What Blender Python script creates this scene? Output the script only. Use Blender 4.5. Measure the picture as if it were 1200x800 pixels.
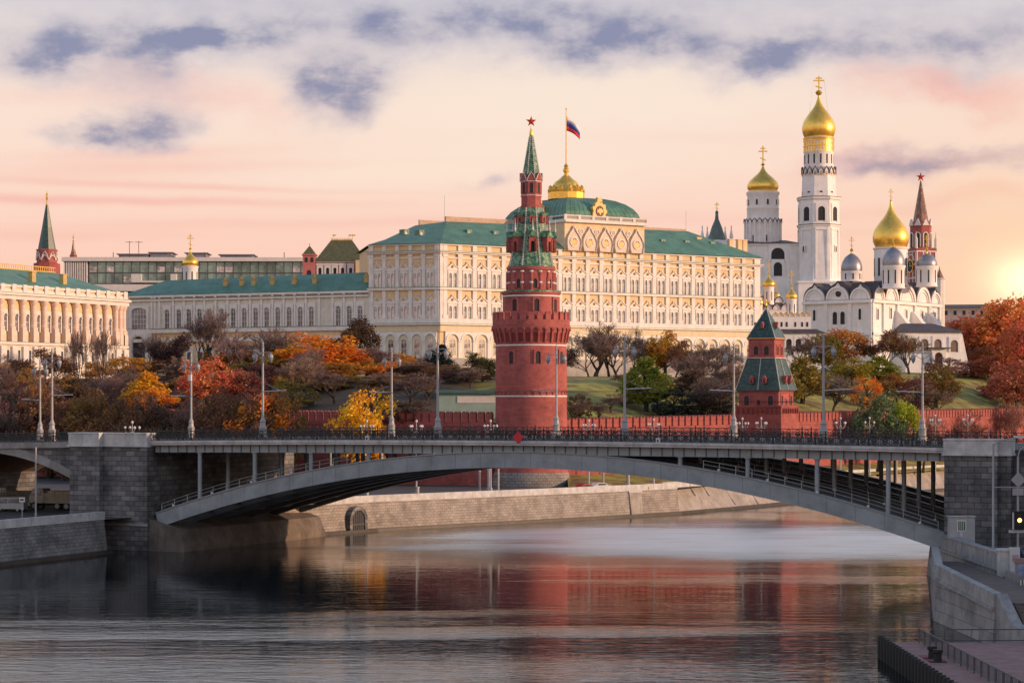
import bpy, math, random
from mathutils import Vector, Matrix
R = math.radians
rng = random.Random(11)
scene = bpy.context.scene
col = scene.collection
for o in list(bpy.data.objects):
    bpy.data.objects.remove(o)
# ------------------------------------------------------------------ camera, sky, sun
F, HY, EYE = 2583.0, 470.0, 19.8          # focal length and horizon in photo pixels, eye height above the river
cam = bpy.data.cameras.new('camera'); camo = bpy.data.objects.new('camera', cam); col.objects.link(camo)
camo.location = (0, 0, EYE); camo.rotation_euler = (R(90), 0, 0)
cam.sensor_width = 36; cam.lens = 36*F/1200; cam.shift_y = (HY-400)/1200
cam.clip_start = 1; cam.clip_end = 20000
scene.camera = camo
scene.view_settings.view_transform = 'Standard'; scene.view_settings.look = 'None'
scene.view_settings.exposure = 0.0; scene.view_settings.gamma = 1
SUN_EL, SUN_V = R(11), Vector((0.97, -0.25, 0)).normalized()      # direction towards the sun

def lin(r, g, b):
    f = lambda c: (c/255/12.92) if c/255 <= .04045 else ((c/255+.055)/1.055)**2.4
    return (f(r), f(g), f(b), 1)

world = bpy.data.worlds.new('World'); scene.world = world; world.use_nodes = True
def make_sky():
    nt = world.node_tree; nt.nodes.clear(); N = nt.nodes; Lk = nt.links
    def put(sock, v):
        if isinstance(v, (int, float)): sock.default_value = v
        elif isinstance(v, tuple): sock.default_value = v
        else: Lk.new(v, sock)
    def M(op, a, b=0.0, c=None):
        n = N.new('ShaderNodeMath'); n.operation = op; put(n.inputs[0], a); put(n.inputs[1], b)
        if c is not None: put(n.inputs[2], c)
        return n.outputs[0]
    def mix(f, a, b, mode='MIX'):
        n = N.new('ShaderNodeMix'); n.data_type = 'RGBA'; n.blend_type = mode
        put(n.inputs[0], f); put(n.inputs[6], a); put(n.inputs[7], b); return n.outputs[2]
    tc = N.new('ShaderNodeTexCoord'); sp = N.new('ShaderNodeSeparateXYZ'); Lk.new(tc.outputs['Generated'], sp.inputs[0])
    az = M('ARCTAN2', sp.outputs[0], sp.outputs[1]); el = M('ARCSINE', sp.outputs[2])
    def ns(scale, sx, sz, detail, rough=.55, off=0.0):
        c = N.new('ShaderNodeCombineXYZ'); put(c.inputs[0], M('MULTIPLY', az, sx)); put(c.inputs[1], M('MULTIPLY', el, sz)); c.inputs[2].default_value = off
        n = N.new('ShaderNodeTexNoise'); n.inputs['Scale'].default_value = scale; n.inputs['Detail'].default_value = detail
        n.inputs['Roughness'].default_value = rough; Lk.new(c.outputs[0], n.inputs['Vector']); return n.outputs[0]
    n1 = ns(18, 1, 1.7, 7, .56, 0.3); n2 = ns(18, 1, 1.7, 7, .56, 7.7); nf = ns(44, 1, 1.8, 8, .60, 3.1); nb = ns(7, 1, 3.5, 5, .55, 9.2)
    wa = M('ADD', az, M('MULTIPLY', M('SUBTRACT', n1, .5), .075)); we = M('ADD', el, M('MULTIPLY', M('SUBTRACT', n2, .5), .040))
    wa2 = M('ADD', az, M('MULTIPLY', M('SUBTRACT', n1, .5), .02)); we2 = M('ADD', el, M('MULTIPLY', M('SUBTRACT', n2, .5), .006))
    def blob(px, py, wx, wy, rot=0, k=1.0, warp=True):
        a0 = math.atan((px-600)/F); e0 = math.atan((HY-py)/F*math.cos(a0)); wx /= F; wy /= F
        c, s = math.cos(R(rot)), math.sin(R(rot))
        da = M('SUBTRACT', wa if warp else wa2, a0); de = M('SUBTRACT', we if warp else we2, e0)
        p = M('ADD', M('MULTIPLY', da, c/wx), M('MULTIPLY', de, s/wx)); q = M('ADD', M('MULTIPLY', da, -s/wy), M('MULTIPLY', de, c/wy))
        r2 = M('ADD', M('MULTIPLY', p, p), M('MULTIPLY', q, q))
        return M('MULTIPLY', M('POWER', 2.71828, M('MULTIPLY', r2, -1.0)), k)
    def total(bl):
        t = bl[0]
        for b in bl[1:]: t = M('ADD', t, b)
        return t
    def sstep(x, a, b):
        n = N.new('ShaderNodeMapRange'); n.interpolation_type = 'SMOOTHSTEP'; put(n.inputs[0], x); n.inputs[1].default_value = a; n.inputs[2].default_value = b
        return n.outputs[0]
    ramp = N.new('ShaderNodeValToRGB'); cr = ramp.color_ramp
    stops = [(0, (255,186,158)), (.030, (255,198,174)), (.075, (255,210,191)), (.105, (255,222,204)), (.135, (253,226,210)), (.155, (240,222,214)),
             (.185, (210,206,213)), (.25, (250,250,255)), (.5, (214,222,240)), (.8, (140,160,195)), (1.3, (100,124,172))]
    while len(cr.elements) < len(stops): cr.elements.new(.5)
    for e, (p, c) in zip(cr.elements, stops): e.position = p/1.4; e.color = lin(*c)
    put(ramp.inputs[0], M('DIVIDE', M('MAXIMUM', M('ADD', el, M('MULTIPLY', M('SUBTRACT', nb, .5), .012)), 0.0), 1.4))
    c = ramp.outputs[0]
    # soft pink and cream streaks
    w = False
    pink = total([blob(120,200,230,18,3,.5,w), blob(90,236,380,7,0,.9,w), blob(260,221,280,5,-1,.6,w), blob(330,263,320,8,1,.55,w), blob(60,277,220,9,0,.55,w), blob(180,178,200,9,3,.4,w), blob(590,212,50,18,10,.9), blob(250,112,150,26,-6,.55), blob(60,120,110,16,0,.4),
                  blob(1130,108,140,22,-8,1.0), blob(1060,190,170,18,3,1.1), blob(1120,236,140,16,3,.7), blob(760,255,240,10,0,.4,w), blob(1000,275,200,8,0,.4,w), blob(420,190,240,8,2,.3,w), blob(800,160,260,9,-1,.3,w)])
    c = mix(M('MULTIPLY', sstep(M('MULTIPLY', pink, M('ADD', M('MULTIPLY', nb, .8), M('ADD', M('MULTIPLY', nf, .35), .35))), .0, 1.3), .8), c, lin(246,172,160))
    cream = total([blob(560,190,330,60,0,.7), blob(700,110,300,34,0,.8), blob(760,320,300,40,0,.5)])
    c = mix(M('MULTIPLY', sstep(cream, .05, 1.0), .7), c, lin(255,234,214))
    # blue violet clouds along the upper sky
    dk = total([blob(105,62,70,32,12,1.15), blob(215,62,70,38,30,.9), blob(40,78,80,18,0,.5), blob(300,40,110,24,14,1.1), blob(395,102,48,32,18,1.6), blob(160,150,50,22,10,1.3), blob(110,162,40,12,10,.6),
                blob(440,26,40,18,10,1.0), blob(520,38,66,24,8,.95), blob(610,24,54,26,0,.95), blob(715,46,80,34,4,1.25), blob(650,62,60,20,0,.5), blob(800,56,90,20,-6,.6), blob(880,72,54,18,8,.85), blob(960,62,90,24,-2,.62),
                blob(1060,52,100,26,10,.5), blob(1160,60,90,34,8,.8), blob(1120,184,110,16,3,1.3), blob(1060,196,120,9,2,.5), blob(590,212,32,14,10,.6), blob(300,-8,420,22,0,.4), blob(1000,10,300,18,0,.3), blob(250,50,360,34,2,.32), blob(860,56,380,34,0,.3)])
    dk = M('MULTIPLY', dk, M('ADD', M('MULTIPLY', sstep(nf, .22, .78), 1.15), .55))
    c = mix(M('MULTIPLY', sstep(dk, .0, 2.3), .88), c, lin(120,126,164))
    halo = M('MULTIPLY', sstep(dk, .02, .7), .3)
    c = mix(M('MULTIPLY', halo, M('SUBTRACT', 1.0, sstep(dk, .0, 2.3))), c, lin(196,190,206))
    # warm glow low in the sky on the right
    g = total([blob(1195,330,70,50,0,.9), blob(1185,290,190,120,0,.5)])
    c = mix(M('MINIMUM', M('MULTIPLY', g, .9), 1.0), c, lin(255,214,168))
    g2 = blob(1206,328,46,30,0,.8,w)
    c = mix(g2, c, (2.0,1.5,.98,1))
    sky = N.new('ShaderNodeTexSky'); sky.sky_type = 'NISHITA'; sky.sun_disc = False
    sky.sun_elevation = SUN_EL; sky.sun_rotation = math.atan2(SUN_V.x, SUN_V.y)
    k = N.new('ShaderNodeVectorMath'); k.operation = 'SCALE'; Lk.new(c, k.inputs[0]); k.inputs['Scale'].default_value = 9.4
    k2 = N.new('ShaderNodeVectorMath'); k2.operation = 'SCALE'; Lk.new(sky.outputs[0], k2.inputs[0]); k2.inputs['Scale'].default_value = .12
    ad = N.new('ShaderNodeVectorMath'); ad.operation = 'ADD'; Lk.new(k.outputs[0], ad.inputs[0]); Lk.new(k2.outputs[0], ad.inputs[1])
    bg = N.new('ShaderNodeBackground'); bg.inputs['Strength'].default_value = .1; Lk.new(ad.outputs[0], bg.inputs['Color'])
    out = N.new('ShaderNodeOutputWorld'); Lk.new(bg.outputs[0], out.inputs['Surface'])
make_sky()
sl = bpy.data.lights.new('sun', 'SUN'); sl.energy = 4.3; sl.angle = R(.6); sl.color = (1, .61, .37)
so = bpy.data.objects.new('sun', sl); col.objects.link(so)
sd = Vector((SUN_V.x*math.cos(SUN_EL), SUN_V.y*math.cos(SUN_EL), math.sin(SUN_EL)))
so.rotation_euler = sd.to_track_quat('Z', 'Y').to_euler(); so.location = (200, -50, 200)

# ------------------------------------------------------------------ helpers
def P(px, py, Y): return Vector(((px-600)/F*Y, Y, EYE-(py-HY)/F*Y))
def Zat(py, Y): return EYE-(py-HY)/F*Y
def Xat(px, Y): return (px-600)/F*Y
def hit(px, O, d):                       # metres along the ground line O + s*d where it is seen at photo column px
    k = (px-600)/F
    return (k*O[1]-O[0])/(d[0]-k*d[1])

class MB:
    def __init__(s): s.v = []; s.f = []; s.mi = []; s.cur = 0; s.T = None
    def add(s, vs, fs):
        o = len(s.v)
        if s.T is not None: vs = [s.T @ Vector(v) for v in vs]
        s.v.extend([tuple(v) for v in vs]); s.f.extend([tuple(i+o for i in f) for f in fs]); s.mi.extend([s.cur]*len(fs)); return s
    def box(s, x0, x1, y0, y1, z0, z1):
        return s.add([(x0,y0,z0),(x1,y0,z0),(x1,y1,z0),(x0,y1,z0),(x0,y0,z1),(x1,y0,z1),(x1,y1,z1),(x0,y1,z1)],
                     [(0,3,2,1),(4,5,6,7),(0,1,5,4),(1,2,6,5),(2,3,7,6),(3,0,4,7)])
    def pxz(s, pts, y0, y1):             # polygon in x,z (counter-clockwise seen from -y) extruded along y
        n = len(pts)
        vs = [(p[0], y0, p[1]) for p in pts]+[(p[0], y1, p[1]) for p in pts]
        return s.add(vs, [tuple(range(n)), tuple(range(2*n-1, n-1, -1))]+[(i, n+i, n+(i+1) % n, (i+1) % n) for i in range(n)])
    def pxy(s, pts, z0, z1):             # polygon in x,y (counter-clockwise from above) extruded along z
        n = len(pts)
        vs = [(p[0], p[1], z0) for p in pts]+[(p[0], p[1], z1) for p in pts]
        return s.add(vs, [tuple(range(n-1, -1, -1)), tuple(range(n, 2*n))]+[(i, (i+1) % n, n+(i+1) % n, n+i) for i in range(n)])
    def lathe(s, prof, n=24, c=(0,0), a0=0.0, cap=True):
        vs = []; fs = []
        for r, z in prof:
            for i in range(n):
                a = a0+2*math.pi*i/n; vs.append((c[0]+r*math.cos(a), c[1]+r*math.sin(a), z))
        for j in range(len(prof)-1):
            for i in range(n):
                k = (i+1) % n; fs.append((j*n+i, j*n+k, (j+1)*n+k, (j+1)*n+i))
        if cap: fs.append(tuple(range(n-1, -1, -1))); fs.append(tuple(range((len(prof)-1)*n, len(prof)*n)))
        return s.add(vs, fs)
    def tube(s, pts, rs, n=6, cap=True):
        pts = [Vector(p) for p in pts]
        if isinstance(rs, (int, float)): rs = [rs]*len(pts)
        vs = []; fs = []; up = Vector((.13, .31, .94))
        for i, p in enumerate(pts):
            d = (pts[min(i+1, len(pts)-1)]-pts[max(i-1, 0)])
            d = d.normalized() if d.length > 1e-9 else Vector((0,0,1))
            u = d.cross(up)
            if u.length < .05: u = d.cross(Vector((1,0,0)))
            u.normalize(); w = d.cross(u)
            for k in range(n):
                a = 2*math.pi*k/n; vs.append(p+u*(rs[i]*math.cos(a))+w*(rs[i]*math.sin(a)))
        for j in range(len(pts)-1):
            for i in range(n):
                k = (i+1) % n; fs.append((j*n+i, j*n+k, (j+1)*n+k, (j+1)*n+i))
        if cap: fs.append(tuple(range(n-1, -1, -1))); fs.append(tuple(range((len(pts)-1)*n, len(pts)*n)))
        return s.add(vs, fs)
    def sweep(s, secs):                  # closed rings of equal length joined in order, ends capped
        n = len(secs[0]); vs = [v for q in secs for v in q]; fs = []
        for j in range(len(secs)-1):
            for i in range(n):
                k = (i+1) % n; fs.append((j*n+i, j*n+k, (j+1)*n+k, (j+1)*n+i))
        fs.append(tuple(range(n-1, -1, -1))); fs.append(tuple(range((len(secs)-1)*n, len(secs)*n)))
        return s.add(vs, fs)
    def archplate(s, x0, x1, z0, z1, aw, zs, y0, y1, ac=None, n=10, rise=None, za=None):   # plate with an arched hole of width aw, springing at zs, foot at za
        ac = (x0+x1)/2 if ac is None else ac; h = aw/2; rise = h if rise is None else rise; za = z0 if za is None else za
        s.box(x0, ac-h, y0, y1, z0, z1); s.box(ac+h, x1, y0, y1, z0, z1)
        if za > z0: s.box(ac-h, ac+h, y0, y1, z0, za)
        for i in range(n):
            a, b = math.pi*(1-i/n), math.pi*(1-(i+1)/n)
            xa, xb = ac+h*math.cos(a), ac+h*math.cos(b); ya, yb = zs+rise*math.sin(a), zs+rise*math.sin(b)
            s.pxz([(xa,ya),(xb,yb),(xb,z1),(xa,z1)], y0, y1)
        return s
    def archring(s, c, zs, r0, r1, y0, y1, n=12, rise=1.0):
        for i in range(n):
            a, b = math.pi*(1-i/n), math.pi*(1-(i+1)/n)
            q = lambda r, t: (c+r*math.cos(t), zs+r*rise*math.sin(t))
            s.pxz([q(r0,a), q(r0,b), q(r1,b), q(r1,a)], y0, y1)
        return s
    def archpane(s, c, w, z0, zs, y, n=10, rise=None):
        h = w/2; rise = h if rise is None else rise
        pts = [(c-h, y, z0), (c+h, y, z0)]+[(c+h*math.cos(math.pi*i/n), y, zs+rise*math.sin(math.pi*i/n)) for i in range(n+1)]
        return s.add(pts, [tuple(range(len(pts)))])
    def quad(s, a, b, c, d): return s.add([a,b,c,d], [(0,1,2,3)])
    def mesh(s, name, mats, smooth=False, ang=40):
        me = bpy.data.meshes.new(name); me.from_pydata(s.v, [], s.f); me.validate()
        for m in (mats if isinstance(mats, (list, tuple)) else [mats]): me.materials.append(m)
        if len(me.polygons) == len(s.mi): me.polygons.foreach_set('material_index', s.mi)
        if smooth:
            me.polygons.foreach_set('use_smooth', [True]*len(me.polygons))
            me.set_sharp_from_angle(angle=R(ang))
        me.update(); return me

def ob(name, me, parent=None, loc=(0,0,0), rz=0, sc=1):
    o = bpy.data.objects.new(name, me); col.objects.link(o); o.location = loc; o.rotation_euler = (0,0,rz)
    o.scale = sc if isinstance(sc, (tuple, list)) else (sc, sc, sc)
    if parent: o.parent = parent
    return o
def part(name, mb, m, parent, loc=(0,0,0), rz=0, sc=1, smooth=False, ang=40): return ob(name, mb.mesh(name, m, smooth, ang), parent, loc, rz, sc)
def thing(name, label, cat, loc=(0,0,0), rz=0, group=None, sc=1):
    o = ob(name, None, None, loc, rz, sc); o.empty_display_size = .5; return tag(o, label, cat, group)
def tag(o, label, cat, group=None, kind=None):
    if label: o['label'] = label; o['category'] = cat
    if group: o['group'] = group
    if kind: o['kind'] = kind
    return o
def struct(name, mb, m, smooth=False):
    o = part(name, mb, m, None, smooth=smooth); o['kind'] = 'structure'; return o

# ------------------------------------------------------------------ materials
def nodes(name):
    m = bpy.data.materials.new(name); m.use_nodes = True; nt = m.node_tree; b = nt.nodes['Principled BSDF']; return m, nt, b
def mat(name, c, rough=.7, var=.18, scale=.6, metal=0.0, streak=.0, bump=0.0, bscale=3.0, c2=None, spec=None, thr=(.35,.65)):
    m, nt, b = nodes(name); N, Lk = nt.nodes, nt.links
    tc = N.new('ShaderNodeTexCoord')
    nz = N.new('ShaderNodeTexNoise'); nz.inputs['Scale'].default_value = scale; nz.inputs['Detail'].default_value = 8; nz.inputs['Roughness'].default_value = .65
    Lk.new(tc.outputs['Object'], nz.inputs['Vector'])
    rp = N.new('ShaderNodeMapRange'); rp.inputs[1].default_value = thr[0]; rp.inputs[2].default_value = thr[1]; Lk.new(nz.outputs[0], rp.inputs[0])
    mx = N.new('ShaderNodeMix'); mx.data_type = 'RGBA'
    lo = tuple(x*(1-var) for x in c[:3])+(1,); hi = tuple(min(1, x*(1+var*.6)) for x in c[:3])+(1,)
    if c2: lo = tuple(c2[:3])+(1,); hi = tuple(c[:3])+(1,)
    mx.inputs[6].default_value = lo; mx.inputs[7].default_value = hi; Lk.new(rp.outputs[0], mx.inputs[0]); out = mx.outputs[2]
    if streak:
        mp = N.new('ShaderNodeMapping'); mp.inputs['Scale'].default_value = (1.6, 1.6, .12); Lk.new(tc.outputs['Object'], mp.inputs[0])
        n2 = N.new('ShaderNodeTexNoise'); n2.inputs['Scale'].default_value = 1.0; n2.inputs['Detail'].default_value = 6; Lk.new(mp.outputs[0], n2.inputs['Vector'])
        r2 = N.new('ShaderNodeMapRange'); r2.inputs[1].default_value = .52; r2.inputs[2].default_value = .75; r2.inputs[4].default_value = streak; Lk.new(n2.outputs[0], r2.inputs[0])
        m2 = N.new('ShaderNodeMix'); m2.data_type = 'RGBA'; Lk.new(r2.outputs[0], m2.inputs[0]); Lk.new(out, m2.inputs[6])
        m2.inputs[7].default_value = tuple(x*.42 for x in c[:3])+(1,); out = m2.outputs[2]
    Lk.new(out, b.inputs['Base Color']); b.inputs['Roughness'].default_value = rough; b.inputs['Metallic'].default_value = metal
    if spec is not None: b.inputs['Specular IOR Level'].default_value = spec
    if bump:
        n3 = N.new('ShaderNodeTexNoise'); n3.inputs['Scale'].default_value = bscale; n3.inputs['Detail'].default_value = 8; Lk.new(tc.outputs['Object'], n3.inputs['Vector'])
        bp = N.new('ShaderNodeBump'); bp.inputs['Strength'].default_value = bump; bp.inputs['Distance'].default_value = .1; Lk.new(n3.outputs[0], bp.inputs['Height']); Lk.new(bp.outputs[0], b.inputs['Normal'])
    return m
def brick(name, c1, c2, mortar, bw, bh, ax=(1,1), mort=.03, rough=.85, dirt=.4, bump=.6):
    m, nt, b = nodes(name); N, Lk = nt.nodes, nt.links
    tc = N.new('ShaderNodeTexCoord'); sp = N.new('ShaderNodeSeparateXYZ'); Lk.new(tc.outputs['Object'], sp.inputs[0])
    a = N.new('ShaderNodeMath'); a.operation = 'MULTIPLY'; a.inputs[1].default_value = ax[0]; Lk.new(sp.outputs[0], a.inputs[0])
    q = N.new('ShaderNodeMath'); q.operation = 'MULTIPLY_ADD'; q.inputs[1].default_value = ax[1]; Lk.new(sp.outputs[1], q.inputs[0]); Lk.new(a.outputs[0], q.inputs[2])
    cb = N.new('ShaderNodeCombineXYZ'); Lk.new(q.outputs[0], cb.inputs[0]); Lk.new(sp.outputs[2], cb.inputs[1])
    br = N.new('ShaderNodeTexBrick'); br.inputs['Scale'].default_value = 1; br.inputs['Brick Width'].default_value = bw; br.inputs['Row Height'].default_value = bh
    br.inputs['Mortar Size'].default_value = mort; br.inputs['Mortar Smooth'].default_value = .2; br.inputs['Bias'].default_value = -.1
    br.inputs['Color1'].default_value = tuple(c1[:3])+(1,); br.inputs['Color2'].default_value = tuple(c2[:3])+(1,); br.inputs['Mortar'].default_value = tuple(mortar[:3])+(1,)
    Lk.new(cb.outputs[0], br.inputs['Vector'])
    nz = N.new('ShaderNodeTexNoise'); nz.inputs['Scale'].default_value = .35; nz.inputs['Detail'].default_value = 9; nz.inputs['Roughness'].default_value = .68; Lk.new(tc.outputs['Object'], nz.inputs['Vector'])
    rp = N.new('ShaderNodeMapRange'); rp.inputs[1].default_value = .42; rp.inputs[2].default_value = .68; rp.inputs[3].default_value = 1; rp.inputs[4].default_value = 1-dirt; Lk.new(nz.outputs[0], rp.inputs[0])
    sc = N.new('ShaderNodeVectorMath'); sc.operation = 'SCALE'; Lk.new(br.outputs[0], sc.inputs[0]); Lk.new(rp.outputs[0], sc.inputs['Scale'])
    Lk.new(sc.outputs[0], b.inputs['Base Color']); b.inputs['Roughness'].default_value = rough
    if bump:
        n3 = N.new('ShaderNodeTexNoise'); n3.inputs['Scale'].default_value = 2.5; n3.inputs['Detail'].default_value = 6; Lk.new(tc.outputs['Object'], n3.inputs['Vector'])
        s2 = N.new('ShaderNodeMath'); s2.operation = 'MULTIPLY_ADD'; Lk.new(br.outputs['Fac'], s2.inputs[0]); s2.inputs[1].default_value = -.6; Lk.new(n3.outputs[0], s2.inputs[2])
        bp = N.new('ShaderNodeBump'); bp.inputs['Strength'].default_value = bump; bp.inputs['Distance'].default_value = .08; Lk.new(s2.outputs[0], bp.inputs['Height']); Lk.new(bp.outputs[0], b.inputs['Normal'])
    return m
def emis(name, c, s):
    m, nt, b = nodes(name); b.inputs['Base Color'].default_value = tuple(c)+(1,); b.inputs['Emission Color'].default_value = tuple(c)+(1,); b.inputs['Emission Strength'].default_value = s; return m

OCHRE = mat('ochre_plaster', (.74,.54,.31), .85, .12, .4, streak=.12)
WHITE = mat('white_plaster', (.76,.73,.69), .85, .12, .5, streak=.25)
CHURCH = mat('church_whitewash', (.80,.78,.77), .85, .1, .35, streak=.2)
PINKST = mat('rosy_stone', (.70,.56,.47), .8, .15, .8)
GREYST = mat('plinth_stone', (.36,.33,.31), .85, .2, .5, streak=.3)
GREENR = mat('green_roof', (.085,.215,.15), .5, .3, .25, streak=.5)
DARKR = mat('dark_roof', (.075,.062,.065), .6, .3, .5)
BROWNG = mat('shingle_roof', (.10,.105,.045), .7, .35, 1.2)
GOLD = mat('gilding', (1.0,.60,.12), .36, .2, .8, metal=.8)
GOLDP = mat('gold_paint', (.72,.43,.09), .45, .2, .8)
SILVER = mat('lead_dome', (.30,.30,.34), .42, .25, .5, metal=.6)
GLASS = mat('window_glass', (.46,.48,.52), .1, .55, .45, metal=.85, thr=(.4,.6))
GLASSD = mat('shaded_window_glass', (.16,.19,.23), .12, .4, .45, metal=.6, thr=(.4,.6))  # darker copy of the window glass, the wing's shade put into its colour
DGLASS = mat('green_glass', (.22,.33,.30), .12, .45, .12, metal=.35, thr=(.4,.6))
HOLE = mat('dark_opening', (.035,.032,.035), .8, .3, .5)
REDB = brick('red_brick', (.44,.112,.098), (.35,.085,.075), (.30,.11,.10), .95, .42, (1,1), .035, dirt=.4, bump=.3)
REDW = brick('wall_brick', (.40,.095,.078), (.31,.07,.06), (.27,.10,.085), .9, .4, (1,1), .035, dirt=.45, bump=.3)
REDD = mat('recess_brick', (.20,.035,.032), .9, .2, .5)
WTRIM = mat('white_trim', (.68,.64,.60), .8, .1, .8)
CONC = mat('pale_concrete', (.50,.50,.49), .85, .25, .7, streak=.45)
CONC2 = mat('grey_concrete', (.28,.275,.265), .88, .3, .5, streak=.5, bump=.3)
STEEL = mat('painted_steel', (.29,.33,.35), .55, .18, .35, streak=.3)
CONC3 = mat('worn_concrete', (.29,.29,.29), .88, .3, .6, streak=.55, bump=.3)
RIBM = brick('rib_plates', (.29,.33,.35), (.265,.30,.32), (.17,.19,.20), 3.4, 60, (1,0), .04, rough=.55, dirt=.35, bump=.1)
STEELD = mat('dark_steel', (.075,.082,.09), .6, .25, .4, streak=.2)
IRON = mat('cast_iron', (.022,.024,.028), .5, .3, 1.5)
LAMPM = mat('lamp_grey', (.33,.335,.34), .5, .15, .6)
LGLASS = mat('lantern_glass', (.30,.33,.37), .15, .2, 1.0, metal=.3)
GLOBE = mat('white_globe', (.58,.59,.61), .25, .1, 1.0)
ASPH = mat('asphalt', (.055,.055,.058), .9, .3, .3)
ASPH2 = mat('bridge_asphalt', (.07,.068,.066), .9, .3, .3)
GRASS = mat('grass', (.30,.31,.05), .9, .3, .21, c2=(.15,.095,.035), bump=1.0, bscale=1.6, thr=(.40,.60))
def hill_mat():
    m = GRASS.copy(); m.name = 'hillside'; nt = m.node_tree; b = nt.nodes['Principled BSDF']; lk = b.inputs['Base Color'].links[0]; src = lk.from_socket
    tc = nt.nodes.new('ShaderNodeTexCoord'); sp = nt.nodes.new('ShaderNodeSeparateXYZ'); nt.links.new(tc.outputs['Object'], sp.inputs[0])
    nz = nt.nodes.new('ShaderNodeTexNoise'); nz.inputs['Scale'].default_value = .08; nz.inputs['Detail'].default_value = 5; nt.links.new(tc.outputs['Object'], nz.inputs['Vector'])
    ad = nt.nodes.new('ShaderNodeMath'); ad.operation = 'MULTIPLY_ADD'; nt.links.new(nz.outputs[0], ad.inputs[0]); ad.inputs[1].default_value = 60; nt.links.new(sp.outputs[0], ad.inputs[2])
    mr = nt.nodes.new('ShaderNodeMapRange'); nt.links.new(ad.outputs[0], mr.inputs[0]); mr.inputs[1].default_value = 18; mr.inputs[2].default_value = 34
    mx = nt.nodes.new('ShaderNodeMix'); mx.data_type = 'RGBA'; nt.links.new(mr.outputs[0], mx.inputs[0]); mx.inputs[6].default_value = (.075,.055,.035,1); nt.links.new(src, mx.inputs[7]); nt.links.new(mx.outputs[2], b.inputs['Base Color']); return m
HILL = hill_mat()
BARK = mat('bark', (.055,.043,.036), .9, .4, 1.5)
MASON = brick('granite_blocks', (.12,.12,.123), (.235,.235,.235), (.055,.055,.057), 1.45, .66, (1,1), .04, dirt=.65)
MASONG = brick('grey_quay_stone', (.26,.255,.25), (.19,.188,.185), (.11,.11,.11), 1.0, .45, (.5,.85), .035, dirt=.6)
MASONL = brick('quay_stone', (.36,.325,.285), (.28,.255,.225), (.16,.145,.13), .85, .42, (.72,.69), .03, dirt=.5)
MASONQ = brick('quay_blocks', (.29,.285,.28), (.23,.225,.22), (.12,.12,.12), 3.4, 1.05, (.3,.95), .03, dirt=.55)
VAULT = mat('brown_vault', (.17,.105,.065), .9, .35, .4)
REVET = mat('revetment', (.33,.30,.27), .9, .3, .4, streak=.5)
ALGAE = mat('wet_stone', (.045,.042,.038), .5, .4, .6)
STAR = mat('ruby_star', (.42,.02,.025), .3, .2, 1.0)
FLAGW = mat('flag_white', (.75,.75,.75), .8); FLAGB = mat('flag_blue', (.03,.07,.38), .8); FLAGR = mat('flag_red', (.58,.03,.04), .8)
WOOD = mat('pontoon_deck', (.24,.13,.125), .8, .3, .8, streak=.2)
RUBBER = mat('black_rubber', (.015,.015,.016), .8)
TENT = None
def tile_mat(name, a, b_, c_, sc=2.2):
    m, nt, b = nodes(name); N, Lk = nt.nodes, nt.links
    tc = N.new('ShaderNodeTexCoord'); v = N.new('ShaderNodeTexVoronoi'); v.inputs['Scale'].default_value = sc; Lk.new(tc.outputs['Object'], v.inputs['Vector'])
    sp = N.new('ShaderNodeSeparateColor'); Lk.new(v.outputs['Color'], sp.inputs[0])
    rp = N.new('ShaderNodeValToRGB'); rp.color_ramp.elements[0].color = a+(1,); rp.color_ramp.elements[0].position = .3; rp.color_ramp.elements[1].color = c_+(1,); rp.color_ramp.elements[1].position = .85
    e = rp.color_ramp.elements.new(.55); e.color = b_+(1,)
    Lk.new(sp.outputs[0], rp.inputs[0]); Lk.new(rp.outputs[0], b.inputs['Base Color']); b.inputs['Roughness'].default_value = .35; return m
TENT = tile_mat('green_tent_tiles', (.022,.095,.055), (.045,.17,.09), (.17,.30,.17))
TENTD = tile_mat('dark_tent_tiles', (.014,.045,.04), (.02,.06,.05), (.035,.085,.065))
TENTB = tile_mat('brown_tent_tiles', (.20,.07,.04), (.12,.09,.06), (.30,.16,.10), 1.4)
def leafmat():
    m, nt, b = nodes('foliage'); N, Lk = nt.nodes, nt.links
    oi = N.new('ShaderNodeObjectInfo'); ge = N.new('ShaderNodeNewGeometry')
    hs = N.new('ShaderNodeHueSaturation'); Lk.new(oi.outputs['Color'], hs.inputs['Color'])
    mr = N.new('ShaderNodeMapRange'); mr.inputs[3].default_value = .72; mr.inputs[4].default_value = 1.5; Lk.new(ge.outputs['Random Per Island'], mr.inputs[0]); Lk.new(mr.outputs[0], hs.inputs['Value'])
    tc = N.new('ShaderNodeTexCoord'); nz = N.new('ShaderNodeTexNoise'); nz.inputs['Scale'].default_value = .45; nz.inputs['Detail'].default_value = 3; Lk.new(tc.outputs['Object'], nz.inputs['Vector'])
    m3 = N.new('ShaderNodeMapRange'); m3.inputs[1].default_value = .3; m3.inputs[2].default_value = .7; m3.inputs[3].default_value = .47; m3.inputs[4].default_value = .525; Lk.new(nz.outputs[0], m3.inputs[0]); Lk.new(m3.outputs[0], hs.inputs['Hue'])
    tr = N.new('ShaderNodeBsdfTranslucent'); Lk.new(hs.outputs[0], tr.inputs['Color']); Lk.new(hs.outputs[0], b.inputs['Base Color']); b.inputs['Roughness'].default_value = .75; b.inputs['Specular IOR Level'].default_value = .15
    mx = N.new('ShaderNodeMixShader'); mx.inputs[0].default_value = .3; Lk.new(b.outputs[0], mx.inputs[1]); Lk.new(tr.outputs[0], mx.inputs[2]); Lk.new(mx.outputs[0], nt.nodes['Material Output'].inputs['Surface'])
    return m
LEAF = leafmat()
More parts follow.
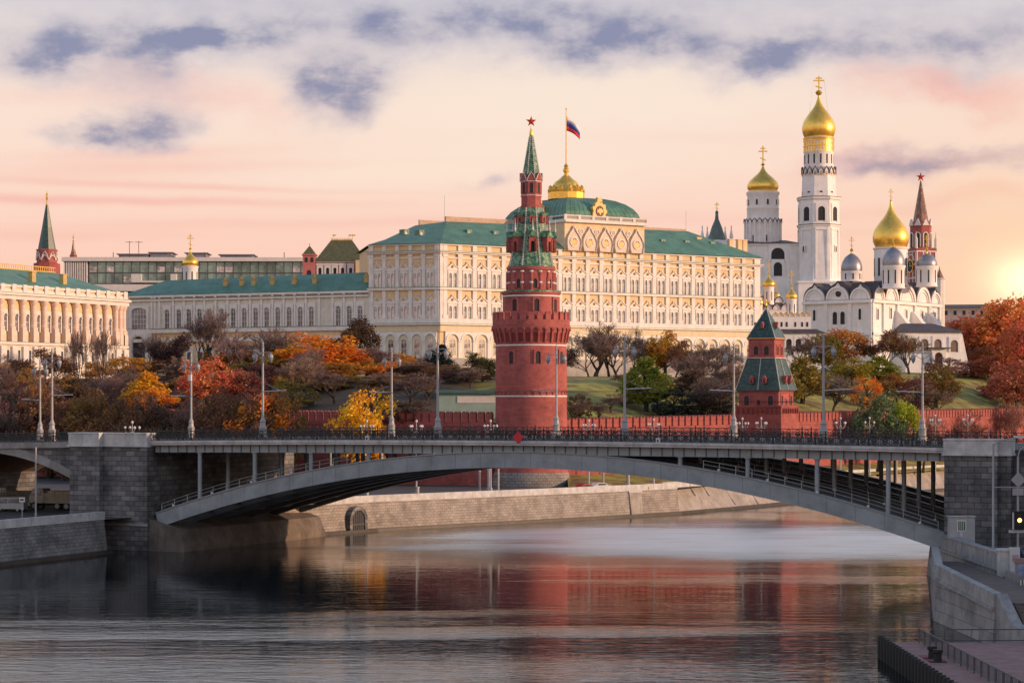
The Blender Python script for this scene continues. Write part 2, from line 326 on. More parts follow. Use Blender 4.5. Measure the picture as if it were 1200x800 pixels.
# ------------------------------------------------------------------ terrain
def interp(x, xs, ys):
    if x <= xs[0]: return ys[0]
    for i in range(len(xs)-1):
        if x <= xs[i+1]: t = (x-xs[i])/(xs[i+1]-xs[i]); return ys[i]+(ys[i+1]-ys[i])*t
    return ys[-1]
def sst(x, a, b): t = max(0, min(1, (x-a)/(b-a))); return t*t*(3-2*t)
WX = [-4000,-300,-110,-42,3.3,45,130,300,4000]; WY = [2600,570,462,420,397,432,560,800,4200]
def ywall(x): return interp(x, WX, WY)
def hill_z(x, y):
    d = y-ywall(x)
    z = interp(d, [0,15,35,60,80,110,190,600,6000], [14.2,15.6,19,23.6,25,25.7,26.5,28,30])
    z += 2.6*sst(x, 55, 110)*sst(d, 25, 90)
    z += .5*math.sin(x*.13+y*.05)*math.sin(y*.11)*sst(d, 3, 20)*(1-sst(d, 80, 130))
    return z
mb = MB()
xs = [-4000,-1500,-700,-400]+[-300+10*i for i in range(71)]+[600,1000,1800,4000]
ds = [1.6,5,10,15,22,30,38,46,54,62,70,80,95,110,150,190,260,400,800,2000,6000]
for d in ds:
    for x in xs: mb.v.append((x, ywall(x)+d, hill_z(x, ywall(x)+d)))
n = len(xs)
for j in range(len(ds)-1):
    for i in range(n-1): mb.f.append((j*n+i, j*n+i+1, (j+1)*n+i+1, (j+1)*n+i)); mb.mi.append(0)
struct('hill', mb, HILL, smooth=True)

QUAY = [(-110,190),(-90,222),(-61.6,265),(-52.5,287),(-44,302),(-29.5,324),(-20.8,336.5),(-2,355),(17,374),(29.6,388)]
QUAY2 = [(29.6,388),(40,404),(52,424),(70,452),(95,490),(150,565),(250,700)]
g = MB()
bank = [(-400,190)]+[(q[0]-.6, q[1]+.4) for q in QUAY]+[(q[0]-1.4, q[1]+3.4) for q in QUAY2[1:]]+[(260,745),(130,559),(45,431),(3.3,396),(-42,419),(-110,461),(-300,569)]
g.add([(p[0], p[1], 4.4) for p in bank], [tuple(range(len(bank)))])
struct('embankment_road', g, ASPH)
v = MB()
edge = [(10,391),(14,390),(22,396),(40,416),(58,438),(100,500),(160,585)]; top = [(10,401.7),(11,402.6),(12,403.4),(30,418.8),(45,432),(88,497),(130,560)]
for i in range(6): v.add([(*edge[i],4.53),(*edge[i+1],4.53),(*top[i+1],6.3),(*top[i],6.3)], [(0,1,2,3)])
for i in range(6): v.add([(edge[i][0],edge[i][1],4.4),(edge[i+1][0],edge[i+1][1],4.4),(*edge[i+1],4.53),(*edge[i],4.53)], [(0,1,2,3)])
struct('grass_verge', v, GRASS)
# ------------------------------------------------------------------ river
def water_mat():
    m, nt, b = nodes('river_water'); N, Lk = nt.nodes, nt.links
    b.inputs['Base Color'].default_value = (.006,.010,.012,1); b.inputs['Roughness'].default_value = .04; b.inputs['IOR'].default_value = 1.4
    tc = N.new('ShaderNodeTexCoord')
    def nz(sx, sy, scale, det, rough=.5, dist=0.0):
        mp = N.new('ShaderNodeMapping'); mp.inputs['Scale'].default_value = (sx, sy, 1); mp.inputs['Rotation'].default_value = (0,0,R(8)); Lk.new(tc.outputs['Object'], mp.inputs[0])
        t = N.new('ShaderNodeTexNoise'); t.inputs['Scale'].default_value = scale; t.inputs['Detail'].default_value = det; t.inputs['Roughness'].default_value = rough; t.inputs['Distortion'].default_value = dist
        Lk.new(mp.outputs[0], t.inputs['Vector']); return t.outputs[0]
    def M(op, a, b=0.0, c=None):
        n = N.new('ShaderNodeMath'); n.operation = op
        for i, q in enumerate((a, b, c)):
            if q is None: continue
            if isinstance(q, (int, float)): n.inputs[i].default_value = q
            else: Lk.new(q, n.inputs[i])
        return n.outputs[0]
    def ss(x, a, b):
        n = N.new('ShaderNodeMapRange'); n.interpolation_type = 'SMOOTHSTEP'; Lk.new(x, n.inputs[0]); n.inputs[1].default_value = a; n.inputs[2].default_value = b; return n.outputs[0]
    sp = N.new('ShaderNodeSeparateXYZ'); Lk.new(tc.outputs['Object'], sp.inputs[0]); x, y = sp.outputs[0], sp.outputs[1]
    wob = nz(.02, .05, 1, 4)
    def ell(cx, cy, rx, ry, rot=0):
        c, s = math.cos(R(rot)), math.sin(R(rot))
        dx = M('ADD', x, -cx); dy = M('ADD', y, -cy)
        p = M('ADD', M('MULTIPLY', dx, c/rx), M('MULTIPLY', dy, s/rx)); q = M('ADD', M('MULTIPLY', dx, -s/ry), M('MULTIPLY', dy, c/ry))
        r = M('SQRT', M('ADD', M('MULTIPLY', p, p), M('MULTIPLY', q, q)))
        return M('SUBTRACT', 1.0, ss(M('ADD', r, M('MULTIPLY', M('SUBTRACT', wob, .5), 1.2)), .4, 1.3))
    # wind-ruffled patches on the river, with brightness put in through raised reflectivity
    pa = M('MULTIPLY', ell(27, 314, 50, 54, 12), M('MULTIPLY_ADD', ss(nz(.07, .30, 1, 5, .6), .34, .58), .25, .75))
    pb = M('MAXIMUM', M('MAXIMUM', ell(-10, 189, 46, 5, 2), ell(-26, 160, 40, 12, 4)), M('MULTIPLY', ss(nz(.012, .05, 1, 3), .54, .72), .7))
    swell = nz(.16, .55, 1, 3, .5, .4); mid = nz(.5, 1.3, 1, 4, .55, .5); fine = nz(1.8, 3.6, 1, 3, .6)
    near = M('SUBTRACT', 1.0, ss(y, 172, 240))
    ks = M('MULTIPLY_ADD', pb, .06, M('MULTIPLY_ADD', near, .045, M('MULTIPLY_ADD', pa, .03, .028))); km = M('MULTIPLY_ADD', pb, .075, M('MULTIPLY_ADD', near, .026, M('MULTIPLY_ADD', pa, .03, .011))); kf = M('MULTIPLY_ADD', pb, .03, M('MULTIPLY_ADD', pa, .03, .002))
    h = M('ADD', M('MULTIPLY', swell, ks), M('ADD', M('MULTIPLY', mid, km), M('MULTIPLY', fine, kf)))
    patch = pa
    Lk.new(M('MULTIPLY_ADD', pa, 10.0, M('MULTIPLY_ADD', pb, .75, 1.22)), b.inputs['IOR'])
    bp = N.new('ShaderNodeBump'); bp.inputs['Strength'].default_value = .8; bp.inputs['Distance'].default_value = 1.0; Lk.new(h, bp.inputs['Height']); Lk.new(bp.outputs[0], b.inputs['Normal'])
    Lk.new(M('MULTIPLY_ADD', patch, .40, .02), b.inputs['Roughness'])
    return m
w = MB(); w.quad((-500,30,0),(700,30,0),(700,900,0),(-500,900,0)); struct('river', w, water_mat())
# ------------------------------------------------------------------ quay walls
def quay(pts, name, m, bat, label, cat='quay wall', ztop=4.4, par=1.05, flip=1, parm=CONC):
    t = thing(name, label, cat, (pts[0][0], pts[0][1], 0))
    o = Vector((pts[0][0], pts[0][1], 0)); ns = []
    V = [Vector((p[0], p[1], 0)) for p in pts]
    for i in range(len(V)):
        d = (V[min(i+1, len(V)-1)]-V[max(i-1, 0)]).normalized(); ns.append(Vector((-d.y, d.x, 0))*flip)      # towards the land
    def sw(prof): return [[V[i]+ns[i]*q[0]+Vector((0,0,q[1]))-o for q in prof] for i in range(len(V))]
    part('stone_face', MB().sweep(sw([(0,-1.5),(bat,ztop),(bat+1.2,ztop),(bat+1.2,-1.5)])), m, t)
    part('parapet', MB().sweep(sw([(bat-.12,ztop+.004),(bat-.12,ztop+par),(bat+.45,ztop+par),(bat+.45,ztop+.004)])), parm, t)
    part('waterline_ledge', MB().sweep(sw([(-.55,-1),(-.55,.42),(.4,.42),(.4,-1)])), ALGAE, t)
    return t
quay(QUAY[:4], 'quay_wall', MASONG, .7, 'worn grey quay wall with pale parapet at the left, before the masonry arch')
qw = quay(QUAY[4:], 'quay_wall', MASONL, .7, 'long pale stone quay wall curving away under the arch on the far bank')
quay(QUAY2, 'revetment', REVET, 3.6, 'sloping grey stone revetment at the water beyond the right half of the arch', 'quay wall')
# culvert mouth in the quay wall
d = (Vector(QUAY[6])-Vector(QUAY[5])).normalized(); s0 = hit(418, QUAY[5], d); c = Vector(QUAY[5])+d*s0
cu = thing('culvert_mouth', 'dark arched culvert mouth with a grille in the pale stone quay wall', 'culvert', (c.x, c.y, 0), math.atan2(d.y, d.x))
part('opening', MB().archpane(0, 3.0, -.3, 1.9, -.28), HOLE, cu)
part('stone_ring', MB().archring(0, 1.9, 1.5, 2.1, -.45, .5, 14).box(-2.1,-1.5,-.45,.5,-.5,1.9).box(1.5,2.1,-.45,.5,-.5,1.9), MASON, cu)
gr = MB()
for x in (-1,-.5,0,.5,1): gr.box(x-.05,x+.05,-.36,-.3,-.3,1.9+math.sqrt(2.25-x*x))
gr.box(-1.5,1.5,-.40,-.36,1.2,1.32); part('grille', gr, STEELD, cu)
# ------------------------------------------------------------------ the bridge
TH = R(24.8); BO = Vector((.73, 270, 0)); bd = Vector((math.cos(TH), -math.sin(TH), 0)); bn = Vector((math.sin(TH), math.cos(TH), 0))
def tx(px, w=0.0): return hit(px, BO+bn*w, bd)
def BP(t, w, z): return BO+bd*t+bn*w+Vector((0,0,z))
def camb(t): return -.40*(t/52.5)**2 if abs(t) < 70 else -.711-.0203*(abs(t)-70)
bridge = thing('arch_bridge', 'grey steel arch bridge with masonry piers spanning the river in the foreground', 'bridge', (BO.x, BO.y, 0), -TH)
WID = 35.5
def along(t0, t1, prof, m, name, n=40, parent=bridge, mats=None):
    secs = []
    for i in range(n+1):
        t = t0+(t1-t0)*i/n; secs.append([Vector((t, q[0], q[1]+camb(t))) for q in prof])
    return part(name, MB().sweep(secs), m, parent)
along(-130, 120, [(.6,14.42),(.6,14.94),(WID-.6,14.94),(WID-.6,14.42)], ASPH2, 'roadway', 60)
for y0, y1 in ((-.75,.6),(WID-.6,WID+.75)):
    along(-53.2, 53.0, [(y0,14.40),(y0,14.62),(y0-.1 if y0 < 0 else y0,14.66),(y0-.1 if y0 < 0 else y0,14.98),(y1,14.98),(y1,14.40)], CONC, 'cornice')
    along(-130, -65.2, [(y0,14.2),(y0,14.98),(y1,14.98),(y1,14.2)], CONC2, 'cornice', 10)
    along(62, 120, [(y0,14.2),(y0,14.98),(y1,14.98),(y1,14.2)], CONC2, 'cornice', 10)
def archz(t): u = t/52.5; return 13.5-8.5*u*u
NS = 56
for k in range(6):
    y0 = -.05+k*6.92; secs = []
    for i in range(NS+1):
        t = -52.8+105.6*i/NS; s = -17*t/52.5**2; dn = Vector((s, 0, -1)).normalized(); a = Vector((t, 0, archz(t))); b_ = a+dn*1.85
        secs.append([a+Vector((0,y0,0)), b_+Vector((0,y0,0)), b_+Vector((0,y0+1.0,0)), a+Vector((0,y0+1.0,0))])
    rb = part('arch_rib', MB().sweep(secs), STEELD if k else RIBM, bridge)  # inner ribs, flanges and girders use dark steel to put underside shade into colour
    fl = MB(); secs = []
    for i in range(NS+1):
        t = -52.8+105.6*i/NS; s = -17*t/52.5**2; up = Vector((-s,0,1)).normalized(); a = Vector((t, 0, archz(t)))+up*.02; b_ = a+up*.12
        secs.append([b_+Vector((0,y0-.14,0)), a+Vector((0,y0-.14,0)), a+Vector((0,y0+1.14,0)), b_+Vector((0,y0+1.14,0))])
    fl.sweep(secs)
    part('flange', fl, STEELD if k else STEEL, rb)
    # girder under the deck, with stiffeners
    yg = y0+.2; gm = MB()
    secs = [[Vector((t, yg, 13.28+camb(t)*.6)), Vector((t, yg+.5, 13.28+camb(t)*.6)), Vector((t, yg+.5, 14.395+camb(t))), Vector((t, yg, 14.395+camb(t)))] for t in [-53+106*i/40 for i in range(41)]]
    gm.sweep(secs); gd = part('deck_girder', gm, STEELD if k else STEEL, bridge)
    if k == 0:
        st = MB()
        sm_ = st.box(-.05, .05, -.09, -.003, 0, 1.03).mesh('stiffener', STEELD)
        for i in range(76): t = -52.2+i*1.392; ob('stiffener', sm_, gd, (t, yg, 13.34+camb(t)*.7))
    for t in (-46.2,-37.8,-29.4,-21,21,29.4,37.8,46.2):
        zt = 13.276+camb(t)*.6; zb = archz(t)+.1; r = .28
        cm = MB().lathe([(r,zb),(r,zt-.12),(.42,zt-.1),(.42,zt)], 12, (t, y0+.5)); part('column', cm, STEEL, bridge, smooth=True)
cb = MB()
for i in range(24):
    t = -48.3+i*4.2; z = archz(t)-1.0
    cb.box(t-.15, t+.15, 1.0, WID-1.0, z-.5, z+.3); 
    cb.box(t-.12, t+.12, .9, WID-.9, 13.5+camb(t), 14.2+camb(t))
part('cross_bracing', cb, STEELD, bridge)
# walkways with handrails along the rib tops on both haunches
for k in range(4):
    for sg in (-1, 1):
        hr = MB(); y = .2+k*6.92
        ts = [sg*(24+i*2.0) for i in range(15)]
        for dz in (.55, 1.0): hr.tube([(t, y, archz(t)+dz+.1) for t in ts], .035, 4)
        for t in ts: hr.box(t-.035, t+.035, y-.035, y+.035, archz(t)+.08, archz(t)+1.1)
        part('walkway_rail', hr, LAMPM, bridge)
        if k < 2:
            for t in ts[1::3]: part('floodlight', MB().lathe([(.05,0),(.17,.06),(.2,.2),(.12,.32)], 8), GLOBE, bridge, (t, y-.3, archz(t)+.12))
# masonry piers
def pier(t0, t1, ts, name='pier'):
    p = part(name, MB().box(t0, t1, -1.3, WID+1.3, -2, 13.76), MASON, bridge)
    part('buttress', MB().box(ts[0], ts[1], -2.3, -1.302, -2, 13.76), MASON, p)
    part('string_course', MB().box(t0-.15, t1+.15, -1.5, -1.305, 3.3, 3.62).box(ts[0]-.15, ts[1]+.15, -2.5, -2.305, 3.3, 3.62), CONC2, p)
    part('coping', MB().box(t0-.25, t1+.2, -1.65, 1.2, 13.764, 14.0).box(ts[0]-.2, ts[1]+.2, -2.65, -1.652, 13.764, 14.0).box(t0-.1, t1+.05, -1.5, .6, 14.002, 15.45).box(ts[0]-.05, ts[1]+.05, -2.5, -1.503, 14.002, 15.45).box(t0-.16, t1+.11, -1.6, .7, 15.453, 15.62).box(ts[0]-.11, ts[1]+.11, -2.6, -1.602, 15.453, 15.62), CONC, p)
    return p
lp = pier(-65.2, -53.3, (-65.0, -60.2))
rp = pier(53.1, 60.5, (53.3, 59.2))
part('abutment', MB().box(60.5, 120, .5, WID-.5, 1, 14.19), MASON, bridge)
fo = MB()
for (a, b_) in ((-53.29,-47.8),): fo.sweep([[Vector((a,y,-2)),Vector((b_,y,-2)),Vector((b_,y,.8)),Vector((b_-.9,y,2.9)),Vector((a,y,4.2))] for y in (-.9, WID+.9)])
part('footing', fo, mat('footing_stone', (.15,.125,.105), .9, .4, .4, streak=.5), bridge)
fo = MB().sweep([[Vector((52.6,y,-2)),Vector((53.09,y,-2)),Vector((53.09,y,4)),Vector((52.6,y,3))] for y in (-.9, WID+.9)]); part('footing', fo, CONC2, bridge)
# masonry approach arch over the left embankment road
tc_, hs, zs, rise = -82.2, 17.0, 8.9, 4.0; rr = (hs*hs+rise*rise)/(2*rise); zc = zs+rise-rr
def az_(t): return zc+math.sqrt(max(0, rr*rr-(t-tc_)**2))
ap = MB(); ts = [tc_-hs+2*hs*i/24 for i in range(25)]
for y0, y1 in ((-.3,.9),(WID-.9,WID+.3)):
    for a, b_ in zip(ts[:-1], ts[1:]): ap.pxz([(a,az_(a)),(b_,az_(b_)),(b_,14.19+camb(b_)),(a,14.19+camb(a))], y0, y1)
ap.box(-130, tc_-hs, -.3, WID+.3, 0, 13.0)
part('approach_wall', ap, MASON, bridge)
part('approach_ring', MB().sweep([[Vector((t,-.45,az_(t)-.01)),Vector((t,-.303,az_(t)-.01)),Vector((t,-.303,az_(t)+1.15)),Vector((t,-.45,az_(t)+1.15))] for t in ts]), CONC2, bridge)
part('vault', MB().sweep([[Vector((t,.91,az_(t)+.05)),Vector((t,WID-.91,az_(t)+.05)),Vector((t,WID-.91,az_(t)+.4)),Vector((t,.91,az_(t)+.4))] for t in ts]), VAULT, bridge)
# ------------------------------------------------------------------ railings of the bridge
def railing(w, t0, t1, label, sgn=-1):
    o = BP((t0+t1)/2, w, 0); tm = (t0+t1)/2
    r = thing('iron_railing', label, 'railing', o, -TH)
    pr = MB().lathe([(.13,0),(.13,.25),(.09,.3),(.09,1.2),(.14,1.24),(.06,1.36),(.10,1.46),(.03,1.62)], 6)
    pm = pr.mesh('post', IRON)
    L = 5.0; n = max(1, round((t1-t0)/L)); L = (t1-t0)/n; pats = MB()
    ts = []
    for i in range(n):
        a = t0+i*L; ts += [a, a+1.25]
    ts.append(t1)
    for a in ts: ob('post', pm, r, (a-tm, 0, 14.985+camb(a)))
    rails = MB()
    tt = [t0+(t1-t0)*i/30 for i in range(31)]
    for z0, z1, hw in ((.10,.19,.06),(1.16,1.26,.09),(.86,.90,.03)): rails.sweep([[Vector((t-tm,-hw,14.985+camb(t)+z0)),Vector((t-tm,hw,14.985+camb(t)+z0)),Vector((t-tm,hw,14.985+camb(t)+z1)),Vector((t-tm,-hw,14.985+camb(t)+z1))] for t in tt])
    rails.sweep([[Vector((t-tm,-.14,14.983+camb(t))),Vector((t-tm,.14,14.983+camb(t))),Vector((t-tm,.14,15.06+camb(t))),Vector((t-tm,-.14,15.06+camb(t)))] for t in tt])
    part('rail', rails, IRON, r)
    for a, b_ in zip(ts[:-1], ts[1:]):
        z = 14.985+camb((a+b_)/2); wd = b_-a; k = max(1, round(wd/1.25)); cw = wd/k; c_ = (a+b_)/2-tm
        x0 = a-tm
        for j in range(k):
            cx = x0+(j+.5)*cw
            for q in (-.42,-.14,.14,.42): pats.box(cx+q*cw-.035, cx+q*cw+.035, -.02, .02, z+.18, z+.88)
            ring = [(cx+.34*math.cos(v_*math.pi/5), 0, z+.52+.27*math.sin(v_*math.pi/5)) for v_ in range(11)]
            pats.tube(ring, .06, 4, False)
            for s_ in (-1,1): pats.tube([(cx-s_*cw*.46,0,z+.2),(cx,0,z+.52),(cx+s_*cw*.46,0,z+.85)], .05, 4)
            pats.tube([(cx-.3,0,z+.9),(cx-.12,0,z+1.1),(cx+.12,0,z+1.1),(cx+.3,0,z+.9)], .05, 4)
            pats.box(cx-.2, cx+.2, -.03, .03, z+.36, z+.68)
    part('ornament', pats, IRON, r)
    return r
railing(-.35, -55.2+1.8, 53.0, 'ornate black iron railing along the near side of the steel arch')
railing(WID+.3, -120, 120, 'black iron railing with leafy finials along the far side of the bridge')
railing(-.35, -125, -65.4, 'black iron railing above the masonry arch left of the grey pier')
# ------------------------------------------------------------------ lamps on the bridge
def lamp_mesh():
    d = {}
    d['pole'] = MB().lathe([(.20,0),(.17,3),(.15,7),(.12,11.6),(.12,12.0)], 12).mesh('pole', LAMPM, True)
    d['base'] = MB().lathe([(.62,0),(.62,.5),(.5,.62),(.5,1.5),(.56,1.6),(.40,1.75),(.34,2.3),(.42,2.4),(.24,2.75),(.22,2.9)], 8).mesh('base', LAMPM, True, 30)
    ca = MB().tube([(-1.35,0,11.3),(-.6,0,11.38),(0,0,11.3),(.6,0,11.38),(1.35,0,11.3)], .06, 6).tube([(-1.2,0,11.3),(-.5,0,10.75),(-.1,0,10.6)], .04, 6).tube([(1.2,0,11.3),(.5,0,10.75),(.1,0,10.6)], .04, 6)
    d['cross_arm'] = ca.mesh('cross_arm', LAMPM)
    d['finial'] = MB().lathe([(.12,12.0),(.2,12.1),(.08,12.25),(.14,12.45),(.02,12.9)], 8).mesh('finial', LAMPM, True)
    d['lantern'] = MB().lathe([(.03,.55),(.10,.40),(.30,.28),(.32,.06),(.34,0),(.31,-.04)], 12).mesh('lantern', LAMPM, True)
    d['lamp_glass'] = MB().lathe([(.30,-.04),(.29,-.24),(.21,-.46),(.10,-.62),(.03,-.74)], 12).mesh('lamp_glass', LGLASS, True)
    d['trolley_arm'] = MB().tube([(.1,0,6.3),(3.4,0,6.42)], .055, 6).tube([(.1,0,7.4),(2.6,0,6.42)], .014, 4).mesh('trolley_arm', GLOBE)
    return d
LM = lamp_mesh()
def bridge_lamp(px, w, arm, label, hsc=1.0):
    t = tx(px, w); p = BP(t, w, 14.99+camb(t))
    l = thing('street_lamp', label, 'street lamp', p, -TH, 'twin lantern lamps on the bridge', (1,1,hsc))
    for k in ('base','pole','cross_arm','finial'): ob(k, LM[k], l)
    for sx in (-1.2, 1.2):
        q = ob('lantern', LM['lantern'], l, (sx,0,10.72)); ob('lamp_glass', LM['lamp_glass'], q)
    if arm: ob('trolley_arm', LM['trolley_arm'], l, (0,0,0), math.pi if arm < 0 else 0)
for px, lab, arm in ((61,'taller of the two twin lantern lamps standing close together at the left end',1),(308,'twin lantern lamp in front of the orange tree and the crimson wall',1),(513,'twin lantern lamp in front of the dark spruce and the palace corner',0),
                     (732,'twin lantern lamp in front of the green tree right of the round red tower',1),(965,'twin lantern lamp just right of the small square red tower',1)): bridge_lamp(px, 1.2, arm, lab)
for px, lab, arm in ((47,'shorter of the two twin lantern lamps standing close together at the left end',-1),(224,'twin lantern lamp with a white box on its pole before the rust red tree',-1),(459,'twin lantern lamp right of the bright yellow tree',-1),(652,'twin lantern lamp standing against the round red tower',-1),
                     (860,'twin lantern lamp just left of the small square red tower',-1),(1081,'twin lantern lamp in front of the white cathedral porch',-1)): bridge_lamp(px, WID-2.0, arm, lab, .99)
t = tx(224, WID-2.0); p = BP(t, WID-2.0, 14.99+camb(t)); b_ = ob('pole_box', MB().box(-.28,.28,-.5,-.16,-.45,.45).mesh('pole_box', GLOBE), None, p+Vector((0,0,9.0)), -TH)
tag(b_, 'small white box mounted high on a lamp pole before the rust red tree', 'control box')
# red diamond navigation sign, small white boxes on the railing
p = BP(tx(607, -1), -.95, 0); sg = thing('navigation_sign', 'red diamond navigation sign hung on the railing at mid span', 'sign', (p.x,p.y,14.62), -TH)
part('panel', MB().pxz([(0,0),(.75,.75),(0,1.5),(-.75,.75)], -.04, .04), mat('sign_red', (.55,.02,.04), .5, .15), sg)
part('bracket', MB().box(-.05,.05,.05,.3,.3,1.2), IRON, sg)
for px, lab in ((430,'small white camera box on the railing below the yellow tree'),(771,'small white camera box on the railing right of the round tower')):
    t = tx(px, -.9); p = BP(t, -.75, 15.15+camb(t)); c_ = thing('camera_box', lab, 'camera', p, -TH)
    part('housing', MB().box(-.24,.24,-.2,.12,-.3,.32).box(-.28,.28,-.26,.14,.323,.37), GLOBE, c_); part('lens', MB().box(-.12,.12,-.225,-.203,-.12,.14), HOLE, c_)
# candelabra lamps on the far embankment road
def candelabra_meshes():
    a = MB().lathe([(.3,0),(.3,.9),(.16,1.1),(.12,5),(.10,10.2),(.22,10.35),(.08,10.6),(.05,11.7)], 10)
    for k in range(4):
        an = k*math.pi/2+.3; c, s = math.cos(an), math.sin(an)
        a.tube([(.05*c,.05*s,10.2),(.6*c,.6*s,10.0),(1.05*c,1.05*s,10.35),(1.15*c,1.15*s,10.75)], .05, 6)
    return a.mesh('post', LAMPM, True), MB().lathe([(.04,-.23),(.15,-.17),(.21,0),(.14,.17),(.04,.24)], 12).mesh('globe', GLOBE, True)
CM, CG = candelabra_meshes()
for px, Y, h, lab in ((155,342,1.0,'white globe candelabra lamp above the railing below the golden tree at left'),(430,362,1.0,'white globe candelabra lamp in front of the bright yellow tree'),(488,350,1.01,'white globe candelabra lamp in front of the crimson wall'),(575,366,1.0,'white globe candelabra lamp at the left foot of the round red tower'),(690,376,1.0,'white globe candelabra lamp at the right foot of the round red tower'),
                      (766,388,1.02,'white globe candelabra lamp midway between the two red towers'),(870,396,1.03,'left one of the two white globe candelabra lamps below the square red tower'),(892,400,1.03,'right one of the two white globe candelabra lamps below the square red tower'),(985,404,1.03,'white globe candelabra lamp left of the grey green willow'),(1019,412,1.03,'white globe candelabra lamp in front of the grey green willow'),(1096,424,1.06,'left one of the two white globe candelabra lamps near the right pier'),(1134,432,1.06,'right one of the two white globe candelabra lamps near the right pier')):
    c_ = thing('candelabra_lamp', lab, 'street lamp', (Xat(px, Y), Y, 4.404), .4*rng.random(), 'candelabra lamps on the embankment', (1,1,h*(11.2 if Y < 380 else 11.0)/10.9))
    ob('post', CM, c_)
    for k in range(4):
        an = k*math.pi/2+.3; ob('globe', CG, c_, (1.15*math.cos(an), 1.15*math.sin(an), 11.0))
    ob('globe', CG, c_, (0,0,11.8))
# trolley wires over the roadway
for k, w_ in enumerate((7.5, 28.0)):
    wr = MB(); pts = []
    for i in range(61):
        t = -100+200*i/60; pts.append(BP(t, w_, 21.2+camb(t)-.35*math.sin(math.pi*((i % 10)/10))))
    wr.tube(pts, .022, 4); o = part('trolley_wire', wr, IRON, None); tag(o, ('thin dark overhead wire along the near lane of the bridge','thin dark overhead wire along the far lane of the bridge')[k], 'wire', 'overhead wires above the bridge')
# ------------------------------------------------------------------ red fortress walls
MER = MB().pxz([(-.62,0),(.62,0),(.62,1.75),(.36,2.0),(0,1.55),(-.36,2.0),(-.62,1.75)], 0, .7).mesh('merlon', REDW)
SLIT = None
def fort_wall(a, b_, z0a, z0b, zta, ztb, label, name='fortress_wall'):
    A = Vector((*a, 0)); Bv = Vector((*b_, 0)); d = (Bv-A).normalized(); L = (Bv-A).length; rz = math.atan2(d.y, d.x)
    t = thing(name, label, 'fortress wall', (A.x, A.y, 0), rz)
    part('wall_body', MB().sweep([[Vector((0,0,z0a)),Vector((0,2.6,z0a)),Vector((0,2.6,zta-2.0)),Vector((0,0,zta-2.0))],[Vector((L,0,z0b)),Vector((L,2.6,z0b)),Vector((L,2.6,ztb-2.0)),Vector((L,0,ztb-2.0))]]), REDW, t)
    part('string_course', MB().sweep([[Vector((0,-.12,z)),Vector((0,-.003,z)),Vector((0,-.003,z+.25)),Vector((0,-.12,z+.25))] if i == 0 else [Vector((L,-.12,z2)),Vector((L,-.003,z2)),Vector((L,-.003,z2+.25)),Vector((L,-.12,z2+.25))] for i, z, z2 in ((0,zta-2.6,ztb-2.6),(1,zta-2.6,ztb-2.6))]), REDB, t)
    n = min(100, round(L/1.72))
    for i in range(n):
        x = (i+.5)*L/n; ob('merlon', MER, t, (x, 0, zta-2.002+(ztb-zta)*x/L), 0, (L/n/1.72, 1, 1))
    return t
fort_wall((-110,462), (-3.5,400.3), 4, 4, 18.4, 17.9, 'crimson brick wall with swallowtail merlons left of the round tower')
fort_wall((9.6,401.8), (43.6,431), 4, 4, 16.7, 17.3, 'orange red brick wall with merlons between the round tower and the square tower')
fort_wall((50.5,440.5), (130,560), 4, 5, 17.6, 18.2, 'long red brick wall with merlons running right from the square tower')
fort_wall((130,560), (230,700), 5, 6, 18.2, 18.6, 'red brick wall at the far right edge beyond the bridge pier')
# ------------------------------------------------------------------ round red tower
def star_mesh(r, th):
    m = MB(); pts = []
    for i in range(10):
        a = math.pi/2+i*math.pi/5; q = r if i % 2 == 0 else r*.40; pts.append((q*math.cos(a), q*math.sin(a)))
    vs = [(p[0],0,p[1]) for p in pts]+[(0,-th,0),(0,th,0)]
    fs = [(i,(i+1) % 10,10) for i in range(10)]+[((i+1) % 10,i,11) for i in range(10)]
    return m.add(vs, fs)
def cross_mb(z0, h, w, r=.09):
    m = MB(); m.box(-r,r,-r,r,z0,z0+h)
    m.box(-w/2,w/2,-r*.9,r*.9,z0+h*.66,z0+h*.66+2*r); m.box(-w*.27,w*.27,-r*.9,r*.9,z0+h*.82,z0+h*.82+2*r)
    m.pxz([(-w*.3,z0+h*.36),(-w*.3,z0+h*.36-r*2),(w*.3,z0+h*.22-r*2),(w*.3,z0+h*.22)][::-1], -r*.8, r*.8)
    return m
def onion(r, z0, h, neck=.62, peak=.05):     # profile of an onion dome: base z0, height h
    pr = []
    for k, (a, b) in enumerate(((neck+.18,0),(neck+.22,.02),(.90,.06),(.98,.14),(1.0,.22),(.97,.30),(.88,.40),(.72,.50),(.52,.60),(.34,.69),(.21,.78),(.12,.87),(.07,.95),(peak,1.0))): pr.append((r*a, z0+h*b))
    return pr
def put_windows(root, r, zlist, wm, pm, angs, name='window', flat=None):
    for z in zlist:
        for a in angs:
            q = ob(name, wm, root, (r*math.sin(a), -r*math.cos(a), z), a); ob('opening', pm, q)
def slit(w, h, m, proud=.16):
    s = MB().archplate(-w/2-.28, w/2+.28, 0, h+w/2+.35, w, h, -proud, .3)
    return s.mesh('window', m), MB().archpane(0, w, 0, h, -.03).mesh('opening', HOLE)
def polar(m, n, r, fn, a0=0.0, sel=None):
    for i in range(n):
        a = a0+2*math.pi*i/n; m.T = Matrix.Translation((r*math.sin(a), -r*math.cos(a), 0)) @ Matrix.Rotation(a, 4, 'Z'); fn(m)
    m.T = None
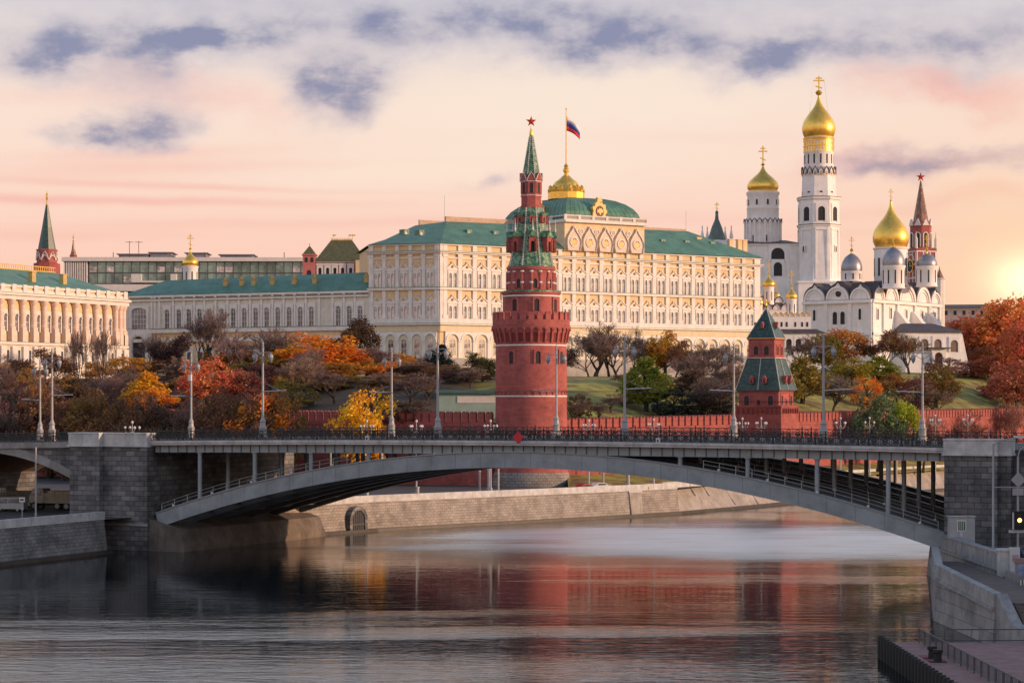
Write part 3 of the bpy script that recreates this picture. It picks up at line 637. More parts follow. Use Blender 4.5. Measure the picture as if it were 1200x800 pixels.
def vtower():
    Yt = 401.0; s = Yt/F; cx = 622.5
    t = thing('round_tower', 'tall round red brick tower with swallowtail battlements and green tiled tent spire', 'tower', (Xat(cx, Yt), Yt, 0))
    q = lambda py, hw: (hw*s, Zat(py, Yt))
    b = MB().lathe([q(590,43),q(553,43),q(466,41.6),q(465,42.0),q(405,41.4),q(402,41.4),q(393,42.6),q(385,45.2),q(378,45.4),q(377.5,44.0)], 64)
    part('body', b, REDB, t, smooth=True)
    pl = MB().lathe([q(600,47),q(568,46.2),q(553.6,44.2),q(552.5,43.2)], 48); part('stone_plinth', pl, brick('rubble_stone', (.30,.27,.24), (.22,.20,.18), (.12,.11,.1), .8, .5, (.9,.4), .04), t, smooth=True)
    for py, hw in ((464,42.05),(405,41.85),(347.5,33.9)):
        part('white_band', MB().lathe([q(py+.8,hw-.6),q(py+.8,hw),q(py-.8,hw),q(py-.8,hw-.6)], 64, cap=False), WTRIM, t)
    # blind arcade above the lower band
    ar = MB(); polar(ar, 34, 41.75*s, lambda m: m.archring(0, Zat(461, Yt), .42, .62, -.14, .2, 8).box(-.62,-.42,-.14,.2,Zat(463,Yt),Zat(461,Yt)).box(.42,.62,-.14,.2,Zat(463,Yt),Zat(461,Yt)))
    part('blind_arcade', ar, REDB, t)
    # machicolation corbels with dark arches between
    co = MB()
    def corb(m):
        m.sweep([[Vector((-.2,.75,z)),Vector((.2,.75,z)),Vector((.2,y,z)),Vector((-.2,y,z))] for z, y in ((Zat(402,Yt),.35),(Zat(398,Yt),.18),(Zat(386,Yt),-.14),(Zat(383,Yt),-.14))])
        m.archring(.68, Zat(388,Yt), .48, .9, -.12, .5, 6)
    polar(co, 32, 45.0*s, corb); part('corbel_ring', co, REDB, t)
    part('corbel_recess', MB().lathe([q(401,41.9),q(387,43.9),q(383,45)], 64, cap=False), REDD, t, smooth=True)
    part('parapet', MB().lathe([q(379,45.2),q(375.5,45.4),q(375.5,43.6),q(379,43.6)], 64, cap=False), REDB, t, smooth=True)
    mm = MB().pxz([(-.52,0),(.52,0),(.52,1.35),(.30,1.5),(0,1.15),(-.30,1.5),(-.52,1.35)], 0, .45).mesh('merlon', REDB)
    for i in range(28):
        a = 2*math.pi*i/28; ob('merlon', mm, t, (45.3*s*math.sin(a), -45.3*s*math.cos(a), Zat(375.8,Yt)), a)
    part('second_tier', MB().lathe([q(379,33.4),q(345.5,33.4),q(345.2,34.6),q(342.5,35.0),q(342.0,28.5)], 48), REDB, t, smooth=True)
    part('green_ledge', MB().lathe([q(343.0,35.2),q(341.6,35.2),q(340.4,29),q(340.3,27.8)], 48, cap=False), TENT, t)
    part('third_tier', MB().lathe([q(342.5,27.4),q(318,27.4),q(317,28.6),q(314,28.8),q(312.5,26.8)], 48), REDB, t, smooth=True)
    ec = MB(); polar(ec, 16, 27.6*s, lambda m: m.lathe([(.28,Zat(342,Yt)),(.28,Zat(318,Yt))], 8)); part('engaged_columns', ec, REDB, t, smooth=True)
    wc = MB(); polar(wc, 16, 27.6*s, lambda m: m.lathe([(.34,Zat(333,Yt)),(.36,Zat(332,Yt)),(.34,Zat(331,Yt))], 8).lathe([(.34,Zat(320,Yt)),(.36,Zat(319,Yt)),(.34,Zat(318.3,Yt))], 8)); part('white_capitals', wc, WTRIM, t)
    wm, pm = slit(.9, 1.75, REDB)
    put_windows(t, 41.5*s, [Zat(426.5,Yt)], wm, pm, [math.asin((px-cx)/41.5) for px in (599.5,630,656.5)]+[2.2,3.1,4.0])
    put_windows(t, 33.4*s, [Zat(365.5,Yt)], wm, pm, [math.asin((px-cx)/33.4) for px in (603.5,628.5,649.5)]+[2.2,3.1,4.0])
    wm2, pm2 = slit(.72, 1.3, REDB)
    put_windows(t, 27.4*s, [Zat(338.5,Yt)], wm2, pm2, [math.asin((px-cx)/27.4) for px in (608,626.8,643.2)]+[2.2,3.1,4.0])
    # tent roof
    sc_ = MB(); polar(sc_, 40, 26.9*s, lambda m: m.pxz([(-.3,Zat(312,Yt)),(-.28,Zat(314.5,Yt)),(0,Zat(316.3,Yt)),(.28,Zat(314.5,Yt)),(.3,Zat(312,Yt))], -.14, .1)); part('scalloped_eave', sc_, TENT, t)
    te = MB().lathe([q(312.5,27.2),q(300,24.2),q(272,18.6),q(244,14.6),q(243.5,13)], 16, a0=math.pi/16); part('tent_roof', te, TENT, t)
    for i in range(8):
        st = MB()
        a = math.pi/8+i*math.pi/4
        for k in range(24):
            py = 311-k*2.85; hw = interp(-py, [-312.5,-300,-272,-244], [27.4,24.4,18.8,14.8])
            x, y, z = hw*s*math.cos(a), hw*s*math.sin(a), Zat(py,Yt); st.box(x-.13,x+.13,y-.13,y+.13,z-.16,z+.16)
        part('ridge_beading', st, WTRIM, t)
    for i in range(8):
        a = i*math.pi/4+.06; r = 22.6*s
        l = part('dormer', MB().archplate(-.62,.62,0,2.6,.66,1.5,-.9,1.0).box(-.74,-.55,-1.02,-.6,0,2.2).box(.55,.74,-1.02,-.6,0,2.2), REDB, t, (r*math.sin(a),-r*math.cos(a),Zat(296,Yt)), a)
        part('opening', MB().archpane(0,.66,0,1.5,-.3), HOLE, l)
        part('gable', MB().pxz([(-.85,2.61),(.85,2.61),(.3,3.3),(0,3.8),(-.3,3.3)], -1.1, .9), TENT, l)
        part('pinnacle', MB().lathe([(.12,3.6),(.18,4.1),(.1,4.4),(.03,6.0)], 6, (0,-.9)), WTRIM, l)
        a2 = a+math.pi/8; l = part('small_dormer', MB().box(-.5,.5,-.5,.6,0,1.3), REDB, t, (16.9*s*math.sin(a),-16.9*s*math.cos(a),Zat(262,Yt)), a)
        part('opening', MB().archpane(0,.5,.15,.75,-.52), HOLE, l); part('gable', MB().pxz([(-.62,1.31),(.62,1.31),(0,2.0)], -.6, .6), TENT, l)
    part('lantern_drum', MB().lathe([q(244,13.6),q(242,13.6),q(241.5,12.6),q(231,12.6),q(230.5,13.2),q(229,13.2),q(228.5,12.6),q(215,12.6),q(214,13.4),q(212.5,13.4),q(212,11)], 8, a0=math.pi/8), REDB, t)
    wl, pl2 = slit(.62, 1.55, REDB, .1)
    put_windows(t, 11.7*s, [Zat(227,Yt)], wl, pl2, [i*math.pi/4 for i in range(8)])
    part('white_band', MB().lathe([q(213.6,13.6),q(212.8,13.6)], 8, a0=math.pi/8).lathe([q(230.2,13.4),q(229.4,13.4)], 8, a0=math.pi/8), WTRIM, t)
    kk = MB(); polar(kk, 8, 11.5*s, lambda m: m.pxz([(-.78,Zat(212.4,Yt)),(.78,Zat(212.4,Yt)),(.45,Zat(207,Yt)),(0,Zat(203,Yt)),(-.45,Zat(207,Yt))], -.25, .3)); part('gable_ring', kk, REDB, t)
    kw = MB(); polar(kw, 8, 11.5*s, lambda m: m.tube([(-.8,-.28,Zat(212.4,Yt)),(-.45,-.28,Zat(207,Yt)),(0,-.28,Zat(203,Yt)),(.45,-.28,Zat(207,Yt)),(.8,-.28,Zat(212.4,Yt))], .07, 4)); part('gable_trim', kw, WTRIM, t)
    part('spire', MB().lathe([q(213,11.6),q(204,10.4),q(158,2.0)], 8, a0=math.pi/8), TENT, t)
    for i in range(8):
        ss_ = MB()
        a = math.pi/8+i*math.pi/4
        for k in range(18):
            py = 204-k*2.5; hw = 10.6-(204-py)/46*8.4; x, y, z = hw*s*math.cos(a), hw*s*math.sin(a), Zat(py,Yt); ss_.box(x-.08,x+.08,y-.08,y+.08,z-.12,z+.12)
        part('ridge_beading', ss_, WTRIM, t)
    part('finial', MB().lathe([q(158.5,2.2),q(157,2.4),q(154.5,1.9),q(152,1.2),q(149,.7),q(147.5,.5)], 12), GOLD, t, smooth=True)
    sm = part('star', star_mesh(1.0, .28), STAR, t, (0,0,Zat(142.5,Yt)), R(12))
    part('star_edge', MB().tube([(p[0]*1.02,0,p[1]*1.02) for p in [((.98 if i % 2 == 0 else .39)*math.cos(math.pi/2+i*math.pi/5),(.98 if i % 2 == 0 else .39)*math.sin(math.pi/2+i*math.pi/5)) for i in range(11)]], .05, 4), GOLD, sm)
vtower()
# ------------------------------------------------------------------ small square tower
def stower():
    Yt = 436.0; s = Yt/F; rz = -R(27.5)
    t = thing('square_tower', 'small square red brick tower with two dark green tiled tents', 'tower', (Xat(898, Yt), Yt, 0), rz)
    Z = lambda py: Zat(py, Yt)
    def sq(prof, h0=0): return MB().lathe([(r*math.sqrt(2), z) for r, z in prof], 4, a0=math.pi/4)
    part('base', sq([(5.15,3),(4.95,Z(478)),(5.1,Z(477)),(5.1,Z(475)),(4.4,Z(474.8))]), REDW, t)
    bw = MB()
    for a in range(4):
        bw.T = Matrix.Rotation(a*math.pi/2,4,'Z')
        for k in range(9): bw.box(-4+k*1.0-.12, -4+k*1.0+.25, -5.2, -4.9, Z(484), Z(478.6))
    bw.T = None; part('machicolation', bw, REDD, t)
    part('lower_tier', sq([(4.15,Z(475)),(4.15,Z(459)),(4.4,Z(458)),(4.4,Z(456.8)),(4.0,Z(456.6))]), REDB, t)
    part('lower_tent', sq([(4.65,Z(457.2)),(4.6,Z(456.2)),(3.6,Z(436)),(2.98,Z(420.8)),(2.7,Z(420.6))]), TENTD, t)
    part('upper_tier', sq([(2.85,Z(420.9)),(3.05,Z(419.8)),(3.05,Z(418.6)),(2.72,Z(418.4)),(2.72,Z(399)),(2.95,Z(398)),(2.95,Z(396.4)),(2.4,Z(396.2))]), REDB, t)
    part('white_band', sq([(3.09,Z(419.9)),(3.09,Z(419.2))]), WTRIM, t); part('gilt_band', sq([(3.0,Z(396.9)),(3.0,Z(396.2))]), GOLDP, t)
    part('upper_tent', sq([(2.95,Z(396.2)),(.12,Z(362)),(.08,Z(360.5))]), TENTD, t)
    part('finial', MB().lathe([(.14,Z(361)),(.3,Z(359)),(.12,Z(357.5)),(.05,Z(351))], 8).box(-.03,.75,-.03,.03,Z(355),Z(352.5)), GOLD, t)
    for a in range(4):
        s1, s2, s3 = MB(), MB(), MB()
        for q_ in (s1,s2,s3): q_.T = Matrix.Rotation(a*math.pi/2,4,'Z')
        for k in range(22):
            f = k/21; r = 4.62+(3.0-4.62)*f; z = Z(456)+(Z(421)-Z(456))*f; s1.box(-r-.07,-r+.07,-r-.07,-r+.07,z-.1,z+.1)
            s2.box(-.07,.07,-r-.07,-r+.07,z-.1,z+.1)
            r = 2.95*(1-f)+.1*f; z = Z(396)+(Z(362)-Z(396))*f; s3.box(-r-.06,-r+.06,-r-.06,-r+.06,z-.1,z+.1)
        for q_ in (s1,s2,s3): part('ridge_beading', q_, WTRIM, t)
    wm, pm = slit(1.0, 1.35, REDB, .12); ws, ps = slit(.7, .7, REDB, .12); wu, pu = slit(.95, 1.25, REDB, .12)
    for a in range(4):
        A = a*math.pi/2
        def at(x, r, z, m1, m2, nm='window'):
            q = ob(nm, m1, t, (x*math.cos(A)+r*math.sin(A), x*math.sin(A)-r*math.cos(A), z), A); ob('opening', m2, q); return q
        for x, m1, m2 in ((-2.5,wm,pm),(0,ws,ps),(2.5,wm,pm)): at(x, 4.15, Z(475)+.1, m1, m2)
        for x in (-1.1,1.1): at(x, 2.72, Z(416), wu, pu)
        for x in (-1.35,1.35):
            d = part('dormer', MB().box(-.4,.4,-.5,.9,0,1.0).pxz([(-.5,1.003),(.5,1.003),(0,1.6)],-.6,.9), REDB, t, (x*math.cos(A)+4.25*math.sin(A), x*math.sin(A)-4.25*math.cos(A), Z(449.5)), A); part('opening', MB().archpane(0,.36,.15,.6,-.52), HOLE, d)
        d = part('dormer', MB().box(-.25,.25,-.4,.7,0,.8).pxz([(-.33,.803),(.33,.803),(0,1.3)],-.5,.6), REDB, t, (2.0*math.sin(A), -2.0*math.cos(A), Z(385)), A)
        part('balcony_rail', MB().tube([(-4.6,-4.75,Z(470.3)),(4.6,-4.75,Z(470.3))], .06, 4), IRON, t, rz=A)
stower()
# ------------------------------------------------------------------ the great palace
class Pal: pass
def pal():
    O = (-19.7, 600.0); E = (74.3, 662.0); d = Vector((E[0]-O[0], E[1]-O[1])).normalized(); L = math.hypot(E[0]-O[0], E[1]-O[1]); rz = math.atan2(d.y, d.x)
    p = thing('great_palace', 'huge ochre and white three storey palace with green roof and gilded cupola', 'palace', (*O, 0), rz)
    Z = lambda py: Zat(py, 600)
    zb, z1, z2, z3, ze = 24.5, Z(384), Z(376.5), Z(338), Z(285)          # base, arcade cornice, first string, second string, eave
    row1, row2 = Z(336.6), Z(375.4)
    # window meshes shared by every bay
    s = MB()
    for x in (-.72,.72): s.archplate(x-.72, x+.72, 0, 4.75, .92, 3.55, -.34, .1)
    s.box(-1.72,1.72,-.5,-.345,-.28,-.003); s.box(-1.46,-1.3,-.48,-.343,0,4.3); s.box(1.3,1.46,-.48,-.343,0,4.3); s.box(-1.66,1.66,-.52,.05,4.753,5.0)
    WIN = s.mesh('window', WHITE)
    pn = MB()
    for x in (-.72,.72): pn.archpane(x, .92, 0, 3.55, -.05)
    PANE = pn.mesh('pane', GLASS)
    mu = MB()
    for x in (-.72,.72): mu.box(x-.045,x+.045,-.13,-.07,0,3.9).box(x-.46,x+.46,-.125,-.072,2.35,2.46)
    MUL = mu.mesh('mullion', WHITE)
    pd = MB().pxz([(-1.75,5.003),(1.75,5.003),(1.6,5.35),(.6,6.0),(.2,6.4),(0,6.95),(-.2,6.4),(-.6,6.0),(-1.6,5.35)], -.3, .02)
    for sx in (-1,1): pd.sweep([[Vector((sx*x,y,z+dz)) for y, dz in ((-.55,0),(-.303,0),(-.303,.3),(-.55,.3))] for x, z in ((1.9,5.1),(1.6,5.4),(.65,6.05),(.25,6.45),(.02,7.0))])
    PED = pd.mesh('pediment', WHITE)
    sh = MB().lathe([(.05,0),(.32,.2),(.42,.5),(.3,.85),(.05,1.0)], 10, (0,-.35)); SHELL = sh.mesh('boss', GOLDP, True)
    a = MB().archplate(-2.2,2.2,0,7.2,3.3,4.85,-.42,.1).archring(0,4.85,1.66,2.0,-.6,-.423,14)
    a.box(-2.22,-1.7,-.6,-.425,4.4,4.84).box(1.7,2.22,-.6,-.425,4.4,4.84)
    ARC = a.mesh('arcade_bay', WHITE)
    a2 = MB().archplate(-1.65,1.65,.0,6.55,1.75,4.3,-.16,.0,za=.9); AIN = a2.mesh('window', mat('cream_plaster', (.70,.62,.47), .85, .1, .5, streak=.1))
    APN = MB().archpane(0,1.75,.9,4.3,-.05).mesh('pane', GLASS)
    AMU = MB().box(-.05,.05,-.13,-.07,.9,5.1).box(-.87,.87,-.125,-.072,2.6,2.72).box(-.87,.87,-.124,-.073,4.2,4.32).mesh('mullion', WHITE)
    def face(L, n, mg, rx, ox, oy, dep, wname):
        root = p
        def PP(name, mb, m, par=root): return part(name, mb, m, par, (ox, oy, 0), rx)
        bw = (L-2*mg)/n; k = bw/4.72
        PP(wname, MB().box(0, L, 0, dep, zb, ze-.4), OCHRE)
        PP('plinth', MB().box(-.1, L+.1, -.9, -.003, zb, 31.6), GREYST)
        pil = MB()
        for i in range(n+1):
            x = mg+i*bw; w_ = .62*k if 0 < i < n else .62
            for za, zc_ in ((z2+.9, z3-.35),(z3+.45, Z(297)),(Z(294), ze-.45)): pil.box(x-w_, x+w_, -.42, -.003, za, zc_)
            pil.box(x-w_-.18, x+w_+.18, -.6, -.425, Z(300.5), Z(297.4)); pil.box(x-w_-.15, x+w_+.15, -.55, -.424, z2+.9, z2+1.9)
        if mg > 1.2: pil.box(-.05, mg-.63, -.35, -.004, z2+.9, ze-.45).box(L-mg+.63, L+.05, -.35, -.004, z2+.9, ze-.45)
        PP('pilasters', pil, WHITE)
        cor = MB().box(-.3, L+.3, -.75, -.004, z3-.3, z3+.4).box(-.35, L+.35, -.85, -.004, z2-.5, z2+.85).box(-.5, L+.5, -1.2, -.004, z2-.9, z2-.503)
        cor.box(-.3, L+.3, -.7, -.004, Z(297)+.0, Z(295.2)).box(-.7, L+.7, -1.25, -.004, Z(295.2)+.003, Z(294)).box(-.2, L+.2, -.55, -.004, ze-.44, ze-.05).box(-.05, L+.05, -.3, -.004, Z(302.5), Z(300.6))
        PP('cornice', cor, WHITE)
        PP('green_flashing', MB().box(-.75, L+.75, -1.32, -.006, Z(294)+.003, Z(294)+.14).box(-.55, L+.55, -1.26, -.006, z2-.497+.0, z2-.40).box(-.32, L+.32, -.9, -.006, z3+.403, z3+.5), GREENR)
        PP('arcade_frieze', MB().box(-.1, L+.1, -.5, -.004, 31.6+7.21, z2-.905), mat('pale_ochre', (.70,.60,.42), .85, .1, .5, streak=.15))
        for i in range(n):
            x = mg+(i+.5)*bw
            def put(nm, me, z, par): 
                c_, s_ = math.cos(rx), math.sin(rx); return ob(nm, me, par, (ox+x*c_, oy+x*s_, z), rx, (k,1,1))
            for z in (row1, row2):
                q = put('window', WIN, z, p); ob('pane', PANE, q); ob('mullion', MUL, q); ob('pediment', PED, q); ob('boss', SHELL, q, (0,-.2,5.35), 0, .8)
            q = put('arcade_bay', ARC, 31.6, p); q.scale = (bw/4.4, 1, 1)
            for nm, me in (('window',AIN),('pane',APN),('mullion',AMU)): ob(nm, me, q)
    face(L, 23, 1.6, 0, 0, 0, 14, 'wall')
    # left front, turned away from the sun
    dl = Vector((-.955, .296)).normalized(); Ll = 20.6
    ang = math.atan2(-dl.y, -dl.x)-rz                                     # local heading of the left face, left to right
    c_, s_ = math.cos(-rz), math.sin(-rz); lx, ly = dl.x*Ll*c_-dl.y*Ll*s_, dl.x*Ll*s_+dl.y*Ll*c_
    face(Ll, 5, .75, ang, lx, ly, 14, 'wall_wing')
    # core of the block and the right return wall
    part('block', MB().pxy([(lx+1,ly+1.0),(.6,1.0),(L-.5,13.9),(L-.5,42),(20,48),(lx+14,ly+30)], zb, ze-.45), OCHRE, p)
    part('return_wall', MB().box(L-.3, L+.2, 14.01, 40, zb, ze-.45), WHITE, p)
    # roofs: a hip over the left wing and a long ridge
    def rl(px, py, dep):                                                   # point above the facade line, dep metres inside
        k = (px-600)/F; oo = Vector(O)+Vector((-d.y, d.x))*dep; sN = (k*oo.y-oo.x)/(d.x-k*d.y); yy = oo.y+d.y*sN; return Vector((sN, dep, Zat(py, yy)))
    e0 = Vector((lx-.6, ly-.9, ze)); e1 = Vector((-.3,-1.1,ze)); e2 = Vector((L+.9,-1.1,ze)); e3 = Vector((L+.9,40,ze)); e4 = Vector((lx+14,ly+32,ze))
    r0 = rl(523,259.5,13); r1 = rl(806,271,13); r2 = Vector((r1.x, 30, r1.z)); r3 = Vector((r0.x, 30, r0.z))
    rf = MB().add([e0,e1,e2,e3,e4,r0,r1,r2,r3], [(0,1,5),(1,2,6,5),(2,3,7,6),(3,4,8,7),(4,0,5,8),(5,6,7,8)])
    part('roof', rf, GREENR, p)
    part('roof_parapet', MB().box(r0.x+.3, r1.x-.3, 13.6, 14.2, r0.z-.6, r0.z+1.5).box(r0.x+.3, r1.x-.3, 28, 28.6, r0.z-.6, r0.z+1.5), mat('ridge_parapet', (.50,.36,.26), .85), p)
    sl_ = (r0.z-ze)/14.1
    for px in (457,548,579,775,803,833,481):
        v = rl(px, 280, 7); z = ze+sl_*(7+1.1)
        if px in (457,481): v = Vector(((e0.x+e1.x)/2+(px-470)*.2, 2.5, 0)); z = ze+3.0 if px == 457 else ze+3.0
        dm = part('roof_window', MB().archplate(-.8,.8,0,1.4,.9,.5,-.2,2.4), GREENR, p, (v.x, v.y-.9, z-.9)); part('pane', MB().archpane(0,.9,0,.5,-.05), WTRIM, dm)
    for px in (818,856,866,872): 
        v = rl(px, 285, 9); part('chimney', MB().box(-.8,.8,-.6,.6,-2,2.2).box(-.95,.95,-.75,.75,2.203,2.5), OCHRE, p, (v.x, 9, ze+sl_*7))
    for px, py in ((521,229),(804,247)):
        v = rl(px, py, 14); part('roof_mast', MB().tube([(0,0,r0.z),(0,0,v.z)], .09, 5), WTRIM, p, (v.x, 14, 0))
    # raised centre with keel shaped gables
    xa, xb = rl(660,270,0).x, rl(752,270,0).x; zt = Z(258.5)+2.2; 
    zt = rl(700,261.5,-.5).z
    part('attic', MB().box(xa-.2, xb+.2, -1.0, 33, ze-.5, zt-.2), mat('attic_plaster', (.74,.56,.36), .85, .12), p)
    n = 5; bw = (xb-xa)/n
    kg = MB(); kr = MB()
    for i in range(n):
        c = xa+(i+.5)*bw; z0 = ze-.4; h = zt-1.3-z0
        pts = [(.40*bw*math.cos(t_), z0+h*.34+.40*bw*math.sin(t_)*1.0) for t_ in [-.9+.18*j for j in range(11)]]
        outl = [(.37*bw,z0),(.44*bw,z0+.25*h),(.42*bw,z0+.45*h),(.28*bw,z0+.66*h),(.12*bw,z0+.82*h),(0,z0+h)]
        full = [(c+x, z) for x, z in outl]+[(c-x, z) for x, z in outl[-2::-1]]
        kg.pxz(full, -1.35, -1.002)
        kr.sweep([[Vector((x,y,z+dz)) for y, dz in ((-1.75,-.16),(-1.353,-.16),(-1.353,.3),(-1.75,.3))] for x, z in full])
        kr.archring(c, z0+.36*h, .19*bw, .25*bw, -1.6, -1.353, 14); kr.archring(c, z0+.36*h, -.19*bw, -.25*bw, -1.6, -1.354, 14)
        if i < n-1:
            mcx = c+bw/2; kr.archring(mcx, z0+.80*h, .10*bw, .15*bw, -1.3, -1.003, 10); kr.archring(mcx, z0+.80*h, -.10*bw, -.15*bw, -1.3, -1.004, 10)
            kg.lathe([(.06*bw,-.2),(.06*bw,.2)], 8, (0,0)); kg.v[-16:] = [(mcx+q[0], -1.15+q[2]*.6, z0+.8*h+q[1]) for q in kg.v[-16:]]
    part('gable_panels', kg, mat('rosy_panel', (.74,.58,.47), .85, .12), p); part('gable_mouldings', kr, WHITE, p)
    em = MB()
    for i in range(n):
        c = xa+(i+.5)*bw; z = ze-.4+.36*(zt-1.3-ze+.4); 
        em.pxz([(c-.5,z-.9),(c+.5,z-.9),(c+.95,z-.1),(c+.8,z+.7),(c+.3,z+.35),(c,z+.95),(c-.3,z+.35),(c-.8,z+.7),(c-.95,z-.1)], -1.55, -1.356)
    part('gilded_arms', em, GOLDP, p)
    part('attic_cornice', MB().box(xa-.7, xb+.7, -2.2, 33.5, zt-.19, zt+.35), WHITE, p)
    ba = MB()
    for a_, b_, y0, y1 in ((xa-.6,xb+.6,-2.1,-1.8),):
        ba.box(a_,b_,y0,y1,zt+.353,zt+.7); ba.box(a_,b_,y0,y1,zt+1.5,zt+1.85)
        for i in range(7): x = a_+(b_-a_)*i/6; ba.box(x-.45,x+.45,y0-.05,y1+.05,zt+.355,zt+1.95)
    for i in range(6): y = -1.7+i*6.9; ba.box(xa-.62,xa-.3,y-.3,y+.3,zt+.356,zt+1.95); ba.box(xb+.3,xb+.62,y-.3,y+.3,zt+.356,zt+1.95)
    for x in (xa-.6,xb+.3): ba.box(x,x+.3,-1.75,33,zt+1.5,zt+1.84).box(x,x+.3,-1.75,33,zt+.354,zt+.7)
    part('balustrade', ba, WTRIM, p); part('balustrade_infill', MB().box(xa-.45,xb+.45,-1.95,-1.9,zt+.71,zt+1.49), GREYST, p)
    # four sided domed roof
    xd0, xd1 = xa+.4, xb-.6; xm = (xd0+xd1)/2; hd = rl(675,233.5,13).z-(zt+.35); prof = []
    for f, zf in ((1.0,0),(.985,.18),(.95,.38),(.88,.58),(.77,.76),(.63,.9),(.47,.985),(.40,1.0)): prof.append((f,zf))
    dm = MB(); hx, hy = (xd1-xd0)/2, 16.2; cy = 15.6
    dm.sweep([[Vector((xm-hx*f,cy-hy*f,zt+.35+hd*zf)),Vector((xm+hx*f,cy-hy*f,zt+.35+hd*zf)),Vector((xm+hx*f,cy+hy*f,zt+.35+hd*zf)),Vector((xm-hx*f,cy+hy*f,zt+.35+hd*zf))] for f, zf in prof])
    part('dome_roof', dm, GREENR, p)
    se = MB()
    for i in range(17):
        u = -1+2*i/16
        se.tube([(xm+hx*f*u, cy-hy*f-.03, zt+.35+hd*zf) for f, zf in prof], .06, 4); se.tube([(xm+hx*f+.03, cy+hy*f*u, zt+.35+hd*zf) for f, zf in prof], .06, 4); se.tube([(xm-hx*f-.03, cy+hy*f*u, zt+.35+hd*zf) for f, zf in prof], .06, 4)
    part('roof_seams', se, GREENR, p)
    # emblem medallions
    def medal(x, y, z, a):
        q = part('medallion', MB().pxz([(2.6*(1+.10*math.cos(9*t_))*math.cos(t_), 2.9*(1+.10*math.cos(9*t_))*math.sin(t_)) for t_ in [2*math.pi*i/45 for i in range(45)]], -.5, .9).box(-.9,.9,-.5,.8,2.6,3.7).pxz([(-.5,3.7),(.5,3.7),(.9,4.3),(-.9,4.3)],-.4,.5), GOLDP, p, (x,y,z), a, .92)
        part('shield', MB().pxz([(1.5*math.cos(t_),1.7*math.sin(t_)) for t_ in [2*math.pi*i/24 for i in range(24)]], -.62, -.503), mat('maroon', (.12,.03,.025), .6), q)
        part('eagle', MB().pxz([(-.25,-1.1),(.25,-1.1),(.35,-.4),(1.1,-.5),(1.2,.7),(.55,.35),(.5,1.05),(.1,.85),(-.1,.85),(-.5,1.05),(-.55,.35),(-1.2,.7),(-1.1,-.5),(-.35,-.4)], -.75, -.623), GOLDP, q)
    md = rl(698,250,1.5); medal(md.x, cy-hy*.955-.25, zt+.35+hd*.40, 0)
    medal(xm-hx*.955-.25, cy-2, zt+.35+hd*.40, -math.pi/2)
    # gilded cupola with the flag pole
    ccx = rl(663.5,220,15.6).x; Yc = O[1]+d.y*ccx+d.x*15.6; zz = lambda py: Zat(py, Yc)
    sc_ = Yc/F
    cu = MB().lathe([(21.5*sc_,zz(234)),(21.5*sc_,zz(226)),(22.3*sc_,zz(225.5)),(19*sc_,zz(223.8)),(17.4*sc_,zz(221.5)),(16.2*sc_,zz(218)),(13.2*sc_,zz(213.5)),(9*sc_,zz(210.5)),(6.6*sc_,zz(208.5)),(4.8*sc_,zz(206.5)),(3*sc_,zz(205.5)),(2*sc_,zz(203)),(3.6*sc_,zz(201)),(3.8*sc_,zz(199)),(2.2*sc_,zz(196)),(2.8*sc_,zz(194.5)),(1.0*sc_,zz(192)),(.6*sc_,zz(190))], 12)
    q = part('gilded_cupola', cu, GOLD, p, (ccx, 15.6, 0), smooth=True, ang=25)
    for i in range(12):
        a_ = 2*math.pi*i/12+.13; part('gilded_bracket', MB().lathe([(.35,zz(226)),(.9,zz(223.5)),(.5,zz(221)),(.6,zz(219.5)),(.1,zz(217.5))], 8), GOLD, q, (4.7*math.cos(a_), 4.7*math.sin(a_), 0))
    part('flag_pole', MB().tube([(0,0,zz(191)),(0,0,zz(129))], [.17,.1], 8).lathe([(.05,zz(129)),(.2,zz(128)),(.02,zz(126))], 8), GOLDP, p, (ccx, 15.6, 0))
    wpos = Vector((O[0],O[1],0))+Vector((d.x,d.y,0))*ccx+Vector((-d.y,d.x,0))*15.6
    return wpos, zz
PALC, PZ = pal()
def flag():
    f = thing('flag', 'white, blue and red striped flag drooping from the pole on the gilded cupola', 'flag', (PALC.x+.12, PALC.y, 0)); z0 = PZ(136.5); z1 = PZ(153.5); W, H = 16*.2415*1.12, (z0-z1)
    for k, (nm, m) in enumerate((('white_stripe',FLAGW),('blue_stripe',FLAGB),('red_stripe',FLAGR))):
        b = MB(); nu = 16
        row = lambda v: [(u/nu*W*(1-.10*(u/nu)), .45*math.sin(u/nu*7+v*.9)*(u/nu)**.6, z0-v*H*(1-.35*u/nu)-(u/nu)**1.25*H*.93) for u in range(nu+1)]
        ra, rb_ = row(k/3), row((k+1)/3); b.v = ra+rb_; b.f = [(i, nu+1+i, nu+2+i, i+1) for i in range(nu)]; b.mi = [0]*nu
        o = part(nm, b, m, f, smooth=True); md = o.modifiers.new('thick','SOLIDIFY'); md.thickness = .02
flag()
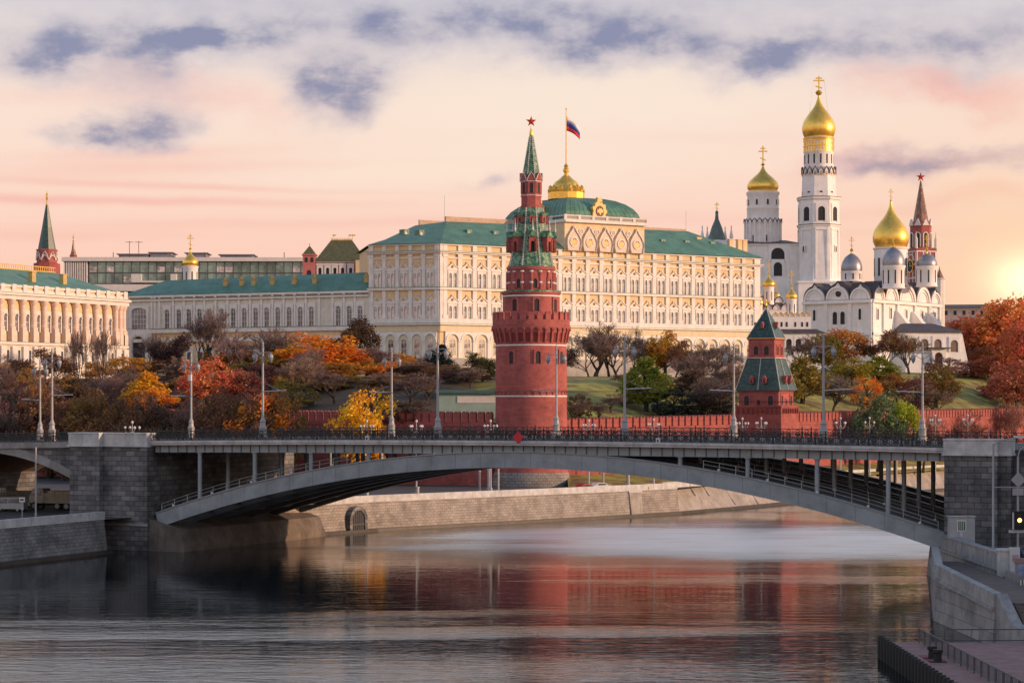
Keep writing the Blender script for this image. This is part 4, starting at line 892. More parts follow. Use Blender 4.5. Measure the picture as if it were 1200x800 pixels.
# ------------------------------------------------------------------ armoury on the left
def armoury():
    O = Vector((-150.0, 521.4)); E = Vector((-106.6, 605)); d = (E-O).normalized(); L = (E-O).length; rz = math.atan2(d.y, d.x)
    t = thing('armoury_palace', 'ochre palace front with pale carved half columns glowing in the sun at the left edge', 'palace', (O.x,O.y,0), rz)
    s0 = hit(0, O, d); Yr = 560; Z = lambda py: Zat(py, Yr)
    zt, zc, zk, zl, zb = Z(331.4)-.3, Z(341), Z(350), Z(401.5), 22
    part('wall', MB().box(0,L,0,30,zb,zt-.3), OCHRE, t)
    part('parapet_back', MB().box(-.2,L+.2,-.9,-.003,zc,zt-.6), OCHRE, t)
    part('plinth_floor', MB().box(-.1,L+.1,-1.1,-.004,zb,zl-.4), mat('cream_wall', (.62,.56,.46), .85, .12), t)
    n = round(L/4.25); bw = L/n
    co = MB(); co.box(-.4,L+.4,-1.6,-.004,zk,zc-.9); co.box(-.6,L+.6,-2.2,-.005,zc-.897,zc-.3); co.box(-.4,L+.4,-1.7,-.006,zc-.297,zc); co.box(-.3,L+.3,-1.2,-.905,zt-.6,zt); co.box(-.3,L+.3,-1.2,-.906,zc+.003,zc+.6)
    co.box(-.2,L+.2,-1.6,-.007,zl-.39,zl+.3)
    part('cornice', co, WTRIM, t)
    part('green_flashing', MB().box(-.65,L+.65,-2.28,-.02,zc-.295,zc-.2).box(-.3,L+.3,-1.7,-.02,zl+.303,zl+.4), GREENR, t)
    hf = MB().box(-1.0,1.0,-1.5,0,zl+.4,zl+3.2).box(-.85,.85,-1.35,0,zl+3.203,zl+4.2)
    sh = [(.8,zl+4.2),(.95,zl+4.6),(.72,zl+5.0)]
    for k in range(9): z = zl+5+k*(zk-zl-6.6)/9; sh += [(.70,z+.1),(.78,z+.35),(.70,z+.6)]
    sh += [(.74,zk-1.4),(.95,zk-.9),(1.1,zk-.5),(1.15,zk-.003)]
    hf.lathe(sh, 10, (0,-.6)); HC = hf.mesh('half_column', PINKST, True, 50)
    s = MB().archplate(-.95,.95,0,zk-zl-5.6,1.15,zk-zl-7.2,-.3,.0).archring(0,zk-zl-7.2,.62,.95,-.45,-.303,10).box(-.57,.57,-.28,0,(zk-zl)*.40,(zk-zl)*.47); WM = s.mesh('window', WTRIM)
    PN = MB().archpane(0,1.15,0,zk-zl-7.2,-.05).mesh('pane', GLASS)
    MU = MB().box(-.05,.05,-.12,-.06,0,zk-zl-6.8).box(-.57,.57,-.115,-.062,2.5,2.62).box(-.57,.57,-.115,-.062,9,9.12).mesh('mullion', WTRIM)
    PP = MB().box(-.75,.75,-1.5,-1.203,zc,zt+.15).mesh('parapet_pier', WTRIM)
    LW = MB().box(-.55,.55,-1.25,-1.1,0,3.6).mesh('lower_window', WTRIM); LP = MB().quad((-.42,-1.255,.1),(.42,-1.255,.1),(.42,-1.255,3.4),(-.42,-1.255,3.4)).mesh('pane', GLASS)
    LB = MB().box(-1.0,1.0,-1.75,0,zb,zl-.8).mesh('pedestal', WTRIM)
    for i in range(n+1):
        x = min(max(i*bw, .9), L-.9); ob('half_column', HC, t, (x,0,0)); ob('parapet_pier', PP, t, (x,0,0)); ob('pedestal', LB, t, (x,0,0))
        if i < n:
            q = ob('window', WM, t, (i*bw+bw/2+.1,0,zl+3.0)); ob('pane', PN, q); ob('mullion', MU, q)
            q = ob('lower_window', LW, t, (i*bw+bw/2,0,zl-5.2)); ob('pane', LP, q)
    ob('half_column', HC, t, (L-2.4,0,0))
    part('end_wall', MB().box(L-.01,L+.35,.1,30,zb,zt-.35), OCHRE, t)
    rz_ = Z(309.5)
    rf = MB().add([(-.5,-.8,zt-.55),(L+.5,-.8,zt-.55),(L+.5,30,zt-.55),(-.5,30,zt-.55),(-.5,12,rz_),(L-14,12,rz_),(L-14,18,rz_),(-.5,18,rz_)], [(0,1,5,4),(1,2,6,5),(2,3,7,6),(4,5,6,7),(0,4,7,3)])
    part('roof', rf, GREENR, t)
    cr = MB(); cr.box(0,L-14,12.2,12.35,rz_,rz_+.25).box(0,L-14,12.2,12.35,rz_+1.25,rz_+1.45)
    for i in range(int((L-14)/.9)): cr.box(i*.9,i*.9+.22,12.22,12.33,rz_+.253,rz_+1.247)
    part('ridge_cresting', cr, GOLDP, t)
    for px in (14,62,98):
        sN = hit(px, O, d); part('chimney', MB().box(-.75,.75,-.7,.7,0,3.4).box(-.9,.9,-.85,.85,3.403,3.7), mat('chimney_ochre', (.55,.40,.16), .85) if px == 14 else bpy.data.materials['chimney_ochre'], t, (sN-3, 4.5, zt+.5))
armoury()
# ------------------------------------------------------------------ long middle wing with arched windows
def wing():
    O = Vector((-112.7, 640)); E = Vector((-39.4, 606)); d = (E-O).normalized(); L = (E-O).length; rz = math.atan2(d.y, d.x)
    t = thing('apartments_wing', 'long low cream and ochre wing with green roof and arched windows between the two palaces', 'palace', (O.x,O.y,0), rz)
    Z = lambda py: Zat(py, 612); ze, zs, zf = Z(341), Z(384), 23
    part('wall', MB().box(0,L,0,16,zf,ze-.3), OCHRE, t)
    part('upper_storey', MB().box(-.1,L+.1,-.25,-.003,zs+.4,Z(347.5)), mat('grey_cream_plaster', (.68,.64,.54), .85, .12, .5, streak=.2), t)
    co = MB().box(-.2,L+.2,-.9,-.004,Z(348.5),Z(346.2)).box(-.3,L+.3,-.7,-.006,ze-.7,ze-.1).box(-.2,L+.2,-.8,-.005,zs-.8,zs+.39).box(-.2,L+.2,-.6,-.007,zs-3.4,zs-2.4); part('cornice', co, WHITE, t)
    part('green_flashing', MB().box(-.4,L+.4,-1.0,-.02,Z(346.2)+.003,Z(346.2)+.16).box(-.4,L+.4,-.95,-.02,zs+.393,zs+.5), GREENR, t)
    WM = MB().archplate(-1.25,1.25,0,6.4,1.45,4.5,-.6,-.2).archring(0,4.5,.9,1.22,-.75,-.603,12).box(-1.25,-.85,-.75,-.603,3.9,4.45).box(.85,1.25,-.75,-.603,3.9,4.45).mesh('window', WHITE)
    PN = MB().archpane(0,1.45,0,4.5,-.33).mesh('pane', GLASSD)
    MU = MB().box(-.05,.05,-.42,-.36,0,5.2).box(-.72,.72,-.415,-.362,1.5,1.6).box(-.72,.72,-.415,-.362,3.0,3.1).box(-.72,.72,-.415,-.362,4.4,4.5).mesh('mullion', WHITE)
    PI = MB().box(-.33,.33,-.6,-.253,zs+.4,Z(348.5)).box(-.36,.36,-.65,-.01,Z(346),ze-.703).mesh('pilaster', WHITE)
    LWM = MB().archplate(-1.2,1.2,0,5.6,1.7,3.4,-.35,-.0).mesh('lower_window', WHITE); LPN = MB().archpane(0,1.7,0,3.4,-.05).mesh('pane', GLASSD)
    pxs = [197,210.8,222.5,235,246.5,261,274.5,287.5,300.8,313.8,326.8,340,353,366,384,397.5,410.5,423]
    for px in pxs:
        x = hit(px, O, d)
        if px != 384:
            q = ob('window', WM, t, (x,0,Z(381.5))); ob('pane', PN, q); ob('mullion', MU, q); q = ob('lower_window', LWM, t, (x,0,zs-10.5)); ob('pane', LPN, q)
    for a, b_ in zip(pxs[:-1], pxs[1:]): ob('pilaster', PI, t, (hit((a+b_)/2, O, d),0,0))
    for px in (179,182.5,188,204): ob('pilaster', PI, t, (hit(px, O, d),0,0))
    x = hit(164, O, d); q = part('great_window', MB().archplate(-3.3,3.3,0,6.6,5.0,5.2,-.6,-.2,rise=.9), WHITE, t, (x,0,Z(382))); part('pane', MB().archpane(0,5.0,0,5.2,-.33,rise=.9), GLASSD, q)
    mu = MB()
    for k in range(6): mu.box(-2.5+k-.06,-2.5+k+.06,-.42,-.36,0,5.6)
    for z in (1.4,2.8,4.2): mu.box(-2.5,2.5,-.415,-.362,z,z+.12)
    part('mullion', mu, WHITE, q)
    q = part('carriage_arch', MB().archplate(-4.4,4.4,0,10.6,4.6,6.2,-.9,-.0,n=14).archring(0,6.2,2.6,3.5,-1.1,-.903,14), WHITE, t, (x,0,Z(427))); part('opening', MB().archpane(0,4.6,0,6.2,-.05), HOLE, q)
    rr = Z(318); rf = MB().add([(-.6,-.8,ze),(L+.2,-.8,ze),(L+.2,16,ze),(-.6,16,ze),(9,8,rr-.8),(L+.2,8,rr)], [(0,1,5,4),(1,2,5),(2,3,4,5),(3,0,4)])
    part('roof', rf, GREENR, t)
    for px in (257,276,290,312,338,362,423): 
        x = hit(px, O, d); part('chimney', MB().box(-.6,.6,-.5,.5,0,2.3).box(-.75,.75,-.65,.65,2.303,2.55).pxz([(-.4,2.553),(.4,2.553),(0,3.5)],-.35,.35), bpy.data.materials['chimney_ochre'], t, (x,3.4,ze+1.6))
    for px in (245,301,329,355): x = hit(px, O, d); part('roof_window', MB().archplate(-.6,.6,0,1.1,.7,.4,-.2,1.6), GREENR, t, (x,4.4,ze+2.0))
wing()
# ------------------------------------------------------------------ glass congress palace behind
def congress():
    Y = 820; s = Y/F; X0, X1 = Xat(75,Y), Xat(628,Y); Z = lambda py: Zat(py, Y)
    t = thing('congress_hall', 'long modern glass hall with flat white roof edge behind the low wing', 'hall', (X0,Y,0), R(1.2)); L = X1-X0
    part('body', MB().box(0,L,.6,60,26,Z(306.2)), STEELD, t)
    part('roof_edge', MB().box(-.6,L+.6,-1.6,60.5,Z(306.2)+.01,Z(301.5)), WTRIM, t)
    g0 = Xat(104,Y)-X0
    q = part('curtain_wall', MB().quad((g0,.45,Z(333)),(L,.45,Z(333)),(L,.45,Z(307)),(g0,.45,Z(307))), DGLASS, t)
    mu = MB()
    for i in range(int((L-g0)/3.15)+1): x = g0+i*3.15; mu.box(x-.12,x+.12,.1,.44,Z(333),Z(306.3))
    for py in (320,332.9): mu.box(g0,L,.14,.445,Z(py),Z(py)+.35)
    part('mullion_grid', mu, STEELD, q)
    iw = MB()
    for i in range(24):
        x = g0+rng.random()*(L-g0-4); x = g0+round((x-g0)/3.15)*3.15; z = Z(319.4) if rng.random() < .6 else Z(331); iw.quad((x+.2,.40,z+.3),(x+2.9,.40,z+.3),(x+2.9,.40,z+2.2),(x+.2,.40,z+2.2))
    part('dark_panes', iw, GLASS, q)
    fi = MB()
    for i in range(11): x = .3+i*(g0-1.0)/10; fi.box(x-.25,x+.25,-.8,.59,26,Z(306.3))
    part('fin_columns', fi, WTRIM, t)
    part('parapet', MB().box(g0,L,-.6,.1,Z(341),Z(333.1)), WTRIM, t)
    part('loggia', MB().box(Xat(154,Y)-X0,Xat(205,Y)-X0,-1.2,.4,Z(331),Z(329)).box(Xat(154,Y)-X0,Xat(166,Y)-X0,-1.2,.4,Z(329)+.01,Z(321)).box(Xat(200,Y)-X0,Xat(207,Y)-X0,-1.2,.4,Z(329)+.01,Z(321)), WTRIM, t)
    PENT = mat('roof_plant', (.20,.19,.21), .7)
    for a, b_, py in ((135,170,295.5),(172,197,293.5),(215,238,294),(255,293,296)):
        a_, b2 = Xat(a,Y)-X0, Xat(b_,Y)-X0; part('roof_plant', MB().box(a_,b2,8,20,Z(301.4),Z(py+1)).box(a_-.8,b2+.8,7.2,20.8,Z(py+1)+.01,Z(py)), PENT, t)
    for px in (129.5,148.5,159.5,237,331): x = Xat(px,Y)-X0; part('antenna', MB().tube([(x,6,Z(301)),(x,6,Z(281 if px in (148.5,159.5) else 294))], .12, 4).box(x-1.5,x+1.5,5.9,6.1,Z(282.5),Z(282)) if px in (148.5,159.5) else MB().tube([(x,6,Z(301)),(x,6,Z(294))], .16, 4), IRON, t)
    x = Xat(103,Y)-X0; dk = MB(); dk.lathe([(.1,0),(1.0,.25),(1.7,.8)], 14); dk.T = None
    part('satellite_dish', dk, WTRIM, t, (x,4,Z(303.5)))
congress()
# ------------------------------------------------------------------ small domed church and other roofs
def dome_turret(par, x, y, Y, cxpy, drum, dome, cross, dm=GOLD, dmm=CHURCH, n=20, nwin=8, base=None):
    """drum=(py_bottom,py_top,hw) dome=(py_base,py_top,hw) cross=(py_top) in the scale of depth Y"""
    s = Y/F; Z = lambda py: Zat(py, Y)
    q = part('drum', MB().lathe([(drum[2]*s*1.08,Z(drum[0])),(drum[2]*s*1.08,Z(drum[0])+.5),(drum[2]*s,Z(drum[0])+.6),(drum[2]*s,Z(drum[1])-.7),(drum[2]*s*1.07,Z(drum[1])-.4),(drum[2]*s*1.07,Z(drum[1]))], n), dmm, par, (x,y,0), smooth=True)
    h = Z(drum[1])-Z(drum[0]); w = MB(); r = drum[2]*s
    for i in range(nwin):
        a = 2*math.pi*(i+.5)/nwin; w.T = Matrix.Translation((r*math.sin(a),-r*math.cos(a),0)) @ Matrix.Rotation(a,4,'Z'); w.box(-r*.075,r*.075,-.06,.2,Z(drum[0])+h*.25,Z(drum[0])+h*.72)
    w.T = None; part('window_slits', w, HOLE, q)
    dq = part('dome', MB().lathe(onion(dome[2]*s, Z(dome[0]), Z(dome[1])-Z(dome[0])), 28), dm, par, (x,y,0), smooth=True, ang=60)
    c0 = Z(dome[1]); hh = Z(cross)-c0
    cm = cross_mb(c0+hh*.12, hh*.88, hh*.42, max(.07, hh*.022)); cm.lathe([(.05,c0-.1),(hh*.09,c0+hh*.07),(.05,c0+hh*.16)], 8)
    part('cross', cm, GOLD, dq)
    return q
def smallchurch():
    Y = 700; t = thing('small_church', 'little white church with one gilded dome above the green roof on the left', 'church', (Xat(223,Y),Y,0))
    part('body', MB().box(-7,7,-6,8,24,Zat(339,Y)), CHURCH, t); part('roof', MB().sweep([[Vector((-7.4,-6.4,Zat(339,Y)+.01)),Vector((7.4,-6.4,Zat(339,Y)+.01)),Vector((7.4,8.4,Zat(339,Y)+.01)),Vector((-7.4,8.4,Zat(339,Y)+.01))],[Vector((-2.5,-2.5,Zat(333,Y))),Vector((2.5,-2.5,Zat(333,Y))),Vector((2.5,3,Zat(333,Y))),Vector((-2.5,3,Zat(333,Y)))]]), GREENR, t)
    dome_turret(t, 0, 0, Y, 223, (336,312,9), (312,293,9.2), 274)
smallchurch()
def terem():
    Y = 700; s = Y/F; Z = lambda py: Zat(py, Y); X = lambda px: Xat(px, Y)-Xat(392, Y)
    t = thing('terem_palace', 'rosy pink upper storey with white arched windows and olive hipped roof', 'palace', (Xat(392,Y),Y,0))
    part('wall', MB().box(X(371),X(416),0,14,26,Z(306)), mat('raspberry_plaster', (.55,.17,.15), .85, .15), t)
    wm = MB().archplate(-1.05,1.05,0,4.2,1.0,2.3,-.4,0,za=.5).box(-1.2,1.2,-.5,-.403,3.6,4.1).mesh('window', WTRIM); pm = MB().archpane(0,1.0,.5,2.3,-.05).mesh('pane', HOLE)
    for px in (375,384,392.5,401.5,411): q = ob('window', wm, t, (X(px),0,Z(324))); ob('pane', pm, q)
    part('white_bands', MB().box(X(370),X(417),-.5,-.003,Z(325.5),Z(324.3)).box(X(370),X(417),-.6,14.4,Z(307.5),Z(306)), WTRIM, t)
    hp = [(X(369),-1.0,Z(306)+.01),(X(429),-1.0,Z(306)+.01),(X(429),16,Z(306)+.01),(X(369),16,Z(306)+.01),(X(386),6,Z(280)),(X(411),6,Z(280)),(X(411),8,Z(280)),(X(386),8,Z(280))]
    part('roof', MB().add(hp, [(0,1,5,4),(1,2,6,5),(2,3,7,6),(3,0,4,7),(4,5,6,7)]), BROWNG, t)
    cr = MB().box(X(386),X(411),6.8,7.2,Z(280),Z(278.6))
    for i in range(14): x = X(386)+i*(X(411)-X(386))/13; cr.box(x-.1,x+.1,6.9,7.1,Z(278.6),Z(277))
    part('cresting', cr, GOLDP, t)
    for px in (388,407,411): part('wind_vane', MB().tube([(X(px),7,Z(279)),(X(px),7,Z(272.5))], .07, 4).pxz([(X(px),Z(275)),(X(px)+1.0,Z(274.2)),(X(px)+1.0,Z(273.2)),(X(px),Z(272.8))], 6.95, 7.05), GOLDP, t)
    x = X(362.5); q = part('turret', MB().box(x-2.0,x+2.0,-1,3,26,Z(298)).box(x-2.3,x+2.3,-1.3,3.3,Z(299.5),Z(298)+.02), bpy.data.materials['raspberry_plaster'], t)
    part('tent', MB().lathe([(2.9,Z(298)+.03),(1.3,Z(292)),(.15,Z(288))], 4, (x,1), math.pi/4), BROWNG, q); part('finial', MB().tube([(x,1,Z(288.5)),(x,1,Z(285))], .08, 4).lathe([(.05,Z(287)),(.3,Z(286)),(.05,Z(285.4))], 6, (x,1)), GOLDP, q)
    op = MB()
    for dx in (-.9,.9): op.archpane(x+dx, 1.0, Z(307.5), Z(303.5), -1.03)
    op.archpane(x, 1.4, Z(323), Z(319), -1.03); part('openings', op, HOLE, q)
    part('ochre_annex', MB().box(X(417),X(430),-1.5,12,26,Z(305)), OCHRE, t)
terem()
def spire(px, Y, tent, gold, drum, label, m=TENTD, hwd=12, name='spire_tower', trim=True):
    s = Y/F; Z = lambda py: Zat(py, Y)
    t = thing(name, label, 'tower', (Xat(px,Y),Y,0))
    part('body', MB().lathe([(hwd*s*1.3,24),(hwd*s*1.3,Z(drum+12)),(hwd*s,Z(drum+11)),(hwd*s,Z(tent[0])),(hwd*s*1.08,Z(tent[0])+.1),(hwd*s*1.02,Z(tent[0])+.6)], 8, a0=math.pi/8), REDB, t)
    part('tent', MB().lathe([(tent[2]*s,Z(tent[0])+.5),(tent[2]*s*.55,Z((tent[0]+tent[1])/2)),(tent[3]*s,Z(tent[1]))], 8, a0=math.pi/8), m, t)
    if trim:
        k = MB(); polar(k, 8, hwd*s*.93, lambda q: q.tube([(-hwd*s*.36,-.2,Z(tent[0]+11)),(-hwd*s*.2,-.2,Z(tent[0]+5)),(0,-.2,Z(tent[0]+1)),(hwd*s*.2,-.2,Z(tent[0]+5)),(hwd*s*.36,-.2,Z(tent[0]+11))], .25, 4).archring(0,Z(tent[0]+8),.7,1.1,-.25,0,8)); part('white_gables', k, WTRIM, t)
    part('finial', MB().lathe([(tent[3]*s,Z(tent[1])),(.5,Z(tent[1]-2)),(.22,Z(tent[1]-5)),(.5,Z((gold+tent[1])/2)),(.5,Z(gold+5)),(.2,Z(gold+3)),(.03,Z(gold))], 8), GOLD, t)
    return t
spire(55, 930, (294,240,10.6,1.4), 223, 297, 'tall dark green spire on a red drum rising behind the left roofs')
spire(86, 1150, (300,284,3.6,.8), 273, 302, 'tiny distant reddish spire right of the tall dark green one', TENTB, 4.2, trim=False)
def filaret():
    Y = 800; s = Y/F; Z = lambda py: Zat(py, Y); t = thing('tented_belfry', 'grey green tented belfry roof with pale pinnacles behind the palace roof', 'belfry', (Xat(840,Y),Y,0))
    part('body', MB().lathe([(15*s,26),(15*s,Z(284)),(16*s,Z(283.5)),(13*s,Z(282))], 8), CHURCH, t)
    part('tent', MB().lathe([(11.5*s,Z(284)),(6*s,Z(266)),(2.2*s,Z(257)),(1.6*s,Z(250)),(2.2*s,Z(249)),(.3*s,Z(246))], 8), mat('patina_tent', (.10,.15,.14), .6, .25), t)
    part('cross', cross_mb(Z(246.5), 2.9, 1.7, .12), GOLD, t)
    for dx in (-17,-10,11,17): part('pinnacle', MB().lathe([(1.6*s,Z(288)),(1.6*s,Z(279)),(2.4*s,Z(278.5)),(1.2*s,Z(272)),(.5*s,Z(268)),(.9*s,Z(267)),(.1,Z(264))], 8, (dx*s, 0 if abs(dx) > 12 else 4)), CHURCH, t)
filaret()
# ------------------------------------------------------------------ bell towers
def big_cross(z0, z1, w, r): return cross_mb(z0, z1-z0, w, r)
def ivan():
    Y = 790; s = Y/F; Z = lambda py: Zat(py, Y); t = thing('great_bell_tower', 'tallest white octagonal bell tower with a gilded onion dome', 'bell tower', (Xat(959.5,Y),Y,0)); A = math.pi/8
    o8 = lambda pr: MB().lathe([(r*s/math.cos(A)*.985,Z(py)) for py, r in pr], 8, a0=A)
    part('base_block', MB().box(-27*s,27*s,-25*s,25*s,24,Z(333)).box(-28*s,28*s,-26*s,26*s,Z(333)+.01,Z(330.5)), CHURCH, t)
    part('lower_octagon', o8([(331,24),(272,23.2),(267,23.2),(266.5,24.4),(264.5,24.8),(264,23.4),(236,23.0),(235,24.6),(232.5,25),(231.5,20.5)]), CHURCH, t)
    part('dark_ledge', o8([(264.6,25.1),(264.0,25.1),(263.6,23)]), DARKR, t); part('dark_ledge', o8([(232.4,25.3),(231.8,25.3),(231.2,20)]), DARKR, t)
    pn = MB(); 
    for i in range(8):
        a = i*math.pi/4; pn.T = Matrix.Rotation(a,4,'Z') @ Matrix.Translation((0,-22.9*s,0)); h = 7.4*s
        pn.box(-h,-h+.45,-.32,.2,Z(328),Z(268)).box(h-.45,h,-.32,.2,Z(328),Z(268)).box(-h+.46,h-.46,-.3,.2,Z(271),Z(268.5)).box(-h+.46,h-.46,-.3,.2,Z(328),Z(326))
    pn.T = None; part('panel_frames', pn, CHURCH, t)
    bm = MB().archplate(-2.0,2.0,0,6.6,2.5,4.2,-.25,.3).mesh('bell_opening', CHURCH); op = MB().archpane(0,2.5,0,4.2,-.06).mesh('opening', HOLE); be = MB().lathe([(.75,.9),(.6,1.2),(.42,1.8),(.2,2.3)], 10, (0,-.35)).mesh('bell', mat('bell_bronze', (.08,.10,.07), .5, metal=.5), True)
    for i in range(8):
        a = i*math.pi/4; r = 22.8*s; q = ob('bell_opening', bm, t, (r*math.sin(a),-r*math.cos(a),Z(261.5)), a); ob('opening', op, q)
    sw, so_ = slit(.7, 1.6, CHURCH, .08)
    for i in (7,1): a = i*math.pi/4; r = 22.9*s; q = ob('slit_window', sw, t, (r*math.sin(a)-(1.2 if i == 7 else -.5),-r*math.cos(a),Z(296)), a); ob('opening', so_, q)
    part('middle_octagon', o8([(232,19.6),(209,18.6),(206.5,18.8),(206,18)]), CHURCH, t)
    for i in range(8): a = i*math.pi/4; r = 19.0*s; q = ob('window', sw, t, (r*math.sin(a),-r*math.cos(a),Z(231)), a, (1.7,1,.9)); ob('opening', so_, q)
    kz = MB(); polar(kz, 18, 18.5*s, lambda m: m.pxz([(-.95,Z(206.5)),(.95,Z(206.5)),(.85,Z(201.5)),(0,Z(196.5)),(-.85,Z(201.5))], -.35, .25)); part('gable_ring', kz, CHURCH, t)
    kd = MB(); polar(kd, 18, 18.5*s, lambda m: m.tube([(-1,-.4,Z(205)),(-.85,-.42,Z(201.3)),(0,-.42,Z(196.3)),(.85,-.42,Z(201.3)),(1,-.4,Z(205))], .2, 4).archpane(0,.8,Z(206),Z(203.4),-.40)); part('gable_edges', kd, DARKR, t)
    kg = MB(); polar(kg, 18, 18.5*s, lambda m: m.pxz([(-.3,Z(205.3)),(.3,Z(205.3)),(.3,Z(203)),(0,Z(202)),(-.3,Z(203))], -.5, -.42)); part('gilded_plates', kg, GOLDP, t)
    part('drum', MB().lathe([(17.4*s,Z(208)),(17.2*s,Z(180)),(17.9*s,Z(179)),(17.9*s,Z(177.5)),(17.2*s,Z(177)),(17.2*s,Z(163)),(18.2*s,Z(162.4)),(17*s,Z(161.5))], 40), CHURCH, t, smooth=True)
    dw = MB(); polar(dw, 14, 17.25*s, lambda m: m.box(-.28,.28,-.06,.2,Z(193),Z(182))); part('window_slits', dw, HOLE, t)
    gb = MB()
    for py in (178.6,172.2,166.0): gb.lathe([(18.1*s,Z(py)),(18.1*s,Z(py-1.0))], 40)
    for z0, z1 in ((177.2,173.0),(171.0,166.8)): polar(gb, 30, 17.3*s, lambda m: m.box(-.32,.32,-.12,.1,Z(z0),Z(z1)))
    gb.lathe([(18.0*s,Z(164.6)),(18.4*s,Z(162.2))], 40); part('gilded_inscription_bands', gb, GOLD, t)
    d = part('dome', MB().lathe(onion(19.6*s, Z(162.4), Z(111)-Z(162.4)), 40), GOLD, t, smooth=True, ang=60)
    part('orb', MB().lathe([(.1,Z(113)),(1.0,Z(110.5)),(1.25,Z(108.5)),(.9,Z(106.8)),(.1,Z(105.6))], 12), GOLD, d, smooth=True); part('cross', big_cross(Z(106.5), Z(89.5), 4.0, .22), GOLD, d)
    part('guy_chain', MB().tube([(-1.9,0,Z(94)),(-11*s,0,Z(134))], .035, 3).tube([(1.9,0,Z(94)),(11*s,0,Z(134))], .035, 3), GOLDP, d)
ivan()
def belfry():
    Y = 800; s = Y/F; Z = lambda py: Zat(py, Y); t = thing('assumption_belfry', 'white belfry block with round drum and gilded dome left of the tallest bell tower', 'belfry', (Xat(894,Y),Y,0))
    x0, x1 = -26*s, 41*s
    part('block', MB().box(x0,x1,-9,12,24,Z(289.5)), CHURCH, t); part('block_cornice', MB().box(x0-.4,x1+.4,-9.5,12.4,Z(289.5)+.01,Z(287.5)), CHURCH, t)
    part('block_roof', MB().sweep([[Vector((x0-.6,-9.8,Z(287.5)+.01)),Vector((x1+.6,-9.8,Z(287.5)+.01)),Vector((x1+.6,12.6,Z(287.5)+.01)),Vector((x0-.6,12.6,Z(287.5)+.01))],[Vector((-6,-2,Z(282))),Vector((8,-2,Z(282))),Vector((8,5,Z(282))),Vector((-6,5,Z(282)))]]), DARKR, t)
    q = part('bell_arch', MB().archplate(-3.4,3.4,0,6.4,4.8,2.6,-.35,.1,n=14), CHURCH, t, (14*s,-9.01,Z(308.5))); part('opening', MB().archpane(0,4.8,0,2.6,-.06), HOLE, q)
    q = part('bell_arch', MB().archplate(-2.3,2.3,0,6,3.0,3.4,-.35,.1,n=14), CHURCH, t, (14*s,-9.012,Z(325))); part('opening', MB().archpane(0,3.0,0,3.4,-.06), HOLE, q)
    part('pilasters', MB().box(x0,x0+1,-9.3,-9.003,24,Z(290)).box(24*s,24*s+1,-9.3,-9.003,24,Z(290)).box(x1-1,x1,-9.3,-9.003,24,Z(290)), CHURCH, t)
    dr = [(20.5,290),(20.5,262),(21,261),(21,258.5),(18.6,257.5),(18.6,246),(19,245.4),(19,244.4),(18.4,244),(18.2,230),(19.3,228.5),(19.6,226),(17.5,224.5)]
    part('drum', MB().lathe([(r*s,Z(py)) for r, py in dr], 40), CHURCH, t, smooth=True)
    ec = MB(); polar(ec, 22, 20.5*s, lambda m: m.box(-.3,.3,-.45,.1,Z(289),Z(262)).pxz([(-.9,Z(262)),(.9,Z(262)),(.55,Z(259)),(0,Z(257.3)),(-.55,Z(259))],-.5,.1)); part('arcature', ec, CHURCH, t)
    ed = MB(); polar(ed, 22, 20.5*s, lambda m: m.tube([(-.9,-.5,Z(261.4)),(-.5,-.5,Z(258.6)),(0,-.5,Z(257)),(.5,-.5,Z(258.6)),(.9,-.5,Z(261.4))], .17, 4)); part('gable_edges', ed, DARKR, t)
    sw, so_ = slit(.8, 1.6, CHURCH, .12)
    for i in range(9): a = i*2*math.pi/9+.2; q = ob('window', sw, t, (18.4*s*math.sin(a),-18.4*s*math.cos(a),Z(241)), a); ob('opening', so_, q)
    for i in range(8): a = i*2*math.pi/8+.1; q = ob('window', sw, t, (20.6*s*math.sin(a),-20.6*s*math.cos(a),Z(284)), a, (.7,1,1.2)); ob('opening', so_, q)
    part('gilded_band', MB().lathe([(18.9*s,Z(228)),(19.2*s,Z(225.2))], 40), GOLD, t)
    d = part('dome', MB().lathe(onion(18.4*s, Z(225.5), Z(194)-Z(225.5), .72), 40), GOLD, t, smooth=True, ang=60)
    part('orb', MB().lathe([(.1,Z(195)),(.8,Z(193)),(.1,Z(191))], 10), GOLD, d); part('cross', big_cross(Z(192), Z(171), 3.2, .2), GOLD, d)
belfry()
